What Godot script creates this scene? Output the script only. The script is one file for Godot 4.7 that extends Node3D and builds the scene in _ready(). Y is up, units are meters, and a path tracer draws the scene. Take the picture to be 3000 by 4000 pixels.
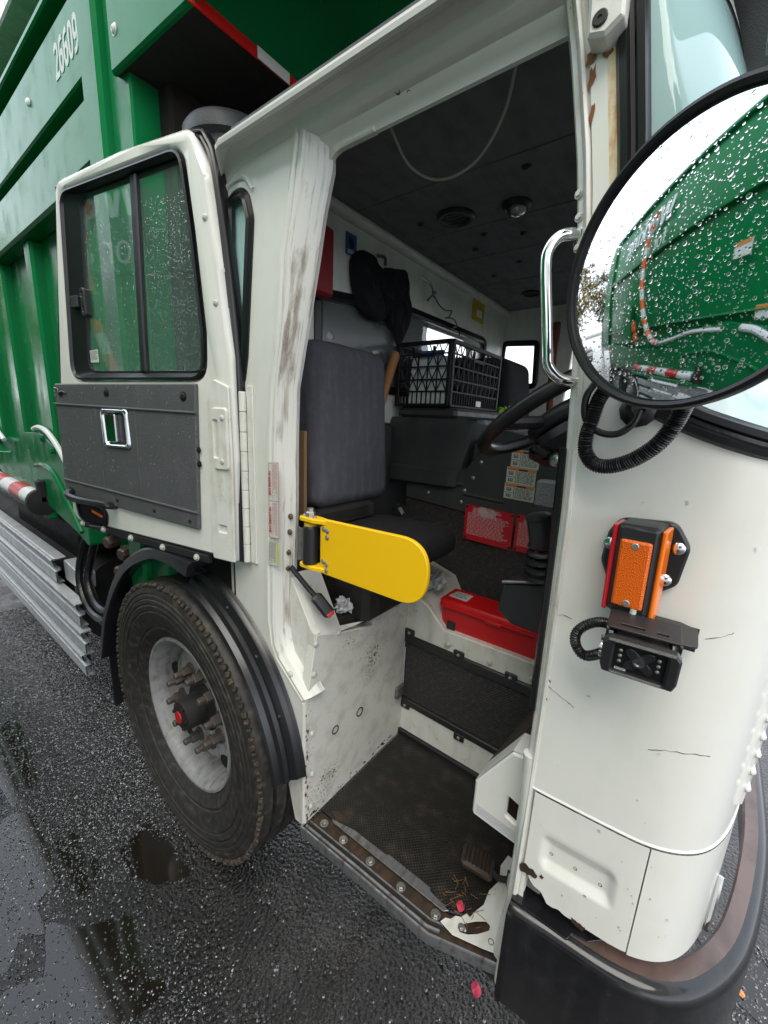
extends Node3D
# A white low-entry refuse truck cab with its door swung open, on wet asphalt under an overcast sky.

var mat := {}
var rng := RandomNumberGenerator.new()
var bolt_meshes := {}
var taken := {}

# ---------------------------------------------------------------- mesh builder
class MB:
	var v := PackedVector3Array()
	var t := PackedVector2Array()
	func tri(a: Vector3, b: Vector3, c: Vector3, ua := Vector2.ZERO, ub := Vector2.ZERO, uc := Vector2.ZERO) -> void:
		v.append(a); v.append(b); v.append(c)
		t.append(ua); t.append(ub); t.append(uc)
	func quad(a: Vector3, b: Vector3, c: Vector3, d: Vector3) -> void:
		tri(a, b, c, Vector2(0, 1), Vector2(1, 1), Vector2(1, 0))
		tri(a, c, d, Vector2(0, 1), Vector2(1, 0), Vector2(0, 0))
	func quv(a: Vector3, b: Vector3, c: Vector3, d: Vector3, ua: Vector2, ub: Vector2, uc: Vector2, ud: Vector2) -> void:
		tri(a, b, c, ua, ub, uc); tri(a, c, d, ua, uc, ud)
	# loops: arrays of Vector3, all of one length
	func loft(loops: Array, closed := true, cap0 := false, cap1 := false) -> void:
		var m := loops.size()
		var n: int = loops[0].size()
		for i in m - 1:
			var A = loops[i]
			var B = loops[i + 1]
			var v0 := float(i) / (m - 1)
			var v1 := float(i + 1) / (m - 1)
			for j in (n if closed else n - 1):
				var k := (j + 1) % n
				var u0 := float(j) / n
				var u1 := float(j + 1) / n
				quv(A[j], A[k], B[k], B[j], Vector2(u0, v0), Vector2(u1, v0), Vector2(u1, v1), Vector2(u0, v1))
		if cap0: fan(loops[0], true)
		if cap1: fan(loops[m - 1], false)
	func fan(loop, flip: bool) -> void:
		var c := Vector3.ZERO
		for p in loop: c += p
		c /= loop.size()
		for j in loop.size():
			var k: int = (j + 1) % loop.size()
			if flip: tri(c, loop[k], loop[j])
			else: tri(c, loop[j], loop[k])
	func box(c: Vector3, s: Vector3, b := Basis(), ch := 0.0) -> void:
		var h := s * 0.5
		var e: float = min(ch, min(h.x, min(h.y, h.z)) * 0.9)
		var loops := []
		for lay in ([[-h.y, e], [-h.y + e, 0.0], [h.y - e, 0.0], [h.y, e]] if e > 0 else [[-h.y, 0.0], [h.y, 0.0]]):
			var i: float = lay[1]
			var y: float = lay[0]
			var x := h.x - i
			var z := h.z - i
			var L := PackedVector3Array()
			if e > 0:
				for q in [[-x + e, -z], [-x, -z + e], [-x, z - e], [-x + e, z], [x - e, z], [x, z - e], [x, -z + e], [x - e, -z]]:
					L.append(c + b * Vector3(q[0], y, q[1]))
			else:
				for q in [[-x, -z], [-x, z], [x, z], [x, -z]]:
					L.append(c + b * Vector3(q[0], y, q[1]))
			loops.append(L)
		loft(loops, true, true, true)
	func tube(path: Array, r, n := 8, closed := false, caps := true) -> void:
		var loops := []
		var m := path.size()
		var t0: Vector3 = (path[1] - path[0]).normalized()
		var up := Vector3.UP if absf(t0.y) < 0.9 else Vector3.RIGHT
		var nx := t0.cross(up).normalized()
		for i in m:
			var a: Vector3 = path[(i - 1 + m) % m] if closed or i > 0 else path[0]
			var b: Vector3 = path[(i + 1) % m] if closed or i < m - 1 else path[m - 1]
			var tg := (b - a).normalized()
			nx = (nx - tg * nx.dot(tg)).normalized()
			var ny := tg.cross(nx)
			var rr: float = r[i] if r is Array or r is PackedFloat32Array else r
			var L := PackedVector3Array()
			for k in n:
				var q := TAU * k / n
				L.append(path[i] + (nx * cos(q) + ny * sin(q)) * rr)
			loops.append(L)
		if closed: loops.append(loops[0])
		loft(loops, true, caps and not closed, caps and not closed)
	# profile: [radius, height] pairs round the axis y of the transform
	func lathe(prof: Array, n: int, x := Transform3D(), cap0 := false, cap1 := false, a0 := 0.0, a1 := TAU) -> void:
		var full := absf(a1 - a0 - TAU) < 0.001
		var loops := []
		for p in prof:
			var L := PackedVector3Array()
			for k in (n if full else n + 1):
				var q := a0 + (a1 - a0) * k / n
				L.append(x * Vector3(cos(q) * p[0], p[1], -sin(q) * p[0]))
			loops.append(L)
		loft(loops, full, cap0, cap1)
	# polygon in x y with holes, from z0 (back) to z1 (front), chamfered at the front by ch
	func plate(poly: PackedVector2Array, holes: Array, z0: float, z1: float, x := Transform3D(), ch := 0.0, back := true) -> void:
		if Geometry2D.is_polygon_clockwise(poly):
			poly = poly.duplicate(); poly.reverse()
		var front := MB.inset(poly, ch)
		var fh := []
		var bh := []
		for h in holes:
			var q: PackedVector2Array = h.duplicate()
			if Geometry2D.is_polygon_clockwise(q): q.reverse()
			bh.append(q)
			fh.append(MB.inset(q, -ch))
		face(front, fh, z1, x, false)
		if back: face(poly, bh, z0, x, true)
		for set in [[poly, front, false]] + range(bh.size()).map(func(i): return [bh[i], fh[i], true]):
			var P: PackedVector2Array = set[0]
			var F: PackedVector2Array = set[1]
			var n := P.size()
			for i in n:
				var k := (i + 1) % n
				var a := x * Vector3(P[i].x, P[i].y, z0)
				var b := x * Vector3(P[k].x, P[k].y, z0)
				var c := x * Vector3(P[k].x, P[k].y, z1 - ch)
				var d := x * Vector3(P[i].x, P[i].y, z1 - ch)
				var e := x * Vector3(F[k].x, F[k].y, z1)
				var f := x * Vector3(F[i].x, F[i].y, z1)
				if set[2]:
					quad(b, a, d, c)
					if ch > 0: quad(c, d, f, e)
				else:
					quad(a, b, c, d)
					if ch > 0: quad(d, c, e, f)
	static func inset(p: PackedVector2Array, d: float) -> PackedVector2Array:
		if d == 0.0: return p
		var o := PackedVector2Array()
		var n := p.size()
		for i in n:
			var e0 := (p[i] - p[(i - 1 + n) % n]).normalized()
			var e1 := (p[(i + 1) % n] - p[i]).normalized()
			var n0 := Vector2(-e0.y, e0.x)
			var n1 := Vector2(-e1.y, e1.x)
			var b := (n0 + n1)
			var l := b.length_squared()
			o.append(p[i] + (b * (2.0 / l) if l > 0.3 else n1) * d)
		return o
	func face(poly: PackedVector2Array, holes: Array, z: float, x: Transform3D, flip: bool) -> void:
		var parts := [poly]
		for h in holes:
			var c := 0.0
			for p in h: c += p.x
			c /= h.size()
			var cut := []
			for side in 2:
				var half := PackedVector2Array([Vector2(-50 if side == 0 else c, -50), Vector2(c if side == 0 else 50, -50), Vector2(c if side == 0 else 50, 50), Vector2(-50 if side == 0 else c, 50)])
				for p in parts:
					for r in Geometry2D.intersect_polygons(p, half): cut.append(r)
			parts = []
			for p in cut:
				for r in Geometry2D.clip_polygons(p, h): parts.append(r)
		for p in parts:
			var ix := Geometry2D.triangulate_polygon(p)
			for i in range(0, ix.size(), 3):
				var a: Vector2 = p[ix[i]]
				var b: Vector2 = p[ix[i + 1]]
				var c: Vector2 = p[ix[i + 2]]
				if ((b - a).cross(c - a) < 0) != flip:
					var w := b; b = c; c = w
				tri(x * Vector3(a.x, a.y, z), x * Vector3(b.x, b.y, z), x * Vector3(c.x, c.y, z), a, b, c)
	func mesh(angle := 40.0) -> ArrayMesh:
		var n := v.size()
		var fn := PackedVector3Array()
		fn.resize(n / 3)
		var at := {}
		var key := []
		key.resize(n)
		for f in n / 3:
			var a := v[f * 3]
			var w := (v[f * 3 + 1] - a).cross(v[f * 3 + 2] - a)
			fn[f] = w
			for j in 3:
				var p := v[f * 3 + j]
				var k := Vector3i(roundi(p.x * 20000), roundi(p.y * 20000), roundi(p.z * 20000))
				key[f * 3 + j] = k
				if at.has(k): at[k].append(f)
				else: at[k] = PackedInt32Array([f])
		var nn := PackedVector3Array()
		nn.resize(n)
		var cosa := cos(deg_to_rad(angle))
		for f in n / 3:
			var u := fn[f].normalized()
			for j in 3:
				var s := Vector3.ZERO
				for g in at[key[f * 3 + j]]:
					var w := fn[g]
					if g == f or u.dot(w.normalized()) > cosa: s += w
				nn[f * 3 + j] = s.normalized() if s.length_squared() > 0 else (u if u.length_squared() > 0 else Vector3.UP)
		# Godot's front faces run clockwise: swap two corners of each face
		var vv := v.duplicate()
		var tt := t.duplicate()
		for f in n / 3:
			var i := f * 3
			vv[i + 1] = v[i + 2]; vv[i + 2] = v[i + 1]
			tt[i + 1] = t[i + 2]; tt[i + 2] = t[i + 1]
			var s := nn[i + 1]; nn[i + 1] = nn[i + 2]; nn[i + 2] = s
		var a := []
		a.resize(Mesh.ARRAY_MAX)
		a[Mesh.ARRAY_VERTEX] = vv
		a[Mesh.ARRAY_NORMAL] = nn
		a[Mesh.ARRAY_TEX_UV] = tt
		var m := ArrayMesh.new()
		m.add_surface_from_arrays(Mesh.PRIMITIVE_TRIANGLES, a)
		return m

# ---------------------------------------------------------------- nodes
func grp(parent: Node, called: String, at := Vector3.ZERO) -> Node3D:
	var o := Node3D.new()
	o.name = called
	parent.add_child(o, true)
	o.position = at
	return o

func put(parent: Node, called: String, mb: MB, m: String, angle := 40.0) -> MeshInstance3D:
	var o := MeshInstance3D.new()
	o.name = called
	o.mesh = mb.mesh(angle)
	o.material_override = mat[m]
	parent.add_child(o, true)
	return o

func inst(parent: Node, called: String, mesh: Mesh, m: String, x: Transform3D) -> MeshInstance3D:
	var o := MeshInstance3D.new()
	o.name = called
	o.mesh = mesh
	o.material_override = mat[m]
	o.transform = x
	parent.add_child(o, true)
	return o

func thing(called: String, label: String, category: String, at := Vector3.ZERO, group := "") -> Node3D:
	var nm := called
	if taken.has(called):
		nm = "%s_%03d" % [called, taken[called]]
		taken[called] += 1
	else:
		taken[called] = 1
	var o := grp(self, nm, at)
	o.set_meta("label", label)
	o.set_meta("category", category)
	if group: o.set_meta("group", group)
	return o

func aim(at: Vector3, dir: Vector3, s := 1.0, spin := 0.0) -> Transform3D:
	# y axis of the mesh along dir
	var y := dir.normalized()
	var x := (Vector3.UP if absf(y.y) < 0.9 else Vector3.RIGHT).cross(y).normalized()
	var z := x.cross(y)
	return Transform3D(Basis(x, y, z) * Basis(Vector3.UP, spin), at).scaled_local(Vector3.ONE * s)

func bolt(parent: Node, called: String, at: Vector3, dir: Vector3, r: float, kind := "dome", m := "bolt") -> void:
	if not bolt_meshes.has(kind):
		var b := MB.new()
		match kind:
			"dome":
				b.lathe([[1.25, 0.0], [1.25, 0.12], [0.95, 0.14], [0.9, 0.35], [0.6, 0.55], [0.25, 0.62], [0.2, 0.5], [0.001, 0.5]], 14)
			"rivet":
				b.lathe([[1.0, 0.0], [0.92, 0.3], [0.6, 0.52], [0.001, 0.6]], 12)
			"hex":
				b.lathe([[1.5, 0.0], [1.5, 0.18], [1.05, 0.2]], 16)
				b.lathe([[1.0, 0.2], [1.0, 0.85], [0.85, 1.0], [0.001, 1.0]], 6)
			"flat":
				b.lathe([[1.0, 0.0], [1.0, 0.16], [0.85, 0.26], [0.3, 0.26], [0.28, 0.12], [0.001, 0.12]], 16)
			"plug":
				b.lathe([[1.0, 0.0], [1.0, 0.06], [0.8, 0.08], [0.7, -0.1], [0.001, -0.15]], 16)
		bolt_meshes[kind] = b.mesh(30)
	inst(parent, called, bolt_meshes[kind], m, aim(at, dir, r, rng.randf() * TAU))

# ---------------------------------------------------------------- outlines
func pv(a: Array) -> PackedVector2Array:
	var o := PackedVector2Array()
	for p in a: o.append(Vector2(p[0], p[1]))
	return o

func rounded(p: PackedVector2Array, r, seg := 5) -> PackedVector2Array:
	var o := PackedVector2Array()
	var n := p.size()
	for i in n:
		var rr: float = r[i] if r is Array else r
		var a := p[(i - 1 + n) % n] - p[i]
		var b := p[(i + 1) % n] - p[i]
		if rr <= 0.0:
			o.append(p[i]); continue
		var ang := absf(a.angle_to(b)) * 0.5
		var d: float = min(rr / tan(ang), min(a.length(), b.length()) * 0.49)
		var s := p[i] + a.normalized() * d
		var e := p[i] + b.normalized() * d
		for k in seg + 1:
			var q := float(k) / seg
			o.append(s.lerp(p[i], q).lerp(p[i].lerp(e, q), q))
	return o

func rrect(cx: float, cy: float, w: float, h: float, r: float, seg := 5) -> PackedVector2Array:
	return rounded(pv([[cx - w / 2, cy - h / 2], [cx + w / 2, cy - h / 2], [cx + w / 2, cy + h / 2], [cx - w / 2, cy + h / 2]]), r, seg)

func disc(cx: float, cy: float, r: float, n := 24, ry := -1.0) -> PackedVector2Array:
	var o := PackedVector2Array()
	for i in n: o.append(Vector2(cx + cos(TAU * i / n) * r, cy + sin(TAU * i / n) * (ry if ry > 0 else r)))
	return o

func spline(p: Array, per := 6, closed := false) -> Array:
	var o := []
	var n := p.size()
	for i in (n if closed else n - 1):
		var p0 = p[(i - 1 + n) % n] if closed or i > 0 else p[0] * 2.0 - p[1]
		var p1 = p[i]
		var p2 = p[(i + 1) % n]
		var p3 = p[(i + 2) % n] if closed or i < n - 2 else p2 * 2.0 - p1
		for k in per:
			var s := float(k) / per
			o.append(0.5 * ((2.0 * p1) + (p2 - p0) * s + (2.0 * p0 - 5.0 * p1 + 4.0 * p2 - p3) * s * s + (3.0 * p1 - p0 - 3.0 * p2 + p3) * s * s * s))
	if not closed: o.append(p[n - 1])
	return o

func v3(a: Array) -> Array:
	var o := []
	for p in a: o.append(Vector3(p[0], p[1], p[2]))
	return o

# value at y of a list of [y, value] rows (any order of y, interpolated)
func tab(rows: Array, y: float) -> float:
	for i in rows.size() - 1:
		var a = rows[i]
		var b = rows[i + 1]
		if (y - a[0]) * (y - b[0]) <= 0 and a[0] != b[0]:
			return lerpf(a[1], b[1], (y - a[0]) / (b[0] - a[0]))
	var first = rows[0]
	var last = rows[rows.size() - 1]
	return first[1] if absf(y - first[0]) < absf(y - last[0]) else last[1]

# sweep a closed profile (x = outward along n, y = along b) along a path lying on a surface
func strip(mb: MB, path: Array, normals: Array, prof: Array, closed := false) -> void:
	var loops := []
	var m := path.size()
	for i in m:
		var a: Vector3 = path[(i - 1 + m) % m] if closed or i > 0 else path[0]
		var b: Vector3 = path[(i + 1) % m] if closed or i < m - 1 else path[m - 1]
		var tg := (b - a).normalized()
		var n: Vector3 = normals[i] if normals.size() > 1 else normals[0]
		n = (n - tg * n.dot(tg)).normalized()
		var s := tg.cross(n)
		var L := PackedVector3Array()
		for q in prof: L.append(path[i] + s * q[0] + n * q[1])
		loops.append(L)
	if closed: loops.append(loops[0])
	mb.loft(loops, true, not closed, not closed)

func text(parent: Node, called: String, s: String, m: String, at: Vector3, height: float, basis := Basis(), stretch := 1.0, bold := false, depth := 0.0015) -> MeshInstance3D:
	var t := TextMesh.new()
	var f := SystemFont.new()
	f.font_names = PackedStringArray(["Droid Sans"])
	if bold: f.font_weight = 700
	t.font = f
	t.text = s
	t.font_size = 64
	t.pixel_size = height / 46.0
	t.depth = depth
	t.horizontal_alignment = HORIZONTAL_ALIGNMENT_CENTER
	t.vertical_alignment = VERTICAL_ALIGNMENT_CENTER
	var o := MeshInstance3D.new()
	o.name = called
	o.mesh = t
	o.material_override = mat[m]
	o.transform = Transform3D(basis.scaled_local(Vector3(stretch, 1, 1)), at)
	parent.add_child(o, true)
	return o

# ---------------------------------------------------------------- materials
func lin(r: float, g: float, b: float, a := 1.0) -> Color:
	var c := Color(r, g, b).linear_to_srgb()
	c.a = a
	return c

func noise(w: int, h: int, freq: float, sd: int, type := FastNoiseLite.TYPE_SIMPLEX_SMOOTH, oct := 4, cell := FastNoiseLite.RETURN_DISTANCE) -> PackedByteArray:
	var n := FastNoiseLite.new()
	n.seed = sd
	n.noise_type = type
	n.frequency = freq
	n.fractal_octaves = oct
	if type == FastNoiseLite.TYPE_CELLULAR:
		n.cellular_return_type = cell
		n.fractal_type = FastNoiseLite.FRACTAL_NONE if oct <= 1 else FastNoiseLite.FRACTAL_FBM
	return n.get_seamless_image(w, h, false, false, 0.15).get_data()

# noise stretched along v by k
func streaks(s: int, freq: float, sd: int, k: int) -> PackedByteArray:
	var n := FastNoiseLite.new()
	n.seed = sd
	n.frequency = freq
	n.fractal_octaves = 4
	var im := n.get_seamless_image(s, s / k, false, false, 0.15)
	im.resize(s, s, Image.INTERPOLATE_CUBIC)
	return im.get_data()

func tex(im: Image) -> ImageTexture:
	return ImageTexture.create_from_image(im)

func ramp_tex(s: int, data: PackedByteArray, stops: Array) -> ImageTexture:
	# stops: [value 0..1, linear colour r, g, b]
	var lut := PackedByteArray()
	for i in 256:
		var x := i / 255.0
		var c := Vector3(stops[0][1], stops[0][2], stops[0][3])
		for k in stops.size() - 1:
			if x >= stops[k][0]:
				var f: float = clampf((x - stops[k][0]) / max(stops[k + 1][0] - stops[k][0], 0.0001), 0, 1)
				c = Vector3(stops[k][1], stops[k][2], stops[k][3]).lerp(Vector3(stops[k + 1][1], stops[k + 1][2], stops[k + 1][3]), f)
		var q := Color(c.x, c.y, c.z).linear_to_srgb()
		lut.append(int(q.r * 255)); lut.append(int(q.g * 255)); lut.append(int(q.b * 255))
	var o := PackedByteArray()
	o.resize(s * s * 3)
	for i in s * s:
		var j := data[i] * 3
		o[i * 3] = lut[j]; o[i * 3 + 1] = lut[j + 1]; o[i * 3 + 2] = lut[j + 2]
	return tex(Image.create_from_data(s, s, false, Image.FORMAT_RGB8, o))

func grey_tex(s: int, data: PackedByteArray, lo: float, hi: float, gain := 1.0) -> ImageTexture:
	var o := PackedByteArray()
	o.resize(s * s)
	for i in s * s:
		var x := clampf((data[i] / 255.0 - 0.5) * gain + 0.5, 0, 1)
		o[i] = int(255 * lerpf(lo, hi, x))
	return tex(Image.create_from_data(s, s, false, Image.FORMAT_L8, o))

func bump_tex(s: int, data: PackedByteArray, strength: float) -> ImageTexture:
	var im := Image.create_from_data(s, s, false, Image.FORMAT_L8, data)
	im.convert(Image.FORMAT_RGBA8)
	im.bump_map_to_normal_map(strength)
	return tex(im)

func plain(called: String, c: Color, rough: float, metal := 0.0, spec := 0.5) -> StandardMaterial3D:
	var m := StandardMaterial3D.new()
	m.resource_name = called
	m.albedo_color = c
	m.roughness = rough
	m.metallic = metal
	m.metallic_specular = spec
	mat[called] = m
	return m

func triplanar(m: StandardMaterial3D, per_metre: float, world := true) -> StandardMaterial3D:
	m.uv1_triplanar = true
	m.uv1_world_triplanar = world
	m.uv1_scale = Vector3.ONE * per_metre
	m.uv1_triplanar_sharpness = 6.0
	return m

func bumped(m: StandardMaterial3D, t: Texture2D, k := 1.0) -> StandardMaterial3D:
	m.normal_enabled = true
	m.normal_texture = t
	m.normal_scale = k
	return m

# paint with dirt: base colour, dirt colour; spots and streaks of real grime
func painted(called: String, base: Vector3, dirt: Vector3, amount: float, rough: float, sd: int, tile := 1.3, rust := 0.0) -> StandardMaterial3D:
	var s := 512
	var a := streaks(s, 0.03, sd, 8)
	var b := noise(s, s, 0.02, sd + 1)
	var c := noise(s, s, 0.30, sd + 2, FastNoiseLite.TYPE_SIMPLEX_SMOOTH, 2)
	var o := PackedByteArray()
	o.resize(s * s * 3)
	var r := PackedByteArray()
	r.resize(s * s)
	var lut := PackedByteArray()
	lut.resize(1025)
	for i in 1025: lut[i] = int(clampf(Color(i / 1024.0, 0, 0).linear_to_srgb().r, 0, 1) * 255)
	for i in s * s:
		var big := b[i] / 255.0
		var st := a[i] / 255.0
		var sp := c[i] / 255.0
		var d := clampf((st * 0.55 + big * 0.45 - 0.42) * 2.2, 0, 1) * amount
		d = clampf(d + clampf((sp - 0.80) * 7.0, 0, 1) * clampf((big - 0.45) * 3.0, 0, 1) * clampf((amount - 0.16) * 2.0, 0, 0.8), 0, 1)
		var col := base.lerp(dirt, d)
		if rust > 0.0:
			var k := clampf((sp * 0.45 + big * 0.55 - (0.80 - rust * 0.16)) * 12.0, 0, 1)
			col = col.lerp(Vector3(0.09, 0.035, 0.018) * (0.5 + sp), k)
			d = maxf(d, k)
		o[i * 3] = lut[int(col.x * 1024)]; o[i * 3 + 1] = lut[int(col.y * 1024)]; o[i * 3 + 2] = lut[int(col.z * 1024)]
		r[i] = int(clampf(rough + d * 0.4 + (big - 0.5) * 0.1, 0.02, 1) * 255)
	var m := plain(called, Color.WHITE, 1.0)
	m.albedo_texture = tex(Image.create_from_data(s, s, false, Image.FORMAT_RGB8, o))
	m.roughness_texture = tex(Image.create_from_data(s, s, false, Image.FORMAT_L8, r))
	m.roughness_texture_channel = BaseMaterial3D.TEXTURE_CHANNEL_RED
	triplanar(m, 1.0 / tile)
	return m

# folded sheet of the jamb: greasy brown hand and belt marks along its channel, in the loft's own coordinates
func jamb_paint(W: Vector3) -> void:
	var w := 256
	var h := 512
	var f := noise(512, 512, 0.03, 201)
	var g := noise(512, 512, 0.25, 202, FastNoiseLite.TYPE_SIMPLEX_SMOOTH, 2)
	var st := streaks(512, 0.05, 203, 8)
	var im := Image.create(w, h, false, Image.FORMAT_RGB8)
	for y in h:
		for x in w:
			var i := y * 512 + x
			var u := float(x) / w
			var v := float(y) / h
			var patchy := f[i] / 255.0 * 0.5 + st[i] / 255.0 * 0.5
			var rub := maxf(exp(-pow((v - 0.36) / 0.13, 2)) * exp(-pow((u - 0.53) / 0.10, 2)), 0.55 * exp(-pow((v - 0.80) / 0.10, 2)) * exp(-pow((u - 0.70) / 0.10, 2)))
			rub = maxf(rub, 0.35 * exp(-pow((u - 0.80) / 0.03, 2)))
			var d := clampf((patchy - 0.62 + rub * 0.42) * 3.4, 0, 1) * (0.55 + 0.45 * g[i] / 255.0)
			var c := W.lerp(Vector3(0.17, 0.105, 0.062), clampf(d, 0, 0.9))
			c = c.lerp(Vector3(0.50, 0.46, 0.38), clampf((st[i] / 255.0 - 0.55) * 1.2, 0, 0.4))
			im.set_pixel(x, y, lin(c.x, c.y, c.z))
	var m := plain("jamb_paint", Color.WHITE, 0.32)
	m.albedo_texture = tex(im)
	m.texture_repeat = false

# paint scratched and stained where hands and boots rub it; the plate's own metres are its coordinates
func scuffed(called: String, base: Vector3, sd: int, lines: int, rust: Array, tile: float) -> void:
	var s := 1024
	var r := RandomNumberGenerator.new()
	r.seed = sd
	var b := noise(s, s, 0.012, sd)
	var f := noise(s, s, 0.09, sd + 1)
	var o := PackedByteArray()
	o.resize(s * s * 3)
	for i in s * s:
		var k := 1.0 - 0.22 * clampf((b[i] / 255.0 - 0.45) * 2.0, 0, 1) - 0.10 * clampf((f[i] / 255.0 - 0.5) * 2.0, 0, 1)
		var q := Color(base.x * k, base.y * k * 0.995, base.z * k * 0.97).linear_to_srgb()
		o[i * 3] = int(q.r * 255); o[i * 3 + 1] = int(q.g * 255); o[i * 3 + 2] = int(q.b * 255)
	var im := Image.create_from_data(s, s, false, Image.FORMAT_RGB8, o)
	for n in lines:
		var p := Vector2(r.randf() * s, r.randf() * s)
		var a := r.randfn() * 0.6 + 0.9
		var l := r.randf_range(4, 26)
		var bend := r.randf_range(-0.03, 0.03)
		var ink := lin(0.20, 0.15, 0.10) if n % 3 else lin(0.34, 0.34, 0.33)
		var al := r.randf_range(0.10, 0.42)
		for t in int(l):
			p += Vector2(cos(a), sin(a))
			a += bend
			var x := posmod(int(p.x), s)
			var y := posmod(int(p.y), s)
			im.set_pixel(x, y, im.get_pixel(x, y).lerp(ink, al))
	for c in rust:
		for n in int(c[4]):
			var x := posmod(int((c[0] + r.randfn() * c[2]) / tile * s), s)
			var y := posmod(int((c[1] + r.randfn() * c[3]) / tile * s), s)
			var w := r.randi_range(1, 4)
			var ink := lin(0.10, 0.045, 0.02).lerp(lin(0.25, 0.14, 0.07), r.randf())
			for k in w:
				for j in r.randi_range(1, 3): im.set_pixel(posmod(x + k, s), posmod(y + j, s), im.get_pixel(posmod(x + k, s), posmod(y + j, s)).lerp(ink, r.randf_range(0.4, 0.9)))
	var m := plain(called, Color.WHITE, 0.38)
	m.albedo_texture = tex(im)
	m.uv1_scale = Vector3(1.0 / tile, 1.0 / tile, 1)

func make_materials() -> void:
	var W := Vector3(0.765, 0.768, 0.712)
	painted("white", W, Vector3(0.52, 0.49, 0.41), 0.159, 0.17, 11, 0.9)
	painted("white_soiled", W * 0.97, Vector3(0.40, 0.32, 0.23), 0.52, 0.3, 23, 0.8, 0.06)
	painted("white_worn", W * 0.94, Vector3(0.40, 0.33, 0.25), 0.34, 0.4, 37, 0.75, 0.16)
	painted("white_inside", Vector3(0.72, 0.75, 0.67), Vector3(0.42, 0.42, 0.36), 0.45, 0.4, 41)
	painted("stained", Vector3(0.70, 0.60, 0.40), Vector3(0.52, 0.23, 0.05), 1.0, 0.4, 43, 0.22)
	painted("green", Vector3(0.008, 0.185, 0.058), Vector3(0.03, 0.15, 0.07), 0.4, 0.16, 51, 1.7)
	painted("rim_paint", Vector3(0.31, 0.313, 0.31), Vector3(0.10, 0.085, 0.07), 0.8, 0.36, 61, 0.6, 0.35)
	painted("aluminium", Vector3(0.66, 0.68, 0.70), Vector3(0.36, 0.36, 0.36), 0.5, 0.36, 63, 0.9).metallic = 0.4
	painted("bumper_black", Vector3(0.010, 0.010, 0.012), Vector3(0.035, 0.035, 0.038), 0.4, 0.13, 65, 0.5)
	painted("bumper_rust", Vector3(0.125, 0.082, 0.070), Vector3(0.03, 0.026, 0.025), 0.6, 0.22, 67, 1.1, 0.5)
	painted("chassis", Vector3(0.012, 0.012, 0.012), Vector3(0.05, 0.042, 0.032), 0.7, 0.7, 69, 0.9, 0.2)
	painted("grey_plastic", Vector3(0.092, 0.094, 0.100), Vector3(0.13, 0.13, 0.135), 0.4, 0.5, 71, 0.9)
	painted("wall_dark", Vector3(0.050, 0.055, 0.058), Vector3(0.085, 0.08, 0.07), 0.5, 0.42, 73, 1.0)
	painted("headliner", Vector3(0.19, 0.198, 0.202), Vector3(0.075, 0.075, 0.07), 0.4, 0.7, 74, 0.8)
	painted("brown_black", Vector3(0.014, 0.012, 0.010), Vector3(0.035, 0.022, 0.014), 0.6, 0.8, 75, 1.0)  # brown-black with random brown mottling, shared by several dark parts
	painted("worn_steel", Vector3(0.32, 0.33, 0.34), Vector3(0.06, 0.035, 0.022), 0.8, 0.35, 77, 0.4, 0.3).metallic = 0.7
	painted("brown_dirt", Vector3(0.035, 0.025, 0.018), Vector3(0.10, 0.045, 0.02), 0.8, 0.55, 79, 0.35)
	mat["green"].metallic_specular = 0.2
	jamb_paint(W * 0.97)
	scuffed("riser_paint", W * 0.95, 71, 640, [[0.30, 0.845, 0.035, 0.04, 260], [0.30, 0.81, 0.02, 0.05, 120], [0.10, 0.515, 0.035, 0.022, 240], [0.06, 0.47, 0.03, 0.02, 120], [0.20, 0.965, 0.02, 0.02, 60], [0.45, 0.93, 0.02, 0.015, 40], [0.02, 0.60, 0.006, 0.15, 90]], 1.0)
	# grain of moulded plastic, cloth, ribbed mat
	var grain := bump_tex(512, noise(512, 512, 0.42, 5, FastNoiseLite.TYPE_SIMPLEX_SMOOTH, 2), 2.5)
	bumped(mat["grey_plastic"], grain, 0.35)
	bumped(mat["wall_dark"], grain, 0.2)
	triplanar(plain("black_plastic", lin(0.020, 0.020, 0.022), 0.36), 3.0)
	bumped(mat["black_plastic"], grain, 0.3)
	triplanar(plain("rubber", lin(0.013, 0.013, 0.015), 0.33), 4.0)
	bumped(mat["rubber"], grain, 0.25)
	triplanar(plain("rubber_wet", lin(0.012, 0.012, 0.014), 0.2), 4.0)
	bumped(mat["rubber_wet"], grain, 0.2)
	triplanar(plain("seal", lin(0.009, 0.009, 0.010), 0.28), 4.0)
	painted("cloth_grey", Vector3(0.095, 0.095, 0.115), Vector3(0.19, 0.185, 0.19), 0.5, 0.9, 76, 0.45)
	bumped(mat["cloth_grey"], grain, 1.0)
	triplanar(plain("cloth_black", lin(0.008, 0.008, 0.011), 0.95), 6.0)
	bumped(mat["cloth_black"], grain, 0.8)
	# tyre: rubber with road dust
	var tn := noise(512, 512, 0.03, 81)
	var tm := plain("tyre", Color.WHITE, 0.55)
	tm.albedo_texture = ramp_tex(512, tn, [[0.0, 0.014, 0.013, 0.012], [0.5, 0.026, 0.024, 0.021], [0.75, 0.06, 0.05, 0.04], [1.0, 0.10, 0.08, 0.06]])
	triplanar(tm, 1.6)
	bumped(tm, grain, 0.4)
	var mud := plain("tyre_mud", Color.WHITE, 0.85)
	mud.albedo_texture = ramp_tex(512, noise(512, 512, 0.08, 83), [[0.0, 0.018, 0.015, 0.013], [0.5, 0.04, 0.03, 0.021], [0.68, 0.12, 0.085, 0.05], [1.0, 0.2, 0.145, 0.085]])
	triplanar(mud, 2.2)
	# ribbed rubber mat: small raised lozenges
	var ms := 256
	var md := PackedByteArray()
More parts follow.
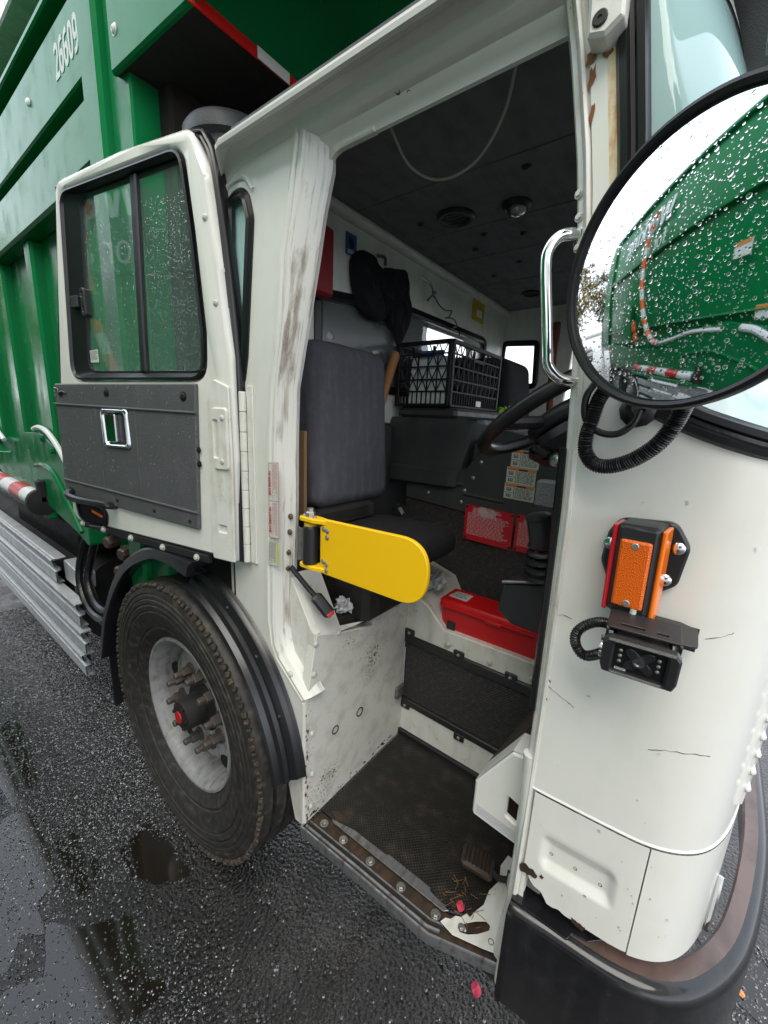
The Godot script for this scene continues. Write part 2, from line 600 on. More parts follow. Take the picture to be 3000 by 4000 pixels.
	md.resize(ms * ms)
	for y in ms:
		for x in ms:
			var u := fposmod((x + y) / 16.0, 1.0) - 0.5
			var w := fposmod((x - y) / 16.0, 1.0) - 0.5
			md[y * ms + x] = int(255 * clampf(1.0 - maxf(absf(u), absf(w)) * 2.6, 0, 1))
	var mt := plain("mat_rubber", Color.WHITE, 0.36)
	mt.albedo_texture = ramp_tex(512, noise(512, 512, 0.015, 85), [[0.0, 0.024, 0.024, 0.025], [0.55, 0.034, 0.033, 0.032], [0.8, 0.065, 0.056, 0.047], [1.0, 0.09, 0.075, 0.06]])
	triplanar(mt, 6.0)
	bumped(mt, bump_tex(ms, md, 5.0), 1.0)
	var fm := plain("floor_rubber", Color.WHITE, 0.4)
	fm.albedo_texture = ramp_tex(512, noise(512, 512, 0.005, 86, FastNoiseLite.TYPE_SIMPLEX_SMOOTH, 3), [[0.0, 0.009, 0.008, 0.007], [0.5, 0.014, 0.012, 0.0105], [0.75, 0.024, 0.019, 0.015], [1.0, 0.05, 0.036, 0.025]])
	triplanar(fm, 6.0)
	bumped(fm, bump_tex(ms, md, 2.5), 0.7)
	# wet asphalt
	var s := 1024
	var cells := noise(s, s, 0.115, 91, FastNoiseLite.TYPE_CELLULAR, 1)
	var fine := noise(s, s, 0.3, 92, FastNoiseLite.TYPE_SIMPLEX_SMOOTH, 2)
	var big := noise(s, s, 0.006, 93)
	var hg := PackedByteArray(); hg.resize(s * s)
	for i in s * s:
		hg[i] = clampi(int((255 - cells[i]) * 0.72 + fine[i] * 0.28), 0, 255)
	var al := PackedByteArray(); al.resize(s * s)
	var ro := PackedByteArray(); ro.resize(s * s)
	for i in s * s:
		al[i] = clampi(int(hg[i] * 0.55 + big[i] * 0.45), 0, 255)
		ro[i] = clampi(int(28 + (255 - big[i]) * 0.28 + fine[i] * 0.06), 10, 255)
	var asp := plain("asphalt", Color.WHITE, 1.0)
	asp.albedo_texture = ramp_tex(s, al, [[0.0, 0.006, 0.0055, 0.005], [0.45, 0.013, 0.0115, 0.010], [0.7, 0.026, 0.023, 0.020], [1.0, 0.05, 0.046, 0.042]])
	asp.roughness_texture = tex(Image.create_from_data(s, s, false, Image.FORMAT_L8, ro))
	asp.roughness_texture_channel = BaseMaterial3D.TEXTURE_CHANNEL_RED
	asp.clearcoat_enabled = true
	asp.metallic_specular = 0.42
	asp.clearcoat = 0.35
	asp.clearcoat_roughness = 0.12
	bumped(asp, bump_tex(s, hg, 9.0), 1.0)
	triplanar(asp, 0.72)
	var stn := plain("stone", Color.WHITE, 0.1, 0.0, 0.7)
	stn.clearcoat_enabled = true
	stn.clearcoat = 1.0
	stn.clearcoat_roughness = 0.04
	stn.vertex_color_use_as_albedo = true
	plain("puddle", lin(0.016, 0.0125, 0.009), 0.05)
	# metals, glass, light pieces
	plain("bolt", lin(0.45, 0.45, 0.43), 0.35, 0.8)
	plain("bolt_white", lin(0.62, 0.62, 0.57), 0.4, 0.1)
	plain("bolt_rust", lin(0.14, 0.085, 0.05), 0.6, 0.3)
	plain("nut", lin(0.12, 0.10, 0.088), 0.5, 0.3)
	plain("bolt_dark", lin(0.02, 0.02, 0.02), 0.4, 0.2)
	plain("rust_flake", lin(0.20, 0.075, 0.022), 0.75)
	plain("chrome", lin(0.78, 0.79, 0.80), 0.09, 1.0)
	plain("steel", lin(0.42, 0.42, 0.43), 0.3, 1.0)
	plain("mirror", lin(0.84, 0.86, 0.86), 0.03, 1.0)
	plain("yellow", lin(0.95, 0.56, 0.003), 0.5)
	plain("red_plastic", lin(0.58, 0.008, 0.010), 0.32)
	plain("red_print", lin(0.60, 0.012, 0.02), 0.4)
	plain("red_dark", lin(0.24, 0.008, 0.012), 0.45)
	plain("red_tape", lin(0.55, 0.012, 0.010), 0.35)
	plain("white_tape", lin(0.74, 0.75, 0.75), 0.35)
	plain("white_plain", lin(0.78, 0.79, 0.78), 0.45)
	plain("print_pale", lin(0.46, 0.52, 0.46), 0.4)
	plain("print_black", lin(0.015, 0.015, 0.015), 0.5)
	plain("print_orange", lin(0.80, 0.24, 0.03), 0.45)
	plain("print_red", lin(0.50, 0.05, 0.05), 0.5)
	plain("orange_tape", lin(0.85, 0.13, 0.02), 0.4)
	plain("yellow_label", lin(0.55, 0.38, 0.02), 0.5)
	plain("blue_label", lin(0.03, 0.10, 0.30), 0.4)
	plain("wood", lin(0.42, 0.20, 0.07), 0.55)
	plain("cardboard", lin(0.33, 0.19, 0.09), 0.85)
	plain("crate", lin(0.006, 0.006, 0.007), 0.6)
	plain("paper", lin(0.72, 0.80, 0.77), 0.7)
	plain("paper_blue", lin(0.03, 0.25, 0.55), 0.5)
	plain("litter", lin(0.45, 0.46, 0.47), 0.4)
	plain("petal", lin(0.62, 0.05, 0.10), 0.7)
	plain("leaf_orange", lin(0.75, 0.30, 0.10), 0.7)
	plain("needle", lin(0.20, 0.10, 0.03), 0.8)
	plain("cord", lin(0.45, 0.46, 0.38), 0.6)
	plain("hose", lin(0.010, 0.010, 0.011), 0.3)
	plain("vest", lin(0.35, 0.62, 0.05), 0.7)
	plain("cap_red", lin(0.4, 0.03, 0.02), 0.6)
	plain("lamp_lens", lin(0.6, 0.6, 0.58), 0.15, 0.6)
	plain("belt", lin(0.16, 0.045, 0.025), 0.8)
	plain("void", lin(0.004, 0.004, 0.004), 0.9)
	plain("green_bright", lin(0.03, 0.42, 0.10), 0.4)
	var am := plain("amber", lin(0.78, 0.13, 0.003), 0.1)
	bumped(triplanar(am, 40.0), bump_tex(256, noise(256, 256, 0.06, 95, FastNoiseLite.TYPE_CELLULAR, 1), 9.0), 1.0)
	plain("amber_edge", lin(0.95, 0.20, 0.01), 0.15)
	plain("red_edge", lin(0.60, 0.02, 0.03), 0.15)
	var g := plain("glass", Color(0.80, 0.92, 0.90, 0.05), 0.01)
	g.transparency = BaseMaterial3D.TRANSPARENCY_ALPHA
	var gt := plain("glass_tint", Color(0.80, 0.96, 0.95, 0.55), 0.03)
	gt.transparency = BaseMaterial3D.TRANSPARENCY_ALPHA
	var gd := plain("glass_dirty", Color(0.42, 0.45, 0.45, 0.62), 0.2)
	gd.transparency = BaseMaterial3D.TRANSPARENCY_ALPHA
	var wd := plain("water", Color(1, 1, 1, 0.0), 0.0)
	wd.transparency = BaseMaterial3D.TRANSPARENCY_ALPHA
	wd.refraction_enabled = true
	wd.refraction_scale = 0.033
	var lf := plain("leaves", Color.WHITE, 0.6)
	lf.vertex_color_use_as_albedo = true
	plain("bark", lin(0.06, 0.045, 0.035), 0.9)
	plain("car_grey", lin(0.10, 0.105, 0.115), 0.3, 0.4)
	plain("car_glass", lin(0.02, 0.022, 0.025), 0.05)

# ---------------------------------------------------------------- cab shell
# plan of the cab from the front edge of the doorway round the front corner, [x, z]
const PLAN := [[-0.150, 0.0], [-0.11, -0.001], [-0.075, -0.003], [-0.04, -0.005], [0.0, -0.008], [0.03, -0.011], [0.052, -0.016], [0.072, -0.024], [0.092, -0.036], [0.110, -0.052], [0.124, -0.070], [0.137, -0.094], [0.149, -0.125], [0.160, -0.165], [0.171, -0.22], [0.183, -0.32], [0.190, -0.45], [0.194, -0.65], [0.195, -0.92]]

func plan_all() -> Array:
	var o := []
	for p in PLAN: o.append(Vector2(p[0], p[1]))
	for i in range(PLAN.size() - 2, -1, -1): o.append(Vector2(PLAN[i][0], -1.84 - PLAN[i][1]))
	return spline(o, 3)

func lean(y: float) -> float:
	return tab([[0.0, 0.0], [1.5, 0.0], [1.75, -0.014], [1.92, -0.03], [2.13, -0.065], [2.4, -0.11]], y)

func on_plan(P: Array, k: int, y: float, off := 0.0) -> Vector3:
	var a: Vector2 = P[maxi(k - 1, 0)]
	var b: Vector2 = P[mini(k + 1, P.size() - 1)]
	var t := (b - a).normalized()
	var n := Vector2(-t.y, t.x)
	if n.y < 0 and n.x < 0: n = -n
	var p: Vector2 = P[k] + n * off
	var rake := maxf(0.0, y - 1.6) * -0.37
	return Vector3(p.x + lerpf(lean(y), rake, smoothstep(-0.09, 0.12, p.x)), y, p.y)

func plan_normal(P: Array, k: int) -> Vector3:
	return (on_plan(P, k, 1.0, 0.1) - on_plan(P, k, 1.0, 0.0)).normalized()

const RIDGE := [[2.30, -0.772], [2.232, -0.782], [2.068, -0.815], [1.99, -0.838], [1.884, -0.848], [1.7, -0.884], [1.579, -0.895], [1.37, -0.907], [1.219, -0.914], [1.041, -0.917]]
const JAMB_IN := [[2.148, -0.721], [2.106, -0.739], [1.99, -0.764], [1.685, -0.842], [1.375, -0.845], [1.173, -0.855], [1.014, -0.862]]

func build_cab(T: Node3D) -> void:
	var b: MB
	# --- skin behind the doorway with the narrow quarter window
	var skin := grp(T, "side_panel")
	var out := [[-1.085, 0.70], [-0.764, 0.70], [-0.764, 0.84], [-0.88, 0.928], [-0.905, 0.96]]
	for r in [[1.041, -0.917], [1.219, -0.914], [1.37, -0.907], [1.579, -0.895], [1.7, -0.884], [1.884, -0.848], [1.99, -0.838], [2.068, -0.815], [2.232, -0.782]]: out.append([r[1], r[0]])
	out.append([-1.06, 2.232])
	var win := rounded(pv([[-1.052, 1.70], [-1.000, 1.72], [-0.985, 1.78], [-0.945, 2.09], [-0.965, 2.155], [-1.035, 2.155]]), [0.03, 0.02, 0.05, 0.04, 0.04, 0.04], 5)
	b = MB.new()
	b.plate(pv(out), [win], -0.03, 0.0, Transform3D(), 0.003)
	put(skin, "panel_skin", b, "white")
	# the rear corner, rounded, running back into the cab's rear wall
	b = MB.new()
	var loops := []
	for y in [0.70, 1.2, 1.7, 2.232]:
		var xx := -1.085 if y < 1.9 else lerpf(-1.085, -1.06, (y - 1.9) / 0.33)
		var L := PackedVector3Array()
		for k in 8:
			var a := PI / 2 * k / 7
			L.append(Vector3(xx - sin(a) * 0.05, y, -0.05 + cos(a) * 0.05))
		loops.append(L)
	b.loft(loops, false)
	put(skin, "rear_corner", b, "white")
	b = MB.new()
	b.plate(pv([[0.05, 0.70], [1.84, 0.70], [1.84, 2.30], [0.05, 2.30]]), [rounded(pv([[0.285, 1.745], [1.53, 1.745], [1.555, 2.085], [0.81, 2.075], [0.285, 2.015]]), [0.04, 0.05, 0.06, 0.0, 0.03])], -1.136, -1.126, Transform3D(Basis(Vector3.FORWARD, Vector3.UP, Vector3.RIGHT), Vector3.ZERO))
	put(skin, "rear_sheet", b, "white")
	b = MB.new()
	strip(b, Array(win).map(func(p): return Vector3(p.x, p.y, 0.0)), [Vector3.BACK], [[-0.016, -0.004], [-0.016, 0.005], [-0.009, 0.011], [-0.002, 0.006], [0.004, 0.009], [0.012, 0.004], [0.012, -0.012]], true)
	put(skin, "quarter_window_gasket", b, "seal")
	b = MB.new()
	b.plate(MB.inset(win, 0.006), [], -0.014, -0.010)
	put(skin, "quarter_window_pane", b, "glass_tint")
	# pressed line under the gutter above the quarter window
	b = MB.new()
	b.tube(spline(v3([[-1.06, 2.165, 0.0], [-1.03, 2.185, 0.001], [-0.97, 2.185, 0.001], [-0.935, 2.15, 0.0]]), 5), 0.007, 8)
	put(skin, "pressed_brow", b, "white")
	# --- jamb of the doorway: folded sheet, ridge, channel and inner flange
	var jamb := grp(T, "door_jamb")
	b = MB.new()
	loops = []
	for y in [2.26, 2.232, 2.15, 2.068, 1.99, 1.884, 1.79, 1.7, 1.579, 1.45, 1.37, 1.219, 1.041]:
		var xr := tab(RIDGE, y)
		var xi := tab(JAMB_IN, y)
		var L := PackedVector3Array()
		var w := xi - xr
		for q in [[-0.006, 0.000], [0.0, 0.004], [0.008, 0.004], [0.012, -0.003], [0.016, -0.004], [0.020, 0.002], [0.26 * w + 0.012, 0.002], [0.34 * w + 0.012, -0.004], [0.72 * w, -0.016], [0.80 * w, -0.024], [0.93 * w, -0.034], [w, -0.04], [w + 0.003, -0.046], [w - 0.002, -0.06], [w - 0.03, -0.065]]:
			L.append(Vector3(xr + q[0], y, q[1]))
		loops.append(L)
	for q in [[0.965, -0.903, -0.853], [0.93, -0.878, -0.838], [0.845, -0.766, -0.735]]:
		var L := PackedVector3Array()
		var w: float = q[2] - q[1]
		for e in [[-0.10, 0.000], [0.0, 0.004], [0.12, 0.004], [0.16, 0.003], [0.2, 0.002], [0.24, 0.002], [0.4, 0.002], [0.5, -0.002], [0.75, -0.012], [0.8, -0.02], [0.93, -0.032], [1.0, -0.04], [1.04, -0.046], [1.0, -0.06], [0.6, -0.065]]:
			L.append(Vector3(q[1] + w * e[0], q[0] + e[0] * w * 0.55, e[1]))
		loops.append(L)
	b.loft(loops, false)
	put(jamb, "jamb_sheet", b, "jamb_paint", 30)
	for q in [[-0.838, 1.363], [-0.842, 1.318], [-0.848, 1.258], [-0.851, 1.21]]:
		bolt(jamb, "bolt", Vector3(q[0] - 0.008, q[1], -0.031), Vector3(0.3, 0, 1), 0.0055, "hex", "bolt_rust")
	bolt(jamb, "bolt", Vector3(-0.815, 0.906, 0.0), Vector3(0.25, 0.3, 1), 0.007, "dome", "bolt_white")
	# labels on the jamb: how to raise and lower the cab
	sheet(jamb, "cab_tilt_label", [Vector3(-0.893, 1.302, 0.0065), Vector3(-0.852, 1.305, 0.0050), Vector3(-0.850, 1.512, 0.0050), Vector3(-0.890, 1.508, 0.0065)], print_sheet(160, 640, "tilt"))
	text(jamb, "label_words", "TO RAISE CAB", "print_red", Vector3(-0.8845, 1.455, 0.0085), 0.0075, Basis(Vector3.BACK, -PI / 2))
	text(jamb, "label_words", "TO LOWER CAB", "print_red", Vector3(-0.8845, 1.355, 0.0085), 0.0075, Basis(Vector3.BACK, -PI / 2))
	sheet(jamb, "notice_label", [Vector3(-0.899, 1.222, 0.0065), Vector3(-0.857, 1.226, 0.0050), Vector3(-0.855, 1.296, 0.0050), Vector3(-0.895, 1.293, 0.0065)], print_sheet(160, 256, "notice"))
	# --- rail over the doorway with the rain gutter
	var rail := grp(T, "roof_rail")
	b = MB.new()
	loops = []
	var xs := [-1.060, -1.035, -1.008, -0.99, -0.975, -0.9, -0.75, -0.62, -0.5, -0.4, -0.33, -0.28, -0.25, -0.23]
	for i in xs.size():
		var x: float = xs[i]
		var e: float = [0.02, 0.35, 0.75, 0.95, 1.0][i] if i < 5 else 1.0
		var drop := 0.0 if i > 4 else (1 - e) * -0.03
		var f := lean(2.15) * 0
		var L := PackedVector3Array()
		for q in [[-0.35, 2.35], [-0.10, 2.33], [-0.01, 2.288], [0.02, 2.268], [0.045, 2.250], [0.062, 2.236], [0.066, 2.228], [0.064, 2.221], [0.056, 2.220], [0.048, 2.226], [0.03, 2.236], [0.012, 2.232], [0.004, 2.222], [0.002, 2.214], [-0.004, 2.209], [-0.012, 2.206], [-0.022, 2.203], [-0.026, 2.197], [-0.034, 2.192], [-0.040, 2.186], [-0.043, 2.180], [-0.050, 2.179], [-0.06, 2.19], [-0.10, 2.26]]:
			var z: float = q[0]
			if z > 0.0: z *= e
			L.append(Vector3(x + f, q[1] + drop, z))
		loops.append(L)
	b.loft(loops, false)
	put(rail, "gutter_sheet", b, "white", 28)
	# rounded upper rear corner of the doorway
	b = MB.new()
	var cr := rounded(pv([[-0.60, 2.1785], [-0.728, 2.1785], [-0.742, 2.09]]), [0.0, 0.055, 0.0], 8)
	var co := PackedVector2Array(cr)
	co.append(Vector2(-0.80, 2.09)); co.append(Vector2(-0.80, 2.21)); co.append(Vector2(-0.60, 2.21))
	b.plate(co, [], -0.052, -0.038, Transform3D(), 0.003)
	put(rail, "corner_gusset", b, "white_soiled")
	for q in [[-0.53, 2.204, -0.018], [-0.51, 2.199, -0.026]]:
		bolt(rail, "bolt", Vector3(q[0], q[1], q[2]), Vector3(0, -1, 0.6), 0.005, "plug", "bolt_rust")
	# --- front post of the doorway
	var post := grp(T, "front_post")
	b = MB.new()
	loops = []
	for y in [0.44, 0.80, 0.98, 1.14, 1.3, 1.5, 1.62, 1.75, 1.85, 1.92, 2.0, 2.07, 2.13, 2.2, 2.26]:
		var xo := tab([[0.44, -0.155], [1.13, -0.153], [1.5, -0.158], [1.7, -0.168], [1.9, -0.188], [2.0, -0.203], [2.13, -0.229], [2.26, -0.26]], y)
		var xg := tab([[0.44, -0.128], [0.98, -0.138], [1.5, -0.125], [1.7, -0.120], [1.96, -0.134], [2.1, -0.156], [2.26, -0.19]], y)
		var L := PackedVector3Array()
		for q in [[xo - 0.004, -0.085], [xo - 0.006, -0.05], [xo, -0.018], [xo + 0.003, -0.012], [xo + 0.010, -0.008], [xo + 0.0125, -0.001], [xo + 0.0165, 0.003], [xo + 0.0205, 0.0015], [xo + 0.0225, -0.0035], [xo + 0.025, -0.0035], [lerpf(xo + 0.028, xg, 0.5), -0.0035], [xg + 0.012, -0.0045]]:
			L.append(Vector3(q[0], y, q[1]))
		loops.append(L)
	b.loft(loops, false)
	put(post, "post_sheet", b, "white_soiled", 30)
	# rust-stained strip beside the windscreen rubber
	b = MB.new()
	loops = []
	for y in [1.70, 1.80, 1.9, 2.0, 2.06, 2.113]:
		var xo := tab([[1.7, -0.168], [1.9, -0.188], [2.0, -0.203], [2.13, -0.229]], y)
		var xg := tab([[1.7, -0.108], [1.96, -0.134], [2.1, -0.156]], y)
		loops.append(PackedVector3Array([Vector3(xo + 0.026, y, -0.0015), Vector3(xo + 0.027, y, -0.0008), Vector3(xg, y, -0.0008), Vector3(xg + 0.004, y, -0.002)]))
	b.loft(loops, false)
	put(post, "stained_strip", b, "stained")
	for q in [[-0.196, 2.108, 0.006, 1.6], [-0.192, 2.085, 0.004, 3.0], [-0.186, 2.04, 0.003, 4.0], [-0.176, 2.106, 0.005, 1.0]]:
		b = MB.new()
		b.plate(blob(q[0], q[1], q[2], 12, q[3], 0.4), [], 0.0005, 0.0009)
		put(post, "rust_stain", b, "rust_flake")
	# bracket bolted to the head of the post
	b = MB.new()
	b.plate(rounded(pv([[-0.197, 2.112], [-0.176, 2.106], [-0.156, 2.118], [-0.16, 2.24], [-0.205, 2.24]]), [0.004, 0.004, 0.004, 0.0, 0.0]), [], 0.0, 0.03, Transform3D(), 0.004)
	put(post, "head_bracket", b, "white_soiled")
	for y in [2.125, 2.155, 2.185]: bolt(post, "bolt", Vector3(-0.183, y, 0.03), Vector3.BACK, 0.009, "flat", "bolt_dark")
	for y in [1.955, 1.925, 1.885]: bolt(post, "bolt", Vector3(tab([[1.9, -0.184], [2.0, -0.199]], y), y, -0.010), Vector3(-0.4, 0, 1), 0.0042, "hex", "bolt_white")
	# foam seal on the doorway side
	b = MB.new()
	loops = []
	for y in [1.13, 1.2, 1.3, 1.42, 1.56, 1.60]:
		var xo := tab([[1.13, -0.153], [1.5, -0.158], [1.7, -0.168]], y)
		var L := PackedVector3Array()
		for q in [[-0.004, -0.050], [-0.012, -0.042], [-0.011, -0.018], [-0.006, -0.009], [0.002, -0.008], [0.0035, -0.02], [0.0, -0.050]]: L.append(Vector3(xo + q[0], y, q[1]))
		loops.append(L)
	b.loft(loops, true, true, true)
	put(post, "foam_seal", b, "seal", 50)
	# chrome grab handle
	var gh := grp(T, "grab_handle")
	b = MB.new()
	b.tube(spline(v3([[-0.185, 1.906, -0.022], [-0.197, 1.905, -0.008], [-0.209, 1.900, 0.004], [-0.219, 1.883, 0.01], [-0.220, 1.86, 0.01], [-0.211, 1.80, 0.01], [-0.203, 1.745, 0.01], [-0.199, 1.722, 0.008], [-0.186, 1.706, 0.002], [-0.172, 1.701, -0.008], [-0.155, 1.700, -0.02]]), 5), 0.0085, 14)
	put(gh, "bar", b, "chrome")
	for p in [Vector3(-0.184, 1.906, -0.022), Vector3(-0.158, 1.700, -0.018)]:
		b = MB.new()
		b.lathe([[0.016, 0], [0.016, 0.004], [0.011, 0.008]], 16, aim(p, Vector3(-0.7, 0, 0.7)))
		put(gh, "flange", b, "chrome")
	# --- front corner: one curved sheet
	var P := plan_all()
	var front := grp(T, "front_corner")
	b = MB.new()
	loops = []
	for j in 15:
		var L := PackedVector3Array()
		for k in range(1, P.size() - 1):
			var x: float = P[k].x
			var top := 2.22 if x < -0.086 and P[k].y > -0.5 else wind_bottom(P[k])
			L.append(on_plan(P, k, lerpf(0.985, top, j / 14.0)))
		loops.append(L)
	b.loft(loops, false)
	put(front, "corner_sheet", b, "white", 50)
	# rolled lower edge
	b = MB.new()
	var path := []
	for k in range(1, P.size() - 1): path.append(on_plan(P, k, 0.983, -0.002))
	b.tube(path, 0.004, 6)
	put(front, "rolled_edge", b, "white")
	# cracks in the paint, with an outline of their own
	for c in [[[[-0.138, 1.196], [-0.12, 1.19], [-0.1, 1.18], [-0.088, 1.176]], 0.0007], [[[-0.135, 1.330], [-0.125, 1.331], [-0.113, 1.330]], 0.001], [[[0.020, 1.152], [0.04, 1.161], [0.07, 1.165], [0.094, 1.166]], 0.0009], [[[0.055, 1.352], [0.075, 1.36], [0.085, 1.366]], 0.0008], [[[-0.137, 1.26], [-0.136, 1.25]], 0.0014], [[[-0.138, 1.23], [-0.137, 1.222]], 0.0018], [[[-0.136, 1.175], [-0.131, 1.168]], 0.002], [[[-0.133, 1.208], [-0.13, 1.205]], 0.002]]:
		var pp := []
		var prev: Vector2 = Vector2(c[0][0][0], c[0][0][1])
		var rad := []
		for q in c[0]:
			for t in 4:
				var w := prev.lerp(Vector2(q[0], q[1]), (t + 1) / 4.0)
				pp.append(front_point(P, w.x + rng.randf_range(-0.0008, 0.0008), w.y + rng.randf_range(-0.0012, 0.0012), 0.0001))
				rad.append(c[1] * rng.randf_range(0.25, 1.0))
			prev = Vector2(q[0], q[1])
		b = MB.new()
		b.tube(pp.slice(3), rad.slice(3), 5)
		put(front, "paint_crack", b, "brown_dirt")
	# lower corner: pressed cover with number recess and a plain front cover
	var low := grp(T, "lower_corner")
	b = MB.new()
	loops = []
	var rec := rrect(-0.042, 0.862, 0.122, 0.072, 0.012)
	for j in 25:
		var L := PackedVector3Array()
		var y := lerpf(0.979, 0.752, j / 24.0)
		for i in 34:
			var x := lerpf(-0.127, 0.050, i / 33.0)
			var yy := y
			var lim := 0.752 + clampf((-0.075 - x) * 0.85, 0, 0.05) + (0.004 * sin(x * 190.0) if x < -0.02 else 0.0)
			yy = maxf(yy, lim)
			var dx := clampf((0.061 - absf(x + 0.042)) / 0.012, 0, 1)
			var dy := clampf((0.036 - absf(yy - 0.862)) / 0.012, 0, 1)
			var d := dx * dy
			d = d * d * (3 - 2 * d)
			L.append(front_point(P, x, yy, 0.002 - 0.009 * d))
		loops.append(L)
	b.loft(loops, false)
	put(low, "pressed_cover", b, "white", 60)
	for q in [[-0.085, 0.858], [-0.044, 0.856], [-0.003, 0.852]]: bolt(low, "rivet_hole", front_point(P, q[0], q[1], -0.0068), Vector3.BACK, 0.0032, "plug", "void")
	b = MB.new()
	loops = []
	for j in 6:
		var L := PackedVector3Array([front_point(P, 0.0515, lerpf(0.979, 0.748, j / 5.0), -0.004), front_point(P, 0.0522, lerpf(0.979, 0.748, j / 5.0), 0.002)])
		for k in range(3, P.size() - 3):
			if P[k].x < 0.0515 and P[k].y > -0.5: continue
			L.append(on_plan(P, k, lerpf(0.979, 0.748, j / 5.0), 0.002))
		loops.append(L)
	b.loft(loops, false)
	put(low, "front_cover", b, "white", 50)
	# torn rust edge along the pressed cover
	for q in [[-0.122, 0.800, 0.010], [-0.108, 0.803, 0.007], [-0.030, 0.753, 0.006], [-0.018, 0.752, 0.006], [-0.094, 0.806, 0.004]]:
		b = MB.new()
		b.plate(blob(q[0], q[1], q[2], 11), [], 0.0, 0.0008)
		var o := put(low, "rust_patch", b, "brown_dirt")
		o.position.z = front_point(P, q[0], q[1], 0.0032).z
	# rolled tube edge of the doorway below the post
	b = MB.new()
	b.tube(v3([[-0.146, 1.04, -0.012], [-0.142, 0.98, -0.012], [-0.137, 0.86, -0.014], [-0.134, 0.74, -0.018], [-0.150, 0.60, -0.04], [-0.160, 0.46, -0.055]]), 0.014, 10)
	put(low, "rolled_post_edge", b, "white_worn")
	# slatted trim on the corner of the nose, and the rim of the head lamp
	var nose := grp(T, "nose_trim")
	b = MB.new()
	var kk := 0
	for k in P.size():
		if P[k].y > -0.5 and P[k].x < 0.158: kk = k
	var rib := MB.new()
	rib.box(Vector3.ZERO, Vector3(0.034, 0.012, 0.010), Basis(), 0.004)
	var ribm := rib.mesh(50)
	loops = []
	for y in [1.04, 1.08, 1.2, 1.32, 1.38]:
		loops.append(PackedVector3Array([on_plan(P, kk - 2, y, 0.0), on_plan(P, kk - 1, y, 0.007), on_plan(P, kk + 3, y, 0.007), on_plan(P, kk + 4, y, 0.0)]))
	b.loft(loops, false)
	put(nose, "trim_base", b, "white")
	for i in 9: inst(nose, "trim_slat", ribm, "white", aim(on_plan(P, kk, 1.07 + i * 0.033, 0.004), Vector3.UP, 1.0))
	b = MB.new()
	b.tube(spline([on_plan(P, kk + 1, 0.86, 0.006), on_plan(P, kk, 0.82, 0.008), on_plan(P, kk, 0.77, 0.008), on_plan(P, kk + 1, 0.735, 0.006)], 5), 0.005, 8)
	put(nose, "lamp_rim", b, "chrome")
	# flat mirror above the round one
	b = MB.new()
	b.box(Vector3(0.062, 2.075, 0.10), Vector3(0.16, 0.20, 0.05), Basis(Vector3.BACK, 0.08), 0.014)
	put(nose, "flat_mirror_housing", b, "black_plastic")
	windscreen(T, P)
	roof_and_inside(T, P)

func front_point(P: Array, x: float, y: float, off: float) -> Vector3:
	for k in P.size() - 1:
		if P[k].x <= x and P[k + 1].x >= x:
			var f: float = (x - P[k].x) / maxf(P[k + 1].x - P[k].x, 1e-6)
			return on_plan(P, k, y, off).lerp(on_plan(P, k + 1, y, off), f)
	return on_plan(P, 0, y, off)

func blob(x: float, y: float, r: float, n: int, squash := 1.0, rough := 0.45) -> PackedVector2Array:
	var o := PackedVector2Array()
	for i in n:
		var a := TAU * i / n
		var q := r * (1.0 + rng.randf_range(-rough, rough))
		o.append(Vector2(x + cos(a) * q, y + sin(a) * q * squash))
	return o

func wind_bottom(p: Vector2) -> float:
	# lower edge of the windscreen rubber, following the front round
	if p.y < -0.92: return wind_bottom(Vector2(p.x, -1.84 - p.y))
	var s: float = p.x if p.y > -0.12 else 0.149 + (-0.12 - p.y)
	return tab([[-0.088, 1.80], [-0.084, 1.765], [-0.078, 1.725], [-0.066, 1.690], [-0.048, 1.664], [-0.028, 1.650], [0.008, 1.633], [0.047, 1.618], [0.07, 1.61], [0.12, 1.598], [0.2, 1.585], [0.5, 1.575], [1.2, 1.57]], s)

func windscreen(T: Node3D, P: Array) -> void:
	var ws := grp(T, "windscreen")
	var ks := []
	for k in P.size():
		if P[k].x > -0.0885: ks.append(k)
	var path := []
	var nor := []
	for y in [2.24, 2.1, 2.0, 1.9, 1.82]:
		path.append(on_plan(P, ks[0], y) + Vector3(-0.002, 0, 0)); nor.append(plan_normal(P, ks[0]))
	for k in ks:
		path.append(on_plan(P, k, wind_bottom(P[k]) + 0.012)); nor.append(plan_normal(P, k))
	for y in [1.82, 1.9, 2.0, 2.1, 2.24]:
		path.append(on_plan(P, ks[-1], y)); nor.append(plan_normal(P, ks[-1]))
	var b := MB.new()
	strip(b, path, nor, [[-0.020, -0.006], [-0.020, 0.006], [-0.014, 0.013], [-0.006, 0.012], [-0.003, 0.006], [0.002, 0.006], [0.006, 0.010], [0.014, 0.008], [0.018, 0.0], [0.018, -0.008]])
	put(ws, "rubber_gasket", b, "seal", 45)
	b = MB.new()
	var loops := []
	for j in 9:
		var L := PackedVector3Array()
		for k in ks: L.append(on_plan(P, k, lerpf(wind_bottom(P[k]) + 0.014, 2.26, j / 8.0), 0.001))
		loops.append(L)
	b.loft(loops, false)
	put(ws, "pane", b, "glass_tint", 60)
	# wiper arm on the glass
	b = MB.new()
	b.tube(spline([on_plan(P, ks[30], 1.70, 0.02), on_plan(P, ks[36], 1.85, 0.03), on_plan(P, ks[40], 2.1, 0.03)], 6), 0.006, 8)
	put(ws, "wiper_arm", b, "black_plastic")

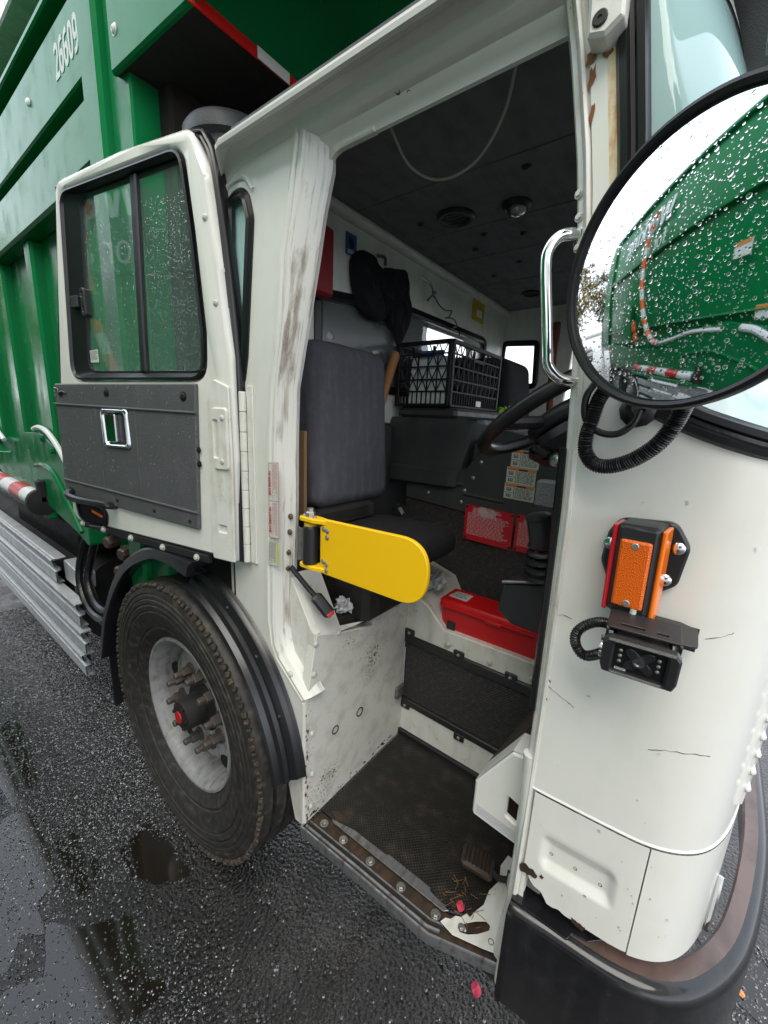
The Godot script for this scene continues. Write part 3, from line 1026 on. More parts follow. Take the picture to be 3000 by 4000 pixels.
func roof_and_inside(T: Node3D, P: Array) -> void:
	var b := MB.new()
	# roof with thickness
	var roof := grp(T, "roof")
	var ro := [Vector2(-1.11, -0.10), Vector2(-1.11, -1.74), Vector2(-1.0, -1.84)]
	var pts := PackedVector2Array([Vector2(-1.10, 0.20), Vector2(-1.10, 1.72), Vector2(-1.06, 1.84), Vector2(-0.25, 1.84), Vector2(0.0, 1.70), Vector2(0.07, 1.3), Vector2(0.085, 0.92), Vector2(0.07, 0.54), Vector2(0.0, 0.2), Vector2(-0.22, 0.10), Vector2(-1.04, 0.10)])
	b.plate(rounded(pts, 0.08, 4), [], 2.325, 2.355, Transform3D(Basis(Vector3.RIGHT, Vector3.FORWARD, Vector3.UP), Vector3.ZERO), 0.02)
	put(roof, "roof_skin", b, "white")
	# header over the windscreen
	b = MB.new()
	var loops := []
	for y in [2.20, 2.27, 2.335]:
		var L := PackedVector3Array()
		for k in range(0, P.size()): L.append(on_plan(P, k, y, 0.004))
		loops.append(L)
	b.loft(loops, false)
	put(roof, "windscreen_header", b, "white", 50)
	# headliner: panels with grooves between, each a part of the ceiling
	var ceil := grp(T, "headliner")
	var R := Transform3D(Basis(Vector3.RIGHT, Vector3.FORWARD, Vector3.UP), Vector3.ZERO)
	var zs := [0.055, 0.44, 0.735, 0.98, 1.30, 1.80]
	for i in zs.size() - 1:
		b = MB.new()
		b.plate(rounded(pv([[-1.0, zs[i] + 0.003], [-0.10, zs[i] + 0.003], [-0.10, zs[i + 1] - 0.003], [-1.0, zs[i + 1] - 0.003]]), 0.01), [], 2.288, 2.31, R, 0.004)
		put(ceil, "ceiling_panel", b, "headliner")
	b = MB.new()
	b.box(Vector3(-0.5, 2.318, -0.92), Vector3(1.1, 0.01, 1.8))
	put(ceil, "ceiling_backing", b, "wall_dark")
	for q in [[-0.745, 0.635, 0.062], [-0.785, 1.52, 0.05]]:
		b = MB.new()
		b.lathe([[0.062, 0.0], [0.062, 0.006], [0.055, 0.012], [0.046, 0.012], [0.042, 0.004], [0.040, -0.004], [0.001, -0.006]], 28, aim(Vector3(q[0], 2.287, -q[1]), Vector3.DOWN, q[2] / 0.062))
		put(ceil, "air_vent", b, "black_plastic")
		for k in 4:
			b = MB.new()
			b.box(Vector3(q[0], 2.281, -q[1] + (k - 1.5) * 0.02), Vector3(0.07, 0.003, 0.003))
			put(ceil, "vent_vane", b, "black_plastic")
	b = MB.new()
	b.lathe([[0.045, 0.0], [0.045, 0.006], [0.034, 0.016], [0.030, 0.012]], 24, aim(Vector3(-0.555, 2.287, -0.665), Vector3.DOWN))
	put(ceil, "dome_lamp_bezel", b, "black_plastic")
	b = MB.new()
	b.lathe([[0.026, 0.010], [0.022, 0.022], [0.012, 0.028], [0.001, 0.030]], 20, aim(Vector3(-0.552, 2.285, -0.668), Vector3(0.25, -1, 0.25)))
	put(ceil, "dome_lamp_lens", b, "lamp_lens")
	for q in [[-0.87, 0.62], [-0.72, 0.80], [-0.60, 0.86], [-0.80, 0.90], [-0.70, 1.1], [-0.85, 1.2], [-0.62, 1.25], [-0.47, 0.50]]: bolt(ceil, "screw", Vector3(q[0], 2.2875, -q[1]), Vector3.DOWN, 0.013, "rivet", "black_plastic")
	b = MB.new()
	b.tube(spline(v3([[-0.655, 2.29, -0.12], [-0.665, 2.262, -0.19], [-0.66, 2.23, -0.245], [-0.62, 2.208, -0.285], [-0.56, 2.203, -0.295], [-0.49, 2.215, -0.28], [-0.42, 2.245, -0.23], [-0.38, 2.29, -0.18]]), 6), 0.0032, 7)
	put(ceil, "hanging_cord", b, "cord")
	# rear wall inside with its window
	var back := grp(T, "rear_wall")
	var YZ := Transform3D(Basis(Vector3.FORWARD, Vector3.UP, Vector3.RIGHT), Vector3.ZERO)  # x of the plate is depth into the cab (-z), plate faces +x
	var win := rounded(pv([[0.285, 1.745], [1.53, 1.745], [1.555, 2.085], [0.81, 2.075], [0.285, 2.015]]), [0.04, 0.05, 0.06, 0.0, 0.03])
	b = MB.new()
	b.plate(pv([[0.02, 1.62], [1.84, 1.62], [1.84, 2.30], [0.02, 2.30]]), [win], -1.05, -1.02, YZ, 0.004)
	put(back, "wall_sheet", b, "white_inside")
	b = MB.new()
	b.plate(pv([[0.03, 0.95], [1.84, 0.95], [1.84, 1.619], [0.03, 1.619]]), [], -1.05, -1.018, YZ, 0.003)
	put(back, "lower_lining", b, "wall_dark")
	b = MB.new()
	strip(b, Array(win).map(func(p): return YZ * Vector3(p.x, p.y, -1.02)), [Vector3.RIGHT], [[-0.02, -0.004], [-0.02, 0.006], [-0.01, 0.011], [0.0, 0.007], [0.012, 0.006], [0.012, -0.01]], true)
	put(back, "window_gasket", b, "seal")
	b = MB.new()
	b.plate(MB.inset(win, 0.004), [], -1.036, -1.032, YZ)
	put(back, "window_pane", b, "glass")
	# dust-grey film panels scraped off the glass in places
	b = MB.new()
	b.plate(pv([[0.30, 1.76], [1.02, 1.76], [0.965, 1.85], [0.975, 1.95], [0.95, 2.0], [0.96, 2.055], [0.80, 2.06], [0.30, 2.0]]), [blob(0.42, 1.82, 0.028, 9, 1.5), blob(0.62, 1.875, 0.04, 8, 0.35), blob(0.36, 1.90, 0.018, 7, 0.7)], -1.0315, -1.030, YZ)
	put(back, "dusty_film", b, "glass_dirty")
	b = MB.new()
	b.tube(v3([[-1.012, 2.272, -0.03], [-1.012, 2.272, -1.80]]), 0.02, 10)
	put(back, "cove_moulding", b, "white_inside")
	bolt(back, "bolt", Vector3(-1.017, 1.70, -0.235), Vector3.RIGHT, 0.011, "dome", "bolt_dark")
	# cards and stickers on the wall
	b = MB.new()
	b.plate(rrect(0.434, 2.192, 0.052, 0.066, 0.003), [], -1.0185, -1.0165, YZ)
	put(back, "blue_card", b, "blue_label")
	b = MB.new()
	b.plate(blob(0.434, 2.197, 0.014, 9, 1.3, 0.3), [], -1.0160, -1.0155, YZ)
	put(back, "card_print", b, "print_black")
	b = MB.new()
	b.plate(rrect(0.434, 2.170, 0.036, 0.012, 0.002), [], -1.0160, -1.0155, YZ)
	put(back, "card_print", b, "litter")
	b = MB.new()
	b.plate(rrect(1.42, 2.205, 0.14, 0.096, 0.003), [], -1.0185, -1.0165, YZ)
	put(back, "yellow_sticker", b, "yellow_label")
	b = MB.new()
	b.plate(rrect(1.43, 2.195, 0.06, 0.035, 0.002), [], -1.0160, -1.0155, YZ)
	put(back, "sticker_panel", b, "paper")
	# far side wall with its window, and the far quarter
	var far := grp(T, "far_wall")
	var XF := Transform3D(Basis(), Vector3.ZERO)
	var w2 := rounded(pv([[-1.03, 1.86], [-0.80, 1.86], [-0.815, 2.105], [-1.02, 2.115]]), 0.03)
	var w3 := rounded(pv([[-0.66, 1.35], [-0.26, 1.38], [-0.30, 2.10], [-0.62, 2.10]]), 0.05)
	b = MB.new()
	b.plate(pv([[-1.08, 0.8], [-0.12, 0.8], [-0.20, 2.32], [-1.08, 2.32]]), [w2, w3.duplicate()], -1.84, -1.80, XF, 0.004)
	put(far, "wall_sheet", b, "white_inside")
	b = MB.new()
	strip(b, Array(w2).map(func(p): return Vector3(p.x, p.y, -1.80)), [Vector3.BACK], [[-0.02, -0.004], [-0.02, 0.006], [0.0, 0.009], [0.012, 0.004], [0.012, -0.01]], true)
	put(far, "window_gasket", b, "seal")
	for w in [w2, w3]:
		b = MB.new()
		b.plate(MB.inset(w, 0.002), [], -1.822, -1.818, XF)
		put(far, "window_pane", b, "glass")
	b = MB.new()
	b.tube(spline(v3([[-0.70, 2.18, -1.72], [-0.69, 2.0, -1.70], [-0.66, 1.7, -1.66], [-0.62, 1.5, -1.6]]), 5), 0.02, 6)
	put(far, "hanging_belt", b, "belt")

# ---------------------------------------------------------------- printed labels
func sheet(parent: Node, called: String, c: Array, m: String) -> MeshInstance3D:
	var b := MB.new()
	b.quad(c[0], c[1], c[2], c[3])
	return put(parent, called, b, m)

var printed := 0
func print_sheet(w: int, h: int, kind: String) -> String:
	var im := Image.create(w, h, false, Image.FORMAT_RGB8)
	var r := RandomNumberGenerator.new()
	r.seed = 100 + printed
	printed += 1
	var paper := lin(0.62, 0.64, 0.60)
	var ink := lin(0.03, 0.03, 0.03)
	match kind:
		"tilt":
			ink = lin(0.45, 0.06, 0.06)
			im.fill(paper)
			for x in [0, w - 6]: im.fill_rect(Rect2i(x, 0, 6, h), ink)
			for y in [0, h - 5, h / 2 - 3]: im.fill_rect(Rect2i(0, y, w, 5), ink)
			small_print(im, r, Rect2i(60, 14, w - 76, h / 2 - 30), ink, true)
			small_print(im, r, Rect2i(60, h / 2 + 14, w - 76, h / 2 - 30), ink, true)
		"notice":
			im.fill(paper)
			im.fill_rect(Rect2i(w - 26, 0, 26, h), lin(0.62, 0.60, 0.05))
			small_print(im, r, Rect2i(10, 10, w - 44, h - 20), ink, true)
		"warning":
			im.fill(paper)
			im.fill_rect(Rect2i(4, 4, w - 8, h / 6), lin(0.80, 0.24, 0.03))
			im.fill_rect(Rect2i(w * 0.42, 8, w * 0.3, h / 9), ink)
			im.fill_rect(Rect2i(w / 3 - 2, h / 6 + 4, 3, h * 5 / 6 - 8), ink)
			im.fill_rect(Rect2i(4, h * 0.58, w / 3 - 6, 3), ink)
			for k in 2:
				var cy := int(h * (0.38 if k == 0 else 0.79))
				im.fill_rect(Rect2i(w * 0.08, cy - h / 10, w * 0.16, h / 5), ink)
				im.fill_rect(Rect2i(w * 0.11, cy - h / 16, w * 0.10, h / 8), paper)
				im.fill_rect(Rect2i(w * 0.14, cy - h / 30, w * 0.05, h / 12), ink)
			small_print(im, r, Rect2i(w * 0.37, h * 0.24, w * 0.58, h * 0.68), ink, false)
		"placard":
			im.fill(lin(0.58, 0.012, 0.025))
			small_print(im, r, Rect2i(w * 0.25, h * 0.06, w * 0.5, h * 0.10), lin(0.75, 0.6, 0.6), false)
			small_print(im, r, Rect2i(w * 0.06, h * 0.22, w * 0.86, h * 0.62), lin(0.72, 0.55, 0.55), false)
			# faded, bleached part of the print
			var n := noise(256, 256, 0.01, 7)
			for y in h:
				for x in w:
					var d := Vector2((x - w * 0.42) / (w * 0.28), (y - h * 0.16) / (h * 0.20)).length() + (n[(y % 256) * 256 + x % 256] / 255.0 - 0.5) * 1.1
					if d < 1.0: im.set_pixel(x, y, im.get_pixel(x, y).lerp(lin(0.60, 0.55, 0.55), clampf((1.0 - d) * 2.2, 0, 0.9)))
		"plain":
			im.fill(paper)
			small_print(im, r, Rect2i(w * 0.08, h * 0.12, w * 0.84, h * 0.76), ink, false)
		"faint":
			im.fill(lin(0.60, 0.60, 0.62))
			small_print(im, r, Rect2i(w * 0.03, h * 0.1, w * 0.94, h * 0.8), lin(0.48, 0.48, 0.52), false)
	var m := plain("print_%d" % printed, Color.WHITE, 0.45)
	m.albedo_texture = tex(im)
	m.texture_repeat = false
	return "print_%d" % printed

func small_print(im: Image, r: RandomNumberGenerator, box: Rect2i, ink: Color, upright: bool) -> void:
	var step := 9
	if upright:
		var x := box.position.x
		while x + 4 < box.end.x:
			var y := box.position.y
			var stop := box.end.y - r.randi_range(0, box.size.y / 3)
			while y < stop:
				var l := r.randi_range(6, 30)
				im.fill_rect(Rect2i(x, y, 4, mini(l, box.end.y - y)), ink)
				y += l + 5
			x += step
	else:
		var y := box.position.y
		while y + 4 < box.end.y:
			var x := box.position.x
			var stop := box.end.x - r.randi_range(0, box.size.x / 4)
			while x < stop:
				var l := r.randi_range(6, 28)
				im.fill_rect(Rect2i(x, y, mini(l, box.end.x - x), 4), ink)
				x += l + 5
			y += step

# ---------------------------------------------------------------- the open door
func build_door(T: Node3D) -> void:
	var D := grp(T, "door", Vector3(-0.98, 0, 0.03))
	D.rotation.y = deg_to_rad(12)
	var b: MB
	var o := func(a: Array) -> PackedVector2Array:
		var p := PackedVector2Array()
		for q in a: p.append(Vector2(-q[0], q[1]))
		return p
	var outer := rounded(o.call([[0.035, 1.205], [0.82, 1.212], [0.850, 1.245], [0.846, 1.344], [0.835, 1.66], [0.820, 1.74], [0.768, 2.033], [0.718, 2.300], [0.41, 2.317], [0.135, 2.312], [0.075, 2.20], [0.045, 1.99], [0.022, 1.77], [0.018, 1.50]]), [0.004, 0.02, 0.02, 0.02, 0.05, 0.05, 0.1, 0.055, 0.1, 0.05, 0.1, 0.2, 0.2, 0.1], 6)
	var hole := rounded(o.call([[0.748, 1.718], [0.122, 1.718], [0.116, 1.836], [0.139, 2.08], [0.165, 2.272], [0.694, 2.262]]), [0.055, 0.055, 0.05, 0.05, 0.05, 0.05], 6)
	b = MB.new()
	b.plate(outer, [hole], -0.045, 0.0, Transform3D(), 0.013)
	put(D, "door_frame", b, "white", 50)
	# flange plate of the outer skin, seen as a thin white line behind the seal
	b = MB.new()
	b.plate(MB.inset(outer, -0.010), [hole], -0.056, -0.0455, Transform3D(), 0.002)
	put(D, "outer_skin", b, "white")
	# rubber seal round the edge
	b = MB.new()
	var path := []
	for p in spline([Vector2(-0.022, 1.205), Vector2(-0.016, 1.5), Vector2(-0.019, 1.77), Vector2(-0.038, 1.99), Vector2(-0.066, 2.20), Vector2(-0.095, 2.280), Vector2(-0.15, 2.304), Vector2(-0.41, 2.302), Vector2(-0.70, 2.286), Vector2(-0.735, 2.26), Vector2(-0.78, 2.03), Vector2(-0.838, 1.72), Vector2(-0.852, 1.35)], 6): path.append(Vector3(p.x, p.y, -0.03))
	strip(b, path, [Vector3.BACK], [[-0.012, -0.014], [-0.014, 0.010], [-0.008, 0.018], [-0.002, 0.012], [0.002, 0.018], [0.009, 0.014], [0.012, 0.0], [0.008, -0.014]])
	put(D, "edge_seal", b, "seal", 50)
	# deep black window frame, two panes and the divider
	b = MB.new()
	var inner := rounded(o.call([[0.684, 1.742], [0.136, 1.738], [0.131, 1.84], [0.151, 2.08], [0.171, 2.263], [0.630, 2.250]]), 0.045, 6)
	var hp := []
	for q in [[hole, 0.002, 0.0], [MB.inset(hole, 0.006), 0.005, 0.0], [MB.inset(hole, 0.011), -0.004, 0.0], [inner, -0.018, 0.0], [MB.inset(inner, 0.005), -0.017, 0.0], [MB.inset(inner, 0.007), -0.030, 0.0]]:
		var L := PackedVector3Array()
		for p in q[0]: L.append(Vector3(p.x, p.y, q[1]))
		hp.append(L)
	hp.reverse()
	if hp[0].size() == hp[-1].size(): b.loft(hp, true)
	put(D, "window_frame", b, "rubber", 45)
	b = MB.new()
	b.plate(MB.inset(inner, 0.003), [], -0.028, -0.024)
	put(D, "window_pane", b, "glass")
	b = MB.new()
	b.plate(o.call([[0.405, 1.742], [0.379, 1.742], [0.357, 2.256], [0.383, 2.256]]), [], -0.024, -0.010, Transform3D(), 0.004)
	put(D, "window_divider", b, "black_plastic")
	# window latch
	b = MB.new()
	b.box(Vector3(-0.680, 1.955, -0.006), Vector3(0.040, 0.036, 0.02), Basis(), 0.003)
	b.plate(rrect(-0.640, 1.952, 0.024, 0.085, 0.011), [rrect(-0.640, 1.975, 0.008, 0.014, 0.002), rrect(-0.640, 1.932, 0.008, 0.014, 0.002)], -0.02, 0.0, Transform3D(), 0.003)
	put(D, "window_latch", b, "black_plastic")
	bolt(D, "latch_screw", Vector3(-0.725, 1.952, -0.006), Vector3(0.4, 0, 1), 0.006, "rivet", "bolt_dark")
	sheet(D, "window_sticker", [Vector3(-0.668, 1.775, -0.0225), Vector3(-0.624, 1.775, -0.0225), Vector3(-0.624, 1.815, -0.0225), Vector3(-0.668, 1.812, -0.0225)], print_sheet(96, 96, "plain"))
	# grey moulded trim with pressed lines
	b = MB.new()
	var trim := rounded(o.call([[0.835, 1.705], [0.146, 1.707], [0.166, 1.285], [0.835, 1.318], [0.848, 1.35]]), [0.006, 0.006, 0.006, 0.012, 0.01])
	b.plate(trim, [rrect(-0.513, 1.568, 0.132, 0.124, 0.014)], 0.001, 0.012, Transform3D(), 0.004)
	put(D, "trim_panel", b, "grey_plastic")
	for l in [[[0.846, 1.637], [0.148, 1.628]], [[0.846, 1.372], [0.162, 1.338]]]:
		b = MB.new()
		b.tube([Vector3(-l[0][0], l[0][1], 0.0125), Vector3(-l[1][0], l[1][1], 0.0125)], 0.004, 8)
		put(D, "trim_ridge", b, "grey_plastic")
	for l in [[[0.612, 1.628], [0.606, 1.362]], [[0.415, 1.628], [0.415, 1.352]]]:
		b = MB.new()
		b.tube([Vector3(-l[0][0], l[0][1], 0.0110), Vector3(-l[1][0], l[1][1], 0.0110)], 0.0028, 6)
		put(D, "trim_ridge", b, "grey_plastic")
	for q in [[0.800, 1.676], [0.545, 1.678], [0.195, 1.672]]: bolt(D, "trim_screw", Vector3(-q[0], q[1], 0.012), Vector3.BACK, 0.011, "dome", "bolt_dark")
	for q in [[0.815, 1.342], [0.545, 1.330], [0.20, 1.308], [0.36, 1.318]]: bolt(D, "trim_screw", Vector3(-q[0], q[1], 0.012), Vector3.BACK, 0.006, "rivet", "bolt_dark")
	for y in [1.525, 1.485]: bolt(D, "trim_clip", Vector3(-0.156, y, 0.004), Vector3.BACK, 0.010, "rivet", "void")
	b = MB.new()
	b.tube(spline(v3([[-0.83, 1.690, 0.014], [-0.81, 1.688, 0.016], [-0.80, 1.676, 0.018], [-0.785, 1.680, 0.016], [-0.765, 1.674, 0.015]]), 4), 0.0022, 6)
	put(D, "wire_clip", b, "steel")
	# chrome paddle handle in its square bezel
	b = MB.new()
	b.plate(rrect(-0.513, 1.568, 0.134, 0.126, 0.018), [rrect(-0.513, 1.568, 0.104, 0.096, 0.010)], 0.006, 0.020, Transform3D(), 0.006)
	put(D, "handle_bezel", b, "chrome", 60)
	b = MB.new()
	b.box(Vector3(-0.513, 1.568, 0.002), Vector3(0.118, 0.108, 0.003))
	put(D, "handle_recess", b, "black_plastic")
	b = MB.new()
	b.plate(rrect(-0.538, 1.568, 0.052, 0.090, 0.005), [], 0.0045, 0.015, Transform3D(), 0.003)
	put(D, "handle_paddle", b, "chrome")
	# pull handle and the recess of the outer latch under it
	b = MB.new()
	b.tube(spline(v3([[-0.800, 1.330, 0.0], [-0.798, 1.332, 0.022], [-0.790, 1.320, 0.034], [-0.74, 1.312, 0.036], [-0.65, 1.312, 0.036], [-0.585, 1.312, 0.034], [-0.575, 1.308, 0.02], [-0.575, 1.305, 0.0]]), 4), 0.0125, 8)
	put(D, "pull_handle", b, "rubber")
	var rec := rounded(o.call([[0.795, 1.296], [0.655, 1.290], [0.632, 1.268], [0.640, 1.228], [0.74, 1.222], [0.785, 1.245]]), 0.018)
	b = MB.new()
	b.plate(rec, [MB.inset(rec, 0.009)], 0.0, 0.007, Transform3D(), 0.003)
	put(D, "latch_rim", b, "rubber")
	b = MB.new()
	b.plate(MB.inset(rec, 0.008), [], 0.0008, 0.0016)
	put(D, "latch_recess", b, "void")
	b = MB.new()
	b.plate(o.call([[0.715, 1.272], [0.655, 1.258], [0.657, 1.250], [0.716, 1.264]]), [], 0.002, 0.004)
	put(D, "latch_tag", b, "orange_tape")
	# strip along the bottom with its bolts
	b = MB.new()
	b.plate(o.call([[0.795, 1.200], [0.14, 1.183], [0.14, 1.207], [0.795, 1.222]]), [], -0.01, 0.004, Transform3D(), 0.001)
	put(D, "bottom_strip", b, "rubber")
	for q in [[0.778, 1.214], [0.655, 1.209], [0.505, 1.203], [0.345, 1.198], [0.19, 1.193]]: bolt(D, "bolt", Vector3(-q[0], q[1], 0.004), Vector3.BACK, 0.0075, "hex", "bolt_white")
	# raised hinge side of the frame with its bolts and pressings
	b = MB.new()
	b.plate(rounded(o.call([[0.118, 1.205], [0.030, 1.205], [0.026, 1.50], [0.03, 1.70], [0.085, 1.72], [0.112, 1.66], [0.116, 1.40]]), 0.008), [rrect(-0.072, 1.302, 0.030, 0.020, 0.004)], 0.0, 0.006, Transform3D(), 0.003)
	put(D, "hinge_stile", b, "white_soiled")
	b = MB.new()
	b.plate(rounded(o.call([[0.092, 1.475], [0.034, 1.475], [0.034, 1.645], [0.092, 1.645]]), 0.012), [rrect(-0.078, 1.560, 0.014, 0.10, 0.004)], 0.006, 0.012, Transform3D(), 0.004)
	put(D, "check_pressing", b, "white_soiled")
	for q in [[0.050, 1.618, 0.010], [0.056, 1.500, 0.010]]: bolt(D, "bolt", Vector3(-q[0], q[1], 0.011), Vector3.BACK, 0.008, "dome", "bolt_white")
	for q in [[0.066, 1.908, 0.0], [0.090, 2.106, 0.0]]: bolt(D, "bolt", Vector3(-q[0], q[1], 0.0), Vector3.BACK, 0.008, "dome", "bolt_white")
	# piano hinge
	var H := grp(T, "piano_hinge")
	b = MB.new()
	b.box(Vector3(-0.968, 1.455, 0.003), Vector3(0.028, 0.50, 0.006), Basis(), 0.002)
	put(H, "hinge_leaf", b, "white_soiled")
	var k := MB.new()
	k.lathe([[0.0085, -0.026], [0.0095, -0.025], [0.0095, 0.025], [0.0085, 0.026]], 14, Transform3D(), true, true)
	var km := k.mesh(30)
	for i in 9: inst(H, "hinge_knuckle", km, "white_soiled", Transform3D(Basis(), Vector3(-0.987, 1.235 + i * 0.0535, 0.014)))

# ---------------------------------------------------------------- round mirror
const MIRROR_C := Vector3(-0.0385, 1.7920, 0.146)
const MIRROR_N := Vector3(-0.4440, -0.0785, 0.8926)
func build_mirror(T: Node3D) -> void:
	var Mr := grp(T, "round_mirror")
	var X := aim(MIRROR_C, MIRROR_N)
	var R := 0.1385
	var b := MB.new()
	b.lathe([[R - 0.006, -0.018], [R - 0.001, -0.008], [R, 0.0], [R - 0.002, 0.004], [R - 0.0055, 0.0055], [R - 0.009, 0.004], [R - 0.010, -0.002]], 96, X)
	b.lathe([[R - 0.006, -0.018], [R - 0.03, -0.04], [R - 0.06, -0.062], [0.001, -0.066]], 64, X)
	put(Mr, "housing", b, "rubber", 40)
	b = MB.new()
	var rad := 0.80
	var prof := []
	for i in 26:
		var r := (R - 0.0105) * (1.0 - i / 25.0)
		prof.append([maxf(r, 0.00005), sqrt(rad * rad - r * r) - sqrt(rad * rad - pow(R - 0.0105, 2)) - 0.001])
	b.lathe(prof, 96, X)
	put(Mr, "mirror_glass", b, "mirror", 80)
	# arm to the front post
	b = MB.new()
	b.tube(spline([MIRROR_C - MIRROR_N * 0.06, MIRROR_C - MIRROR_N * 0.10 + Vector3(0.05, 0.02, 0), Vector3(0.10, 1.85, -0.02), Vector3(0.08, 2.0, -0.03)], 5), 0.012, 10)
	put(Mr, "mounting_arm", b, "black_plastic")
	# raindrops on the glass, as the lenses they are
	var spots := []
	var r2 := RandomNumberGenerator.new()
	r2.seed = 77
	var n := 0
	while n < 3200:
		var q := sqrt(r2.randf()) * (R - 0.014)
		var a := r2.randf() * TAU
		var size := 0.00055 + 0.0016 * pow(r2.randf(), 5.0) + (0.0005 if n % 5 == 0 else 0.0)
		var ok := true
		for s in spots:
			if Vector2(s[0] - q * cos(a), s[1] - q * sin(a)).length() < (s[2] + size) * 1.15: ok = false; break
		n += 1
		if not ok: continue
		spots.append([q * cos(a), q * sin(a), size])
	var tr := []
	for s in spots:
		var q2: float = s[0] * s[0] + s[1] * s[1]
		var h := sqrt(rad * rad - q2) - sqrt(rad * rad - pow(R - 0.0105, 2)) - 0.001
		var nn := (X.basis * Vector3(s[0], sqrt(rad * rad - q2), s[1])).normalized()
		var x := aim(X * Vector3(s[0], h, s[1]), nn, s[2])
		tr.append(x)
	drops(Mr, "rain_drops", tr)

func drops(parent: Node, called: String, tr: Array) -> void:
	if not bolt_meshes.has("drop"):
		var d := MB.new()
		d.lathe([[0.001, 0.0], [1.0, 0.0], [0.97, 0.18], [0.82, 0.30], [0.5, 0.40], [0.001, 0.44]], 10)
		bolt_meshes["drop"] = d.mesh(70)
	var mm := MultiMesh.new()
	mm.transform_format = MultiMesh.TRANSFORM_3D
	mm.mesh = bolt_meshes["drop"]
	mm.instance_count = tr.size()
	for i in tr.size(): mm.set_instance_transform(i, tr[i])
	var o := MultiMeshInstance3D.new()
	o.name = called
	o.multimesh = mm
	o.material_override = mat["water"]
	o.set_meta("kind", "stuff")
	parent.add_child(o, true)

# ---------------------------------------------------------------- front wheel, fender, chassis
const WC := Vector3(-1.345, 0.528, 0.0)   # hub of the near front wheel; its outer face lies at z = 0.10

func tyre_mesh(R: float) -> MB:
	var b := MB.new()
	# the axis of the wheel is z: local y of the lathe
	var X := Transform3D(Basis(Vector3.RIGHT, Vector3.BACK, Vector3.DOWN), Vector3.ZERO)
	b.lathe([[0.285, 0.035], [0.292, 0.055], [0.305, 0.066], [0.335, 0.082], [0.345, 0.081], [0.348, 0.086], [0.38, 0.098], [0.405, 0.103], [0.410, 0.100], [0.414, 0.104], [0.43, 0.106], [0.436, 0.102], [0.440, 0.106], [0.452, 0.106], [0.456, 0.102], [0.460, 0.105], [0.470, 0.104], [0.474, 0.100], [0.478, 0.103], [0.485, 0.102], [0.491, 0.1]], 112, X)
	return b

func build_wheel(T: Node3D, c: Vector3) -> Node3D:
	var Wn := grp(T, "front_wheel", c)
	var X := Transform3D(Basis(Vector3.RIGHT, Vector3.BACK, Vector3.DOWN), Vector3.ZERO)
	var b := tyre_mesh(0.535)
	put(Wn, "tyre_sidewall", b, "tyre", 25)
	# tread: shoulder, then ribs with grooves between
	b = MB.new()
	b.lathe([[0.491, 0.1], [0.499, 0.0965], [0.509, 0.088], [0.515, 0.074], [0.518, 0.060], [0.506, 0.057], [0.506, 0.050], [0.520, 0.047], [0.523, 0.012], [0.510, 0.009], [0.510, 0.001], [0.525, -0.002], [0.526, -0.042], [0.512, -0.045], [0.512, -0.053], [0.526, -0.056], [0.525, -0.096], [0.511, -0.099], [0.511, -0.107], [0.522, -0.110], [0.517, -0.16], [0.495, -0.182], [0.44, -0.2], [0.3, -0.15]], 112, X)
	put(Wn, "tyre_tread", b, "tyre", 30)
	# worn lugs along the shoulder
	var lug := MB.new()
	lug.box(Vector3(0, 0.5035, 0.0905), Vector3(0.0150, 0.016, 0.030), Basis(Vector3.RIGHT, -0.75), 0.003)
	var lm := lug.mesh(30)
	for i in 132:
		var a := TAU * i / 132.0 + rng.randf_range(-0.004, 0.004)
		inst(Wn, "shoulder_lug", lm, "tyre_mud" if (i * 7) % 11 < 7 else "tyre", Transform3D(Basis(Vector3.BACK, a + rng.randf_range(-0.008, 0.008)).scaled_local(Vector3(rng.randf_range(0.6, 1.4), rng.randf_range(0.99, 1.003), 1.0)), Vector3.ZERO))
	# steel rim and disc
	b = MB.new()
	b.lathe([[0.283, 0.030], [0.290, 0.046], [0.296, 0.056], [0.293, 0.064], [0.284, 0.064], [0.276, 0.056], [0.268, 0.040], [0.262, 0.014], [0.258, -0.02], [0.254, -0.05], [0.249, -0.060], [0.242, -0.052], [0.234, -0.030], [0.215, -0.012], [0.19, -0.004], [0.115, -0.002], [0.105, -0.008], [0.10, -0.03]], 72, X)
	put(Wn, "rim", b, "rim_paint", 35)
	for i in 5:
		var a := TAU * i / 5.0 + 0.35
		b = MB.new()
		b.plate(disc(cos(a) * 0.222, sin(a) * 0.222, 0.026, 20), [], -0.017, -0.006)
		put(Wn, "hand_hole", b, "void")
	# hub and its red cap
	b = MB.new()
	b.lathe([[0.104, -0.03], [0.104, -0.010], [0.085, 0.004], [0.062, 0.008], [0.058, 0.070], [0.054, 0.078], [0.034, 0.084], [0.022, 0.085]], 40, X)
	put(Wn, "hub", b, "chassis", 30)
	b = MB.new()
	b.lathe([[0.023, 0.083], [0.022, 0.090], [0.001, 0.091]], 24, X)
	put(Wn, "hub_cap", b, "red_tape")
	for i in 6:
		var a := TAU * i / 6.0
		bolt(Wn, "hub_bolt", Vector3(cos(a) * 0.046, sin(a) * 0.046, 0.080), Vector3.BACK, 0.006, "hex", "bolt_dark")
	var nut := MB.new()
	nut.lathe([[0.024, 0.0], [0.024, 0.006], [0.018, 0.007]], 18)
	nut.lathe([[0.0165, 0.006], [0.0165, 0.030], [0.0145, 0.033], [0.0105, 0.033]], 6)
	nut.lathe([[0.0105, 0.032], [0.0105, 0.052], [0.009, 0.055], [0.001, 0.055]], 12)
	var nm := nut.mesh(30)
	for i in 10:
		var a := TAU * i / 10.0 + 0.15
		inst(Wn, "lug_nut", nm, "nut", aim(Vector3(cos(a) * 0.1425, sin(a) * 0.1425, -0.003), Vector3.BACK, 1.2))
	return Wn

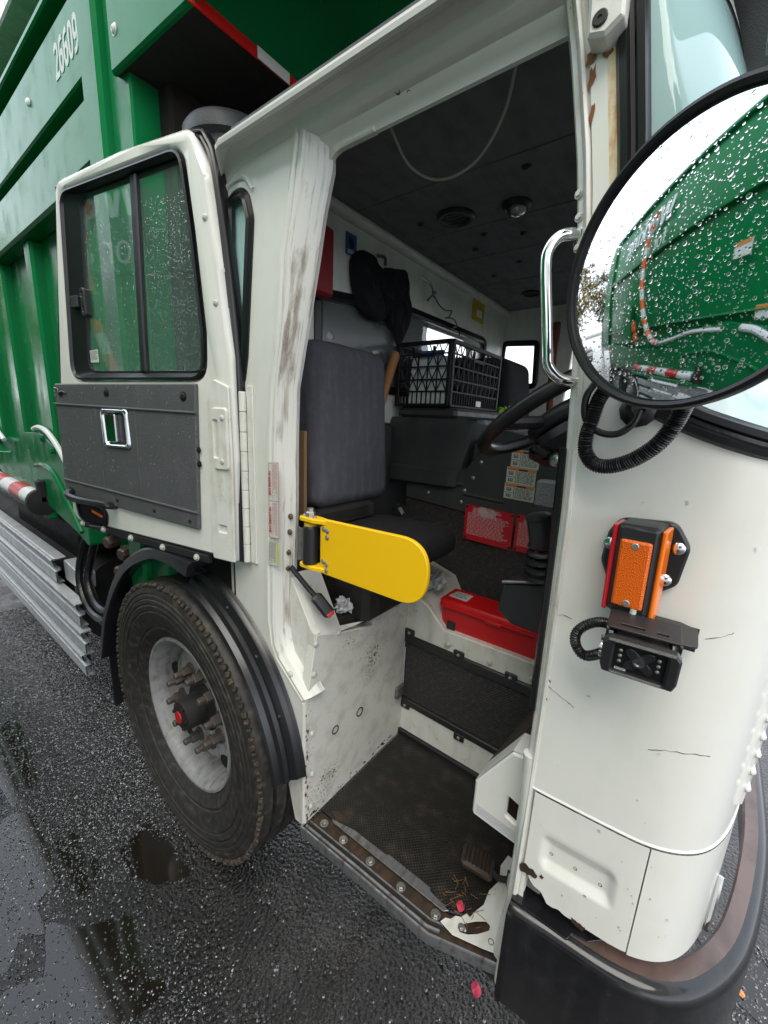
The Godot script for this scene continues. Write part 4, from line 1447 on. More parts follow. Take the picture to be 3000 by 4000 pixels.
func arc_band(mb: MB, c: Vector2, a0: float, a1: float, prof: Array, n := 48, ex := 1.0) -> void:
	# prof rows: [radius, z]
	var loops := []
	for i in n + 1:
		var a := deg_to_rad(lerpf(a0, a1, float(i) / n))
		var L := PackedVector3Array()
		for q in prof: L.append(Vector3(c.x + cos(a) * q[0] * ex, c.y + sin(a) * q[0], q[1]))
		loops.append(L)
	loops.reverse()
	mb.loft(loops, true, true, true)

func build_fender(T: Node3D) -> void:
	var F := grp(T, "fender")
	var b := MB.new()
	var c := Vector2(WC.x, WC.y)
	# inner liner
	arc_band(b, c, 200, -8, [[0.566, -0.25], [0.572, -0.25], [0.572, -0.001], [0.566, -0.001]])
	put(F, "liner", b, "brown_black")
	# rear arch strip: its own outline, nearly upright behind the wheel
	b = MB.new()
	var inn := spline([Vector2(-1.185, 1.128), Vector2(-1.33, 1.140), Vector2(-1.47, 1.112), Vector2(-1.70, 0.988), Vector2(-1.92, 0.745), Vector2(-2.056, 0.473)], 8)
	var ext := spline([Vector2(-1.160, 1.182), Vector2(-1.345, 1.182), Vector2(-1.53, 1.138), Vector2(-1.77, 0.985), Vector2(-1.965, 0.737), Vector2(-2.085, 0.475)], 8)
	var fl := []
	for i in inn.size():
		var p: Vector2 = inn[i]
		var q: Vector2 = ext[i]
		var L := PackedVector3Array()
		for t in [[0.06, 0.03], [0.0, 0.085], [0.0, 0.098], [0.08, 0.104], [0.8, 0.104], [0.95, 0.099], [1.0, 0.09], [1.02, -0.02], [0.85, -0.02], [0.8, 0.08], [0.2, 0.08]]:
			var w := p.lerp(q, t[0])
			L.append(Vector3(w.x, w.y, t[1]))
		fl.append(L)
	b.loft(fl, true, true, true)
	put(F, "rear_flare", b, "rubber_wet", 35)
	# front flare with its long ribs, hugging the cab side
	b = MB.new()
	arc_band(b, c, 80, 7, [[0.543, 0.066], [0.545, 0.080], [0.551, 0.085], [0.559, 0.080], [0.565, 0.066], [0.568, 0.063], [0.577, 0.056], [0.580, 0.044], [0.578, 0.038], [0.583, 0.034], [0.594, 0.027], [0.597, 0.016], [0.602, 0.011], [0.607, 0.003], [0.60, 0.001], [0.575, 0.001], [0.558, 0.035], [0.547, 0.064]])
	put(F, "front_flare", b, "rubber_wet", 32)
	for a in [62.0, 44.0, 26.0]: bolt(F, "screw", Vector3(c.x + cos(deg_to_rad(a)) * 0.582, c.y + sin(deg_to_rad(a)) * 0.582, 0.036), Vector3(cos(deg_to_rad(a)), sin(deg_to_rad(a)), 0.8), 0.006, "rivet", "bolt_dark")
	# mud flap behind the wheel
	b = MB.new()
	b.box(Vector3(-2.07, 0.45, -0.18), Vector3(0.012, 0.52, 0.50), Basis(), 0.003)
	put(F, "mud_flap", b, "rubber")
	# shield between wheel and step
	b = MB.new()
	b.plate(pv([[-1.085, 0.70], [-0.764, 0.70], [-0.764, 0.40], [-0.80, 0.40], [-0.84, 0.55]]), [], -0.03, -0.0005, Transform3D(), 0.002)
	put(F, "corner_skirt", b, "white_soiled")

func build_guard(T: Node3D) -> void:
	var G := grp(T, "side_guard")
	# extruded plank: grooves run along it; profile is [z, y]
	var prof := [[0.0, -0.064], [0.018, -0.064], [0.022, -0.060], [0.022, -0.004], [0.010, 0.002], [0.010, 0.012], [0.022, 0.018], [0.030, 0.056], [0.028, 0.064], [0.0, 0.064], [0.0, 0.060], [0.024, 0.056], [0.017, 0.020], [0.006, 0.014], [0.006, 0.0], [0.017, -0.006], [0.017, -0.058], [0.0, -0.060]]
	for q in [[0.592, -2.345, -6.5], [0.446, -2.315, -6.5], [0.300, -2.355, -6.5]]:
		var b := MB.new()
		var loops := []
		for x in [q[1], q[2]]:
			var L := PackedVector3Array()
			for p in prof: L.append(Vector3(x, q[0] + p[1], 0.06 + p[0] * 1.6))
			loops.append(L)
		b.loft(loops, true)
		put(G, "aluminium_plank", b, "aluminium", 20)
	var b := MB.new()
	var loops := []
	for x in [-2.69, -6.5]:
		var L := PackedVector3Array()
		for p in prof: L.append(Vector3(x, 0.738 + p[1] * 1.1, 0.055 + p[0] * 1.6))
		loops.append(L)
	b.loft(loops, true)
	put(G, "aluminium_plank", b, "aluminium", 20)
	b = MB.new()
	b.box(Vector3(-4.7, 0.809, 0.062), Vector3(4.02, 0.008, 0.055), Basis(), 0.003)
	put(G, "top_cap", b, "aluminium")
	b = MB.new()
	b.plate(rounded(pv([[-2.69, 0.68], [-2.45, 0.68], [-2.43, 0.78], [-2.69, 0.80]]), 0.02), [], -0.02, 0.05, Transform3D(), 0.004)
	put(G, "end_bracket", b, "aluminium")
	for x in [-2.5, -3.4, -4.6, -5.8]:
		b = MB.new()
		b.box(Vector3(x, 0.46, 0.045), Vector3(0.05, 0.46, 0.02), Basis(), 0.002)
		put(G, "upright", b, "chassis")
	b = MB.new()
	b.tube(v3([[-2.62, 0.50, -0.24], [-6.4, 0.50, -0.24]]), 0.27, 24)
	put(G, "added_dark_tank", b, "chassis")  # dark tank added behind the guard to blacken the gaps between planks
	# chassis rail, battery box and clutter behind the guard
	var C := grp(T, "chassis")
	b = MB.new()
	b.box(Vector3(-4.3, 0.86, -0.55), Vector3(6.6, 0.28, 0.10), Basis(), 0.01)
	put(C, "frame_rail", b, "chassis")
	b = MB.new()
	b.box(Vector3(-3.6, 0.74, -0.28), Vector3(1.5, 0.30, 0.40), Basis(), 0.03)
	put(C, "battery_box", b, "chassis")
	b = MB.new()
	b.box(Vector3(-4.3, 0.86, -1.5), Vector3(6.6, 0.28, 0.10), Basis(), 0.01)
	put(C, "frame_rail", b, "chassis")
	b = MB.new()
	b.tube(v3([[-1.345, 0.535, -0.12], [-1.345, 0.535, -1.9]]), 0.07, 12)
	put(C, "front_axle", b, "chassis")
	b = MB.new()
	b.box(Vector3(-0.95, 0.62, -1.35), Vector3(0.9, 0.3, 0.9), Basis(), 0.05)
	put(C, "engine_sump", b, "chassis")
	# hanging hoses beside the wheel arch and the green valve above
	for q in [[[-2.33, 1.06, 0.0], [-2.42, 0.90, 0.03], [-2.44, 0.74, 0.05], [-2.30, 0.63, 0.06], [-2.10, 0.64, 0.05], [-1.95, 0.78, 0.02], [-1.90, 1.0, -0.04]], [[-2.24, 1.06, 0.0], [-2.32, 0.90, 0.02], [-2.34, 0.77, 0.04], [-2.22, 0.68, 0.05], [-2.06, 0.70, 0.04], [-1.93, 0.85, 0.0], [-1.88, 1.02, -0.06]], [[-2.36, 1.08, -0.03], [-2.47, 0.9, -0.01], [-2.50, 0.73, 0.02], [-2.36, 0.60, 0.03], [-2.12, 0.60, 0.03], [-1.93, 0.74, 0.0], [-1.87, 1.0, -0.05]]]:
		b = MB.new()
		b.tube(spline(v3(q), 7), 0.019, 9)
		put(C, "air_hose", b, "hose")
	b = MB.new()
	b.plate(rounded(pv([[-2.36, 1.25], [-1.90, 1.25], [-1.92, 1.10], [-2.02, 0.90], [-2.08, 0.88], [-2.14, 1.05]]), 0.01), [], -0.08, -0.04, Transform3D(), 0.004)
	put(C, "valve_bracket", b, "green")
	b = MB.new()
	b.tube(spline(v3([[-2.16, 1.10, -0.02], [-2.10, 1.125, 0.0], [-2.03, 1.12, 0.02], [-1.97, 1.13, 0.0]]), 4), [0.02, 0.024, 0.028, 0.03, 0.032, 0.03, 0.03, 0.028, 0.03, 0.03, 0.028, 0.024, 0.018], 10)
	put(C, "green_valve", b, "green_bright")
	for q in [[-2.12, 1.02, 0.035], [-1.96, 1.0, 0.038], [-2.02, 0.90, 0.042]]:
		b = MB.new()
		b.lathe([[0.03, 0.0], [0.032, 0.01], [0.032, 0.05], [0.024, 0.06], [0.001, 0.06]], 8, aim(Vector3(q[0], q[1], -0.04), Vector3(0.2, -0.1, 1)))
		put(C, "pipe_fitting", b, "bumper_rust")

# ---------------------------------------------------------------- bumper
func build_bumper(T: Node3D, P: Array) -> void:
	var B := grp(T, "bumper")
	var pl := [[-0.140, 0.026], [-0.122, 0.026], [-0.062, 0.020], [0.014, 0.014], [0.060, 0.006], [0.10, -0.008], [0.134, -0.030], [0.166, -0.062], [0.202, -0.118], [0.230, -0.181], [0.251, -0.257], [0.271, -0.359], [0.290, -0.50], [0.30, -0.70], [0.305, -0.92]]
	var o := []
	for p in pl: o.append(Vector2(p[0], p[1]))
	for i in range(pl.size() - 2, -1, -1): o.append(Vector2(pl[i][0], -1.84 - pl[i][1]))
	o = spline(o, 3)
	var ring := func(prof: Array) -> Array:
		var loops := []
		for k in o.size():
			var a: Vector2 = o[maxi(k - 1, 0)]
			var c: Vector2 = o[mini(k + 1, o.size() - 1)]
			var t := (c - a).normalized()
			var n := Vector2(-t.y, t.x)
			var mid: Vector2 = Vector2(-0.3, -0.92) - o[k]
			if n.dot(mid) > 0: n = -n
			var L := PackedVector3Array()
			for q in prof: L.append(Vector3(o[k].x + n.x * q[0], q[1], o[k].y + n.y * q[0]))
			loops.append(L)
		return loops
	var b := MB.new()
	b.loft(ring.call([[-0.020, 0.720], [-0.012, 0.7185], [-0.005, 0.7145], [0.000, 0.708], [0.003, 0.700], [0.004, 0.690], [0.004, 0.48], [0.0, 0.47], [-0.006, 0.47], [-0.006, 0.69], [-0.020, 0.712]]), true, true, true)
	put(B, "face_plate", b, "bumper_black", 35)
	b = MB.new()
	b.loft(ring.call([[-0.019, 0.7203], [-0.043, 0.7205], [-0.047, 0.716], [-0.043, 0.712], [-0.019, 0.7125]]), true, true, true)
	put(B, "top_flange", b, "bumper_rust", 35)
	# left end of the flange is still black, with torn rust beside it
	b = MB.new()
	b.plate(rounded(pv([[-0.139, 0.03], [0.02, 0.032], [0.005, 0.018], [-0.005, 0.008], [-0.03, 0.004], [-0.035, -0.012], [-0.139, -0.012]]), 0.006), [], 0.7215, 0.7235, Transform3D(Basis(Vector3.RIGHT, Vector3.FORWARD, Vector3.UP), Vector3.ZERO), 0.001)
	put(B, "flange_paint", b, "bumper_black")

# ---------------------------------------------------------------- step well
func build_step(T: Node3D) -> void:
	var S := grp(T, "step_well")
	var b := MB.new()
	var YZ := Transform3D(Basis(Vector3.FORWARD, Vector3.UP, Vector3.RIGHT), Vector3.ZERO)
	# riser facing forward, soiled white sheet
	b.plate(pv([[0.002, 0.412], [0.508, 0.412], [0.508, 0.985], [0.47, 0.998], [0.30, 1.005], [0.30, 0.965], [0.285, 0.965], [0.13, 1.005], [0.045, 1.035], [0.012, 0.86], [0.002, 0.84]]), [], -0.785, -0.755, YZ, 0.002)
	put(S, "riser_sheet", b, "riser_paint")
	for q in [[0.72, 0.030], [0.575, 0.031], [0.915, 0.035], [1.008, 0.042], [0.46, 0.026], [1.004, 0.135], [0.998, 0.288], [0.985, 0.439]]: bolt(S, "bolt", Vector3(-0.755, q[0], -q[1]), Vector3.RIGHT, 0.0085, "dome", "bolt_white")
	bolt(S, "plug", Vector3(-0.7545, 0.661, -0.246), Vector3.RIGHT, 0.017, "plug", "chassis")
	bolt(S, "plug", Vector3(-0.7545, 0.668, -0.128), Vector3.RIGHT, 0.015, "plug", "void")
	b = MB.new()
	b.box(Vector3(-0.748, 0.615, -0.475), Vector3(0.016, 0.05, 0.05), Basis(), 0.004)
	put(S, "clip", b, "worn_steel")
	# rust freckles low on the riser and below the seat
	for q in [[0.845, 0.30, 0.012], [0.86, 0.33, 0.008], [0.83, 0.32, 0.007], [0.87, 0.28, 0.005], [0.81, 0.30, 0.004], [0.515, 0.085, 0.010], [0.505, 0.11, 0.008], [0.53, 0.10, 0.005], [0.52, 0.13, 0.006], [0.50, 0.07, 0.006], [0.95, 0.18, 0.006], [0.49, 0.30, 0.005]]:
		for k in 4:
			b = MB.new()
			b.plate(blob(q[1] + rng.randf_range(-0.018, 0.018), q[0] + rng.randf_range(-0.02, 0.02), q[2] * rng.randf_range(0.12, 0.4), 8, 1.2), [], -0.7548, -0.7543, YZ)
			put(S, "rust_speck", b, "brown_dirt")
	for k in 22:
		b = MB.new()
		b.plate(blob(rng.randf_range(0.002, 0.014), rng.randf_range(0.415, 0.80), rng.randf_range(0.0015, 0.005), 9, rng.randf_range(0.8, 2.4)), [], -0.7548, -0.7542, YZ)
		put(S, "rust_speck", b, "rust_flake")
	for k in 26:
		b = MB.new()
		var zz := rng.randf_range(0.01, 0.50)
		b.plate(blob(zz, 0.422 + absf(rng.randfn()) * 0.008, rng.randf_range(0.002, 0.007), 9, 0.6), [], -0.7548, -0.7542, YZ)
		put(S, "dirt_speck", b, "brown_dirt")
	# folded corner post
	b = MB.new()
	b.box(Vector3(-0.7635, 0.627, -0.013), Vector3(0.014, 0.43, 0.030), Basis(), 0.005)
	put(S, "corner_post", b, "white_worn")
	# sloping seat plinth from the riser up to the jamb
	b = MB.new()
	b.loft([PackedVector3Array([Vector3(-0.757, 1.036, -0.040), Vector3(-0.757, 1.006, -0.13), Vector3(-0.757, 0.99, -0.28)]), PackedVector3Array([Vector3(-0.772, 1.052, -0.040), Vector3(-0.775, 1.028, -0.13), Vector3(-0.775, 1.01, -0.16)]), PackedVector3Array([Vector3(-0.86, 1.19, -0.040), Vector3(-0.86, 1.185, -0.12), Vector3(-0.86, 1.185, -0.15)])], false)
	put(S, "seat_plinth", b, "white_worn")
	b = MB.new()
	b.plate(pv([[-0.86, 0.85], [-0.757, 0.85], [-0.757, 1.036], [-0.772, 1.052], [-0.86, 1.19]]), [], -0.06, -0.038, Transform3D(), 0.002)
	put(S, "plinth_side", b, "white_soiled")
	# back of the well: white strips and framed rubber mat
	b = MB.new()
	b.plate(pv([[-0.757, 0.845], [-0.14, 0.845], [-0.14, 0.925], [-0.595, 0.918], [-0.665, 0.985], [-0.757, 1.03]]), [], -0.53, -0.505, Transform3D(), 0.003)
	put(S, "upper_strip", b, "white_soiled")
	b = MB.new()
	b.plate(pv([[-0.757, 0.41], [-0.14, 0.41], [-0.14, 0.535], [-0.757, 0.545]]), [], -0.53, -0.505, Transform3D(), 0.003)
	put(S, "lower_strip", b, "white_worn")
	for q in [[-0.72, 0.955], [-0.575, 0.872], [-0.42, 0.868], [-0.28, 0.87]]: bolt(S, "bolt", Vector3(q[0], q[1], -0.504), Vector3.BACK, 0.0095, "dome", "bolt_white")
	b = MB.new()
	b.plate(pv([[-0.755, 0.53], [-0.14, 0.52], [-0.14, 0.85], [-0.755, 0.85]]), [], -0.535, -0.510, Transform3D(), 0.0)
	put(S, "wall_mat", b, "mat_rubber")
	b = MB.new()
	b.plate(pv([[-0.757, 0.812], [-0.14, 0.808], [-0.14, 0.845], [-0.757, 0.848]]), [], -0.512, -0.498, Transform3D(), 0.004)
	put(S, "mat_top_rail", b, "black_plastic")
	b = MB.new()
	b.plate(pv([[-0.757, 0.545], [-0.14, 0.534], [-0.14, 0.562], [-0.757, 0.575]]), [], -0.512, -0.499, Transform3D(), 0.004)
	put(S, "mat_bottom_rail", b, "black_plastic")
	for q in [[-0.735, 0.858], [-0.53, 0.851], [-0.345, 0.848], [-0.735, 0.545], [-0.50, 0.532], [-0.33, 0.53]]:
		b = MB.new()
		b.plate(rrect(q[0], q[1], 0.04, 0.028, 0.005), [], -0.504, -0.497, Transform3D(), 0.002)
		put(S, "mat_clip", b, "black_plastic")
		bolt(S, "bolt", Vector3(q[0], q[1], -0.497), Vector3.BACK, 0.0065, "rivet", "bolt")
	b = MB.new()
	b.plate(pv([[-0.757, 0.412], [-0.14, 0.412], [-0.14, 0.428], [-0.757, 0.432]]), [], -0.51, -0.490, Transform3D(), 0.002)
	put(S, "floor_edge", b, "rubber")
	# floor: mat, sill plate, tread edge
	var FX := Transform3D(Basis(Vector3.RIGHT, Vector3.FORWARD, Vector3.UP), Vector3.ZERO)
	b = MB.new()
	b.plate(pv([[-0.757, -0.004], [-0.55, 0.006], [-0.32, 0.014], [-0.165, 0.066], [-0.12, 0.08], [-0.12, 0.52], [-0.757, 0.52]]), [], 0.385, 0.405, FX, 0.004)
	put(S, "floor_pan", b, "brown_dirt")
	b = MB.new()
	b.plate(pv([[-0.750, 0.066], [-0.30, 0.080], [-0.24, 0.11], [-0.21, 0.20], [-0.14, 0.30], [-0.14, 0.505], [-0.750, 0.505]]), [], 0.4055, 0.416, FX, 0.003)
	put(S, "floor_mat", b, "floor_rubber")
	b = MB.new()
	b.plate(pv([[-0.70, 0.064], [-0.69, 0.058], [-0.31, 0.070], [-0.30, 0.080], [-0.36, 0.088], [-0.365, 0.095], [-0.50, 0.092], [-0.505, 0.086], [-0.62, 0.082]]), [], 0.4165, 0.4195, FX, 0.001)
	put(S, "tread_edge", b, "worn_steel")
	b = MB.new()
	b.plate(blob(-0.69, 0.082, 0.028, 14, 0.45, 0.3), [], 0.4165, 0.4175, FX)
	put(S, "rust_patch", b, "brown_dirt")
	for e in [[0.012, 0.0045, "worn_steel"], [0.022, 0.0035, "brown_black"], [0.029, 0.003, "worn_steel"]]:
		b = MB.new()
		b.tube(v3([[-0.752, 0.406, -e[0] + 0.006], [-0.55, 0.406, -e[0] - 0.004], [-0.33, 0.406, -e[0] - 0.012], [-0.30, 0.406, -e[0] - 0.022]]), e[1], 7)
		put(S, "sill_ridge", b, e[2])
	b = MB.new()
	b.loft([PackedVector3Array([Vector3(-0.765, 0.408, 0.004), Vector3(-0.55, 0.408, -0.006), Vector3(-0.32, 0.408, -0.014), Vector3(-0.165, 0.408, -0.066), Vector3(-0.13, 0.408, -0.078)]), PackedVector3Array([Vector3(-0.765, 0.402, 0.009), Vector3(-0.55, 0.402, -0.001), Vector3(-0.32, 0.402, -0.009), Vector3(-0.163, 0.402, -0.061), Vector3(-0.13, 0.402, -0.073)]), PackedVector3Array([Vector3(-0.765, 0.37, 0.006), Vector3(-0.55, 0.37, -0.004), Vector3(-0.32, 0.37, -0.012), Vector3(-0.165, 0.37, -0.064), Vector3(-0.13, 0.37, -0.076)])], false)
	put(S, "sill_lip", b, "worn_steel", 60)
	b = MB.new()
	b.box(Vector3(-0.45, 0.355, -0.29), Vector3(0.60, 0.05, 0.44), Basis(), 0.01)
	put(S, "under_floor", b, "brown_black")
	for q in [[-0.715, 0.045], [-0.635, 0.046], [-0.535, 0.050], [-0.43, 0.053], [-0.325, 0.058]]: bolt(S, "bolt", Vector3(q[0], 0.4065, -q[1]), Vector3.UP, 0.0085, "hex", "bolt")
	# painted corner of the sill where the paint has flaked to an outline
	b = MB.new()
	b.plate(pv([[-0.306, 0.047], [-0.300, 0.062], [-0.288, 0.068], [-0.282, 0.082], [-0.270, 0.088], [-0.262, 0.104], [-0.252, 0.102], [-0.247, 0.122], [-0.236, 0.15], [-0.238, 0.19], [-0.226, 0.23], [-0.238, 0.27], [-0.232, 0.31], [-0.13, 0.31], [-0.13, 0.088], [-0.16, 0.080], [-0.2, 0.064], [-0.235, 0.053], [-0.27, 0.042]]), [rounded(pv([[-0.268, 0.064], [-0.258, 0.058], [-0.240, 0.066], [-0.222, 0.082], [-0.203, 0.106], [-0.204, 0.118], [-0.216, 0.120], [-0.236, 0.104], [-0.256, 0.082]]), 0.006)], 0.4165, 0.4185, FX, 0.0008)
	put(S, "flaked_paint", b, "white_soiled")
	b = MB.new()
	b.plate(blob(-0.256, 0.070, 0.009, 12, 0.6, 0.25), [], 0.4168, 0.4178, FX)
	put(S, "flaked_paint", b, "white_soiled")
	bolt(S, "bolt", Vector3(-0.259, 0.4178, -0.069), Vector3.UP, 0.006, "hex", "bolt")
	bolt(S, "bolt", Vector3(-0.19, 0.4186, -0.088), Vector3.UP, 0.007, "plug", "bolt_rust")
	# kick box at the front of the well
	var K := grp(T, "kick_box")
	b = MB.new()
	b.plate(rounded(pv([[-0.260, 0.782], [-0.150, 0.772], [-0.150, 0.99], [-0.190, 0.985], [-0.260, 0.868]]), [0.008, 0, 0, 0.004, 0.006]), [rounded(pv([[-0.187, 0.830], [-0.165, 0.822], [-0.165, 0.870], [-0.187, 0.878]]), 0.003)], -0.062, -0.052, Transform3D(), 0.004)
	put(K, "face_plate", b, "white")
	b = MB.new()
	b.loft([PackedVector3Array([Vector3(-0.262, 0.866, -0.056), Vector3(-0.190, 0.988, -0.056), Vector3(-0.15, 0.992, -0.056)]), PackedVector3Array([Vector3(-0.260, 0.866, -0.12), Vector3(-0.188, 0.988, -0.12), Vector3(-0.15, 0.992, -0.12)])], false)
	put(K, "top_fold", b, "white_worn")
	b = MB.new()
	b.loft([PackedVector3Array([Vector3(-0.258, 0.80, -0.12), Vector3(-0.260, 0.866, -0.12), Vector3(-0.188, 0.988, -0.12), Vector3(-0.13, 0.992, -0.12)]), PackedVector3Array([Vector3(-0.235, 0.80, -0.495), Vector3(-0.235, 0.85, -0.495), Vector3(-0.175, 0.96, -0.495), Vector3(-0.13, 0.97, -0.495)])], false)
	put(K, "top_slope", b, "brown_dirt")
	b = MB.new()
	b.box(Vector3(-0.175, 0.85, -0.09), Vector3(0.03, 0.12, 0.004))
	put(K, "inner_box", b, "brown_dirt")
	sheet(K, "faint_label", [Vector3(-0.252, 0.790, -0.0515), Vector3(-0.158, 0.782, -0.0515), Vector3(-0.158, 0.806, -0.0515), Vector3(-0.252, 0.814, -0.0515)], print_sheet(256, 72, "faint"))
	b = MB.new()
	b.box(Vector3(-0.175, 0.62, -0.42), Vector3(0.16, 0.36, 0.10), Basis(), 0.01)
	put(K, "dark_housing", b, "brown_black")
	# pedal with its arm
	var Pd := grp(T, "pedal")
	b = MB.new()
	b.box(Vector3(-0.285, 0.452, -0.212), Vector3(0.088, 0.026, 0.062), Basis(Vector3.UP, 0.25) * Basis(Vector3.BACK, -0.18), 0.008)
	put(Pd, "pad", b, "brown_dirt")
	var ridge := MB.new()
	ridge.box(Vector3.ZERO, Vector3(0.004, 0.004, 0.052), Basis(), 0.001)
	var rm := ridge.mesh()
	for i in 7: inst(Pd, "pad_ridge", rm, "brown_black", Transform3D(Basis(Vector3.UP, 0.25) * Basis(Vector3.BACK, -0.18), Vector3(-0.285, 0.466, -0.212) + Basis(Vector3.UP, 0.25) * Basis(Vector3.BACK, -0.18) * Vector3((i - 3) * 0.011, 0, 0)))
	b = MB.new()
	b.tube(spline(v3([[-0.245, 0.452, -0.215], [-0.225, 0.445, -0.215], [-0.20, 0.442, -0.235], [-0.185, 0.455, -0.27], [-0.175, 0.50, -0.30], [-0.17, 0.60, -0.33]]), 5), 0.0075, 9)
	put(Pd, "arm", b, "chassis")
	b = MB.new()
	b.plate(rrect(0, 0, 0.028, 0.05, 0.002), [], 0, 0.004, Transform3D(Basis(Vector3.UP, -0.35), Vector3(-0.19, 0.47, -0.21)))
	put(Pd, "tag_holder", b, "black_plastic")
	sheet(Pd, "paper_tag", [Vector3(-0.200, 0.449, -0.2085), Vector3(-0.180, 0.449, -0.2015), Vector3(-0.180, 0.491, -0.2015), Vector3(-0.200, 0.491, -0.2085)], print_sheet(64, 96, "plain"))

# ---------------------------------------------------------------- inside the cab
func cushion(b: MB, c: Vector3, s: Vector3, bas: Basis, r: float, crown := 0.0) -> void:
	# a padded block: rounded on every edge, crowned on the +x face
	var loops := []
	var n := 8
	var lay := []
	for i in n + 1: lay.append([-s.x / 2 + r - r * cos(PI / 2 * i / n), r - r * sin(PI / 2 * i / n)])
	for i in n + 1: lay.append([s.x / 2 - r + r * sin(PI / 2 * i / n), r - r * cos(PI / 2 * i / n)])
	for l in lay:
		var rr := maxf(0.06 - l[1], 0.02)
		var L := PackedVector3Array()
		for p in rrect(0, 0, s.z - 2 * l[1], s.y - 2 * l[1], rr, 7):
			var bulge := 0.0
			if l[0] > 0: bulge = crown * (1.0 - pow(absf(p.x) / (s.z / 2), 2)) * (1.0 - pow(absf(p.y) / (s.y / 2), 2))
			L.append(c + bas * Vector3(l[0] + bulge, p.y, -p.x))
		loops.append(L)
	b.loft(loops, true)
	# crowned cap
	var last: PackedVector3Array = loops[-1]
	var mid := Vector3.ZERO
	for p in last: mid += p
	mid /= last.size()
	var prev := last
	for k in range(1, 7):
		var f := 1.0 - k / 6.0
		var L := PackedVector3Array()
		for p in last: L.append(mid.lerp(p, f) + bas.x * crown * (1.0 - f * f))
		b.loft([prev, L], true)
		prev = L
	b.fan(loops[0], true)

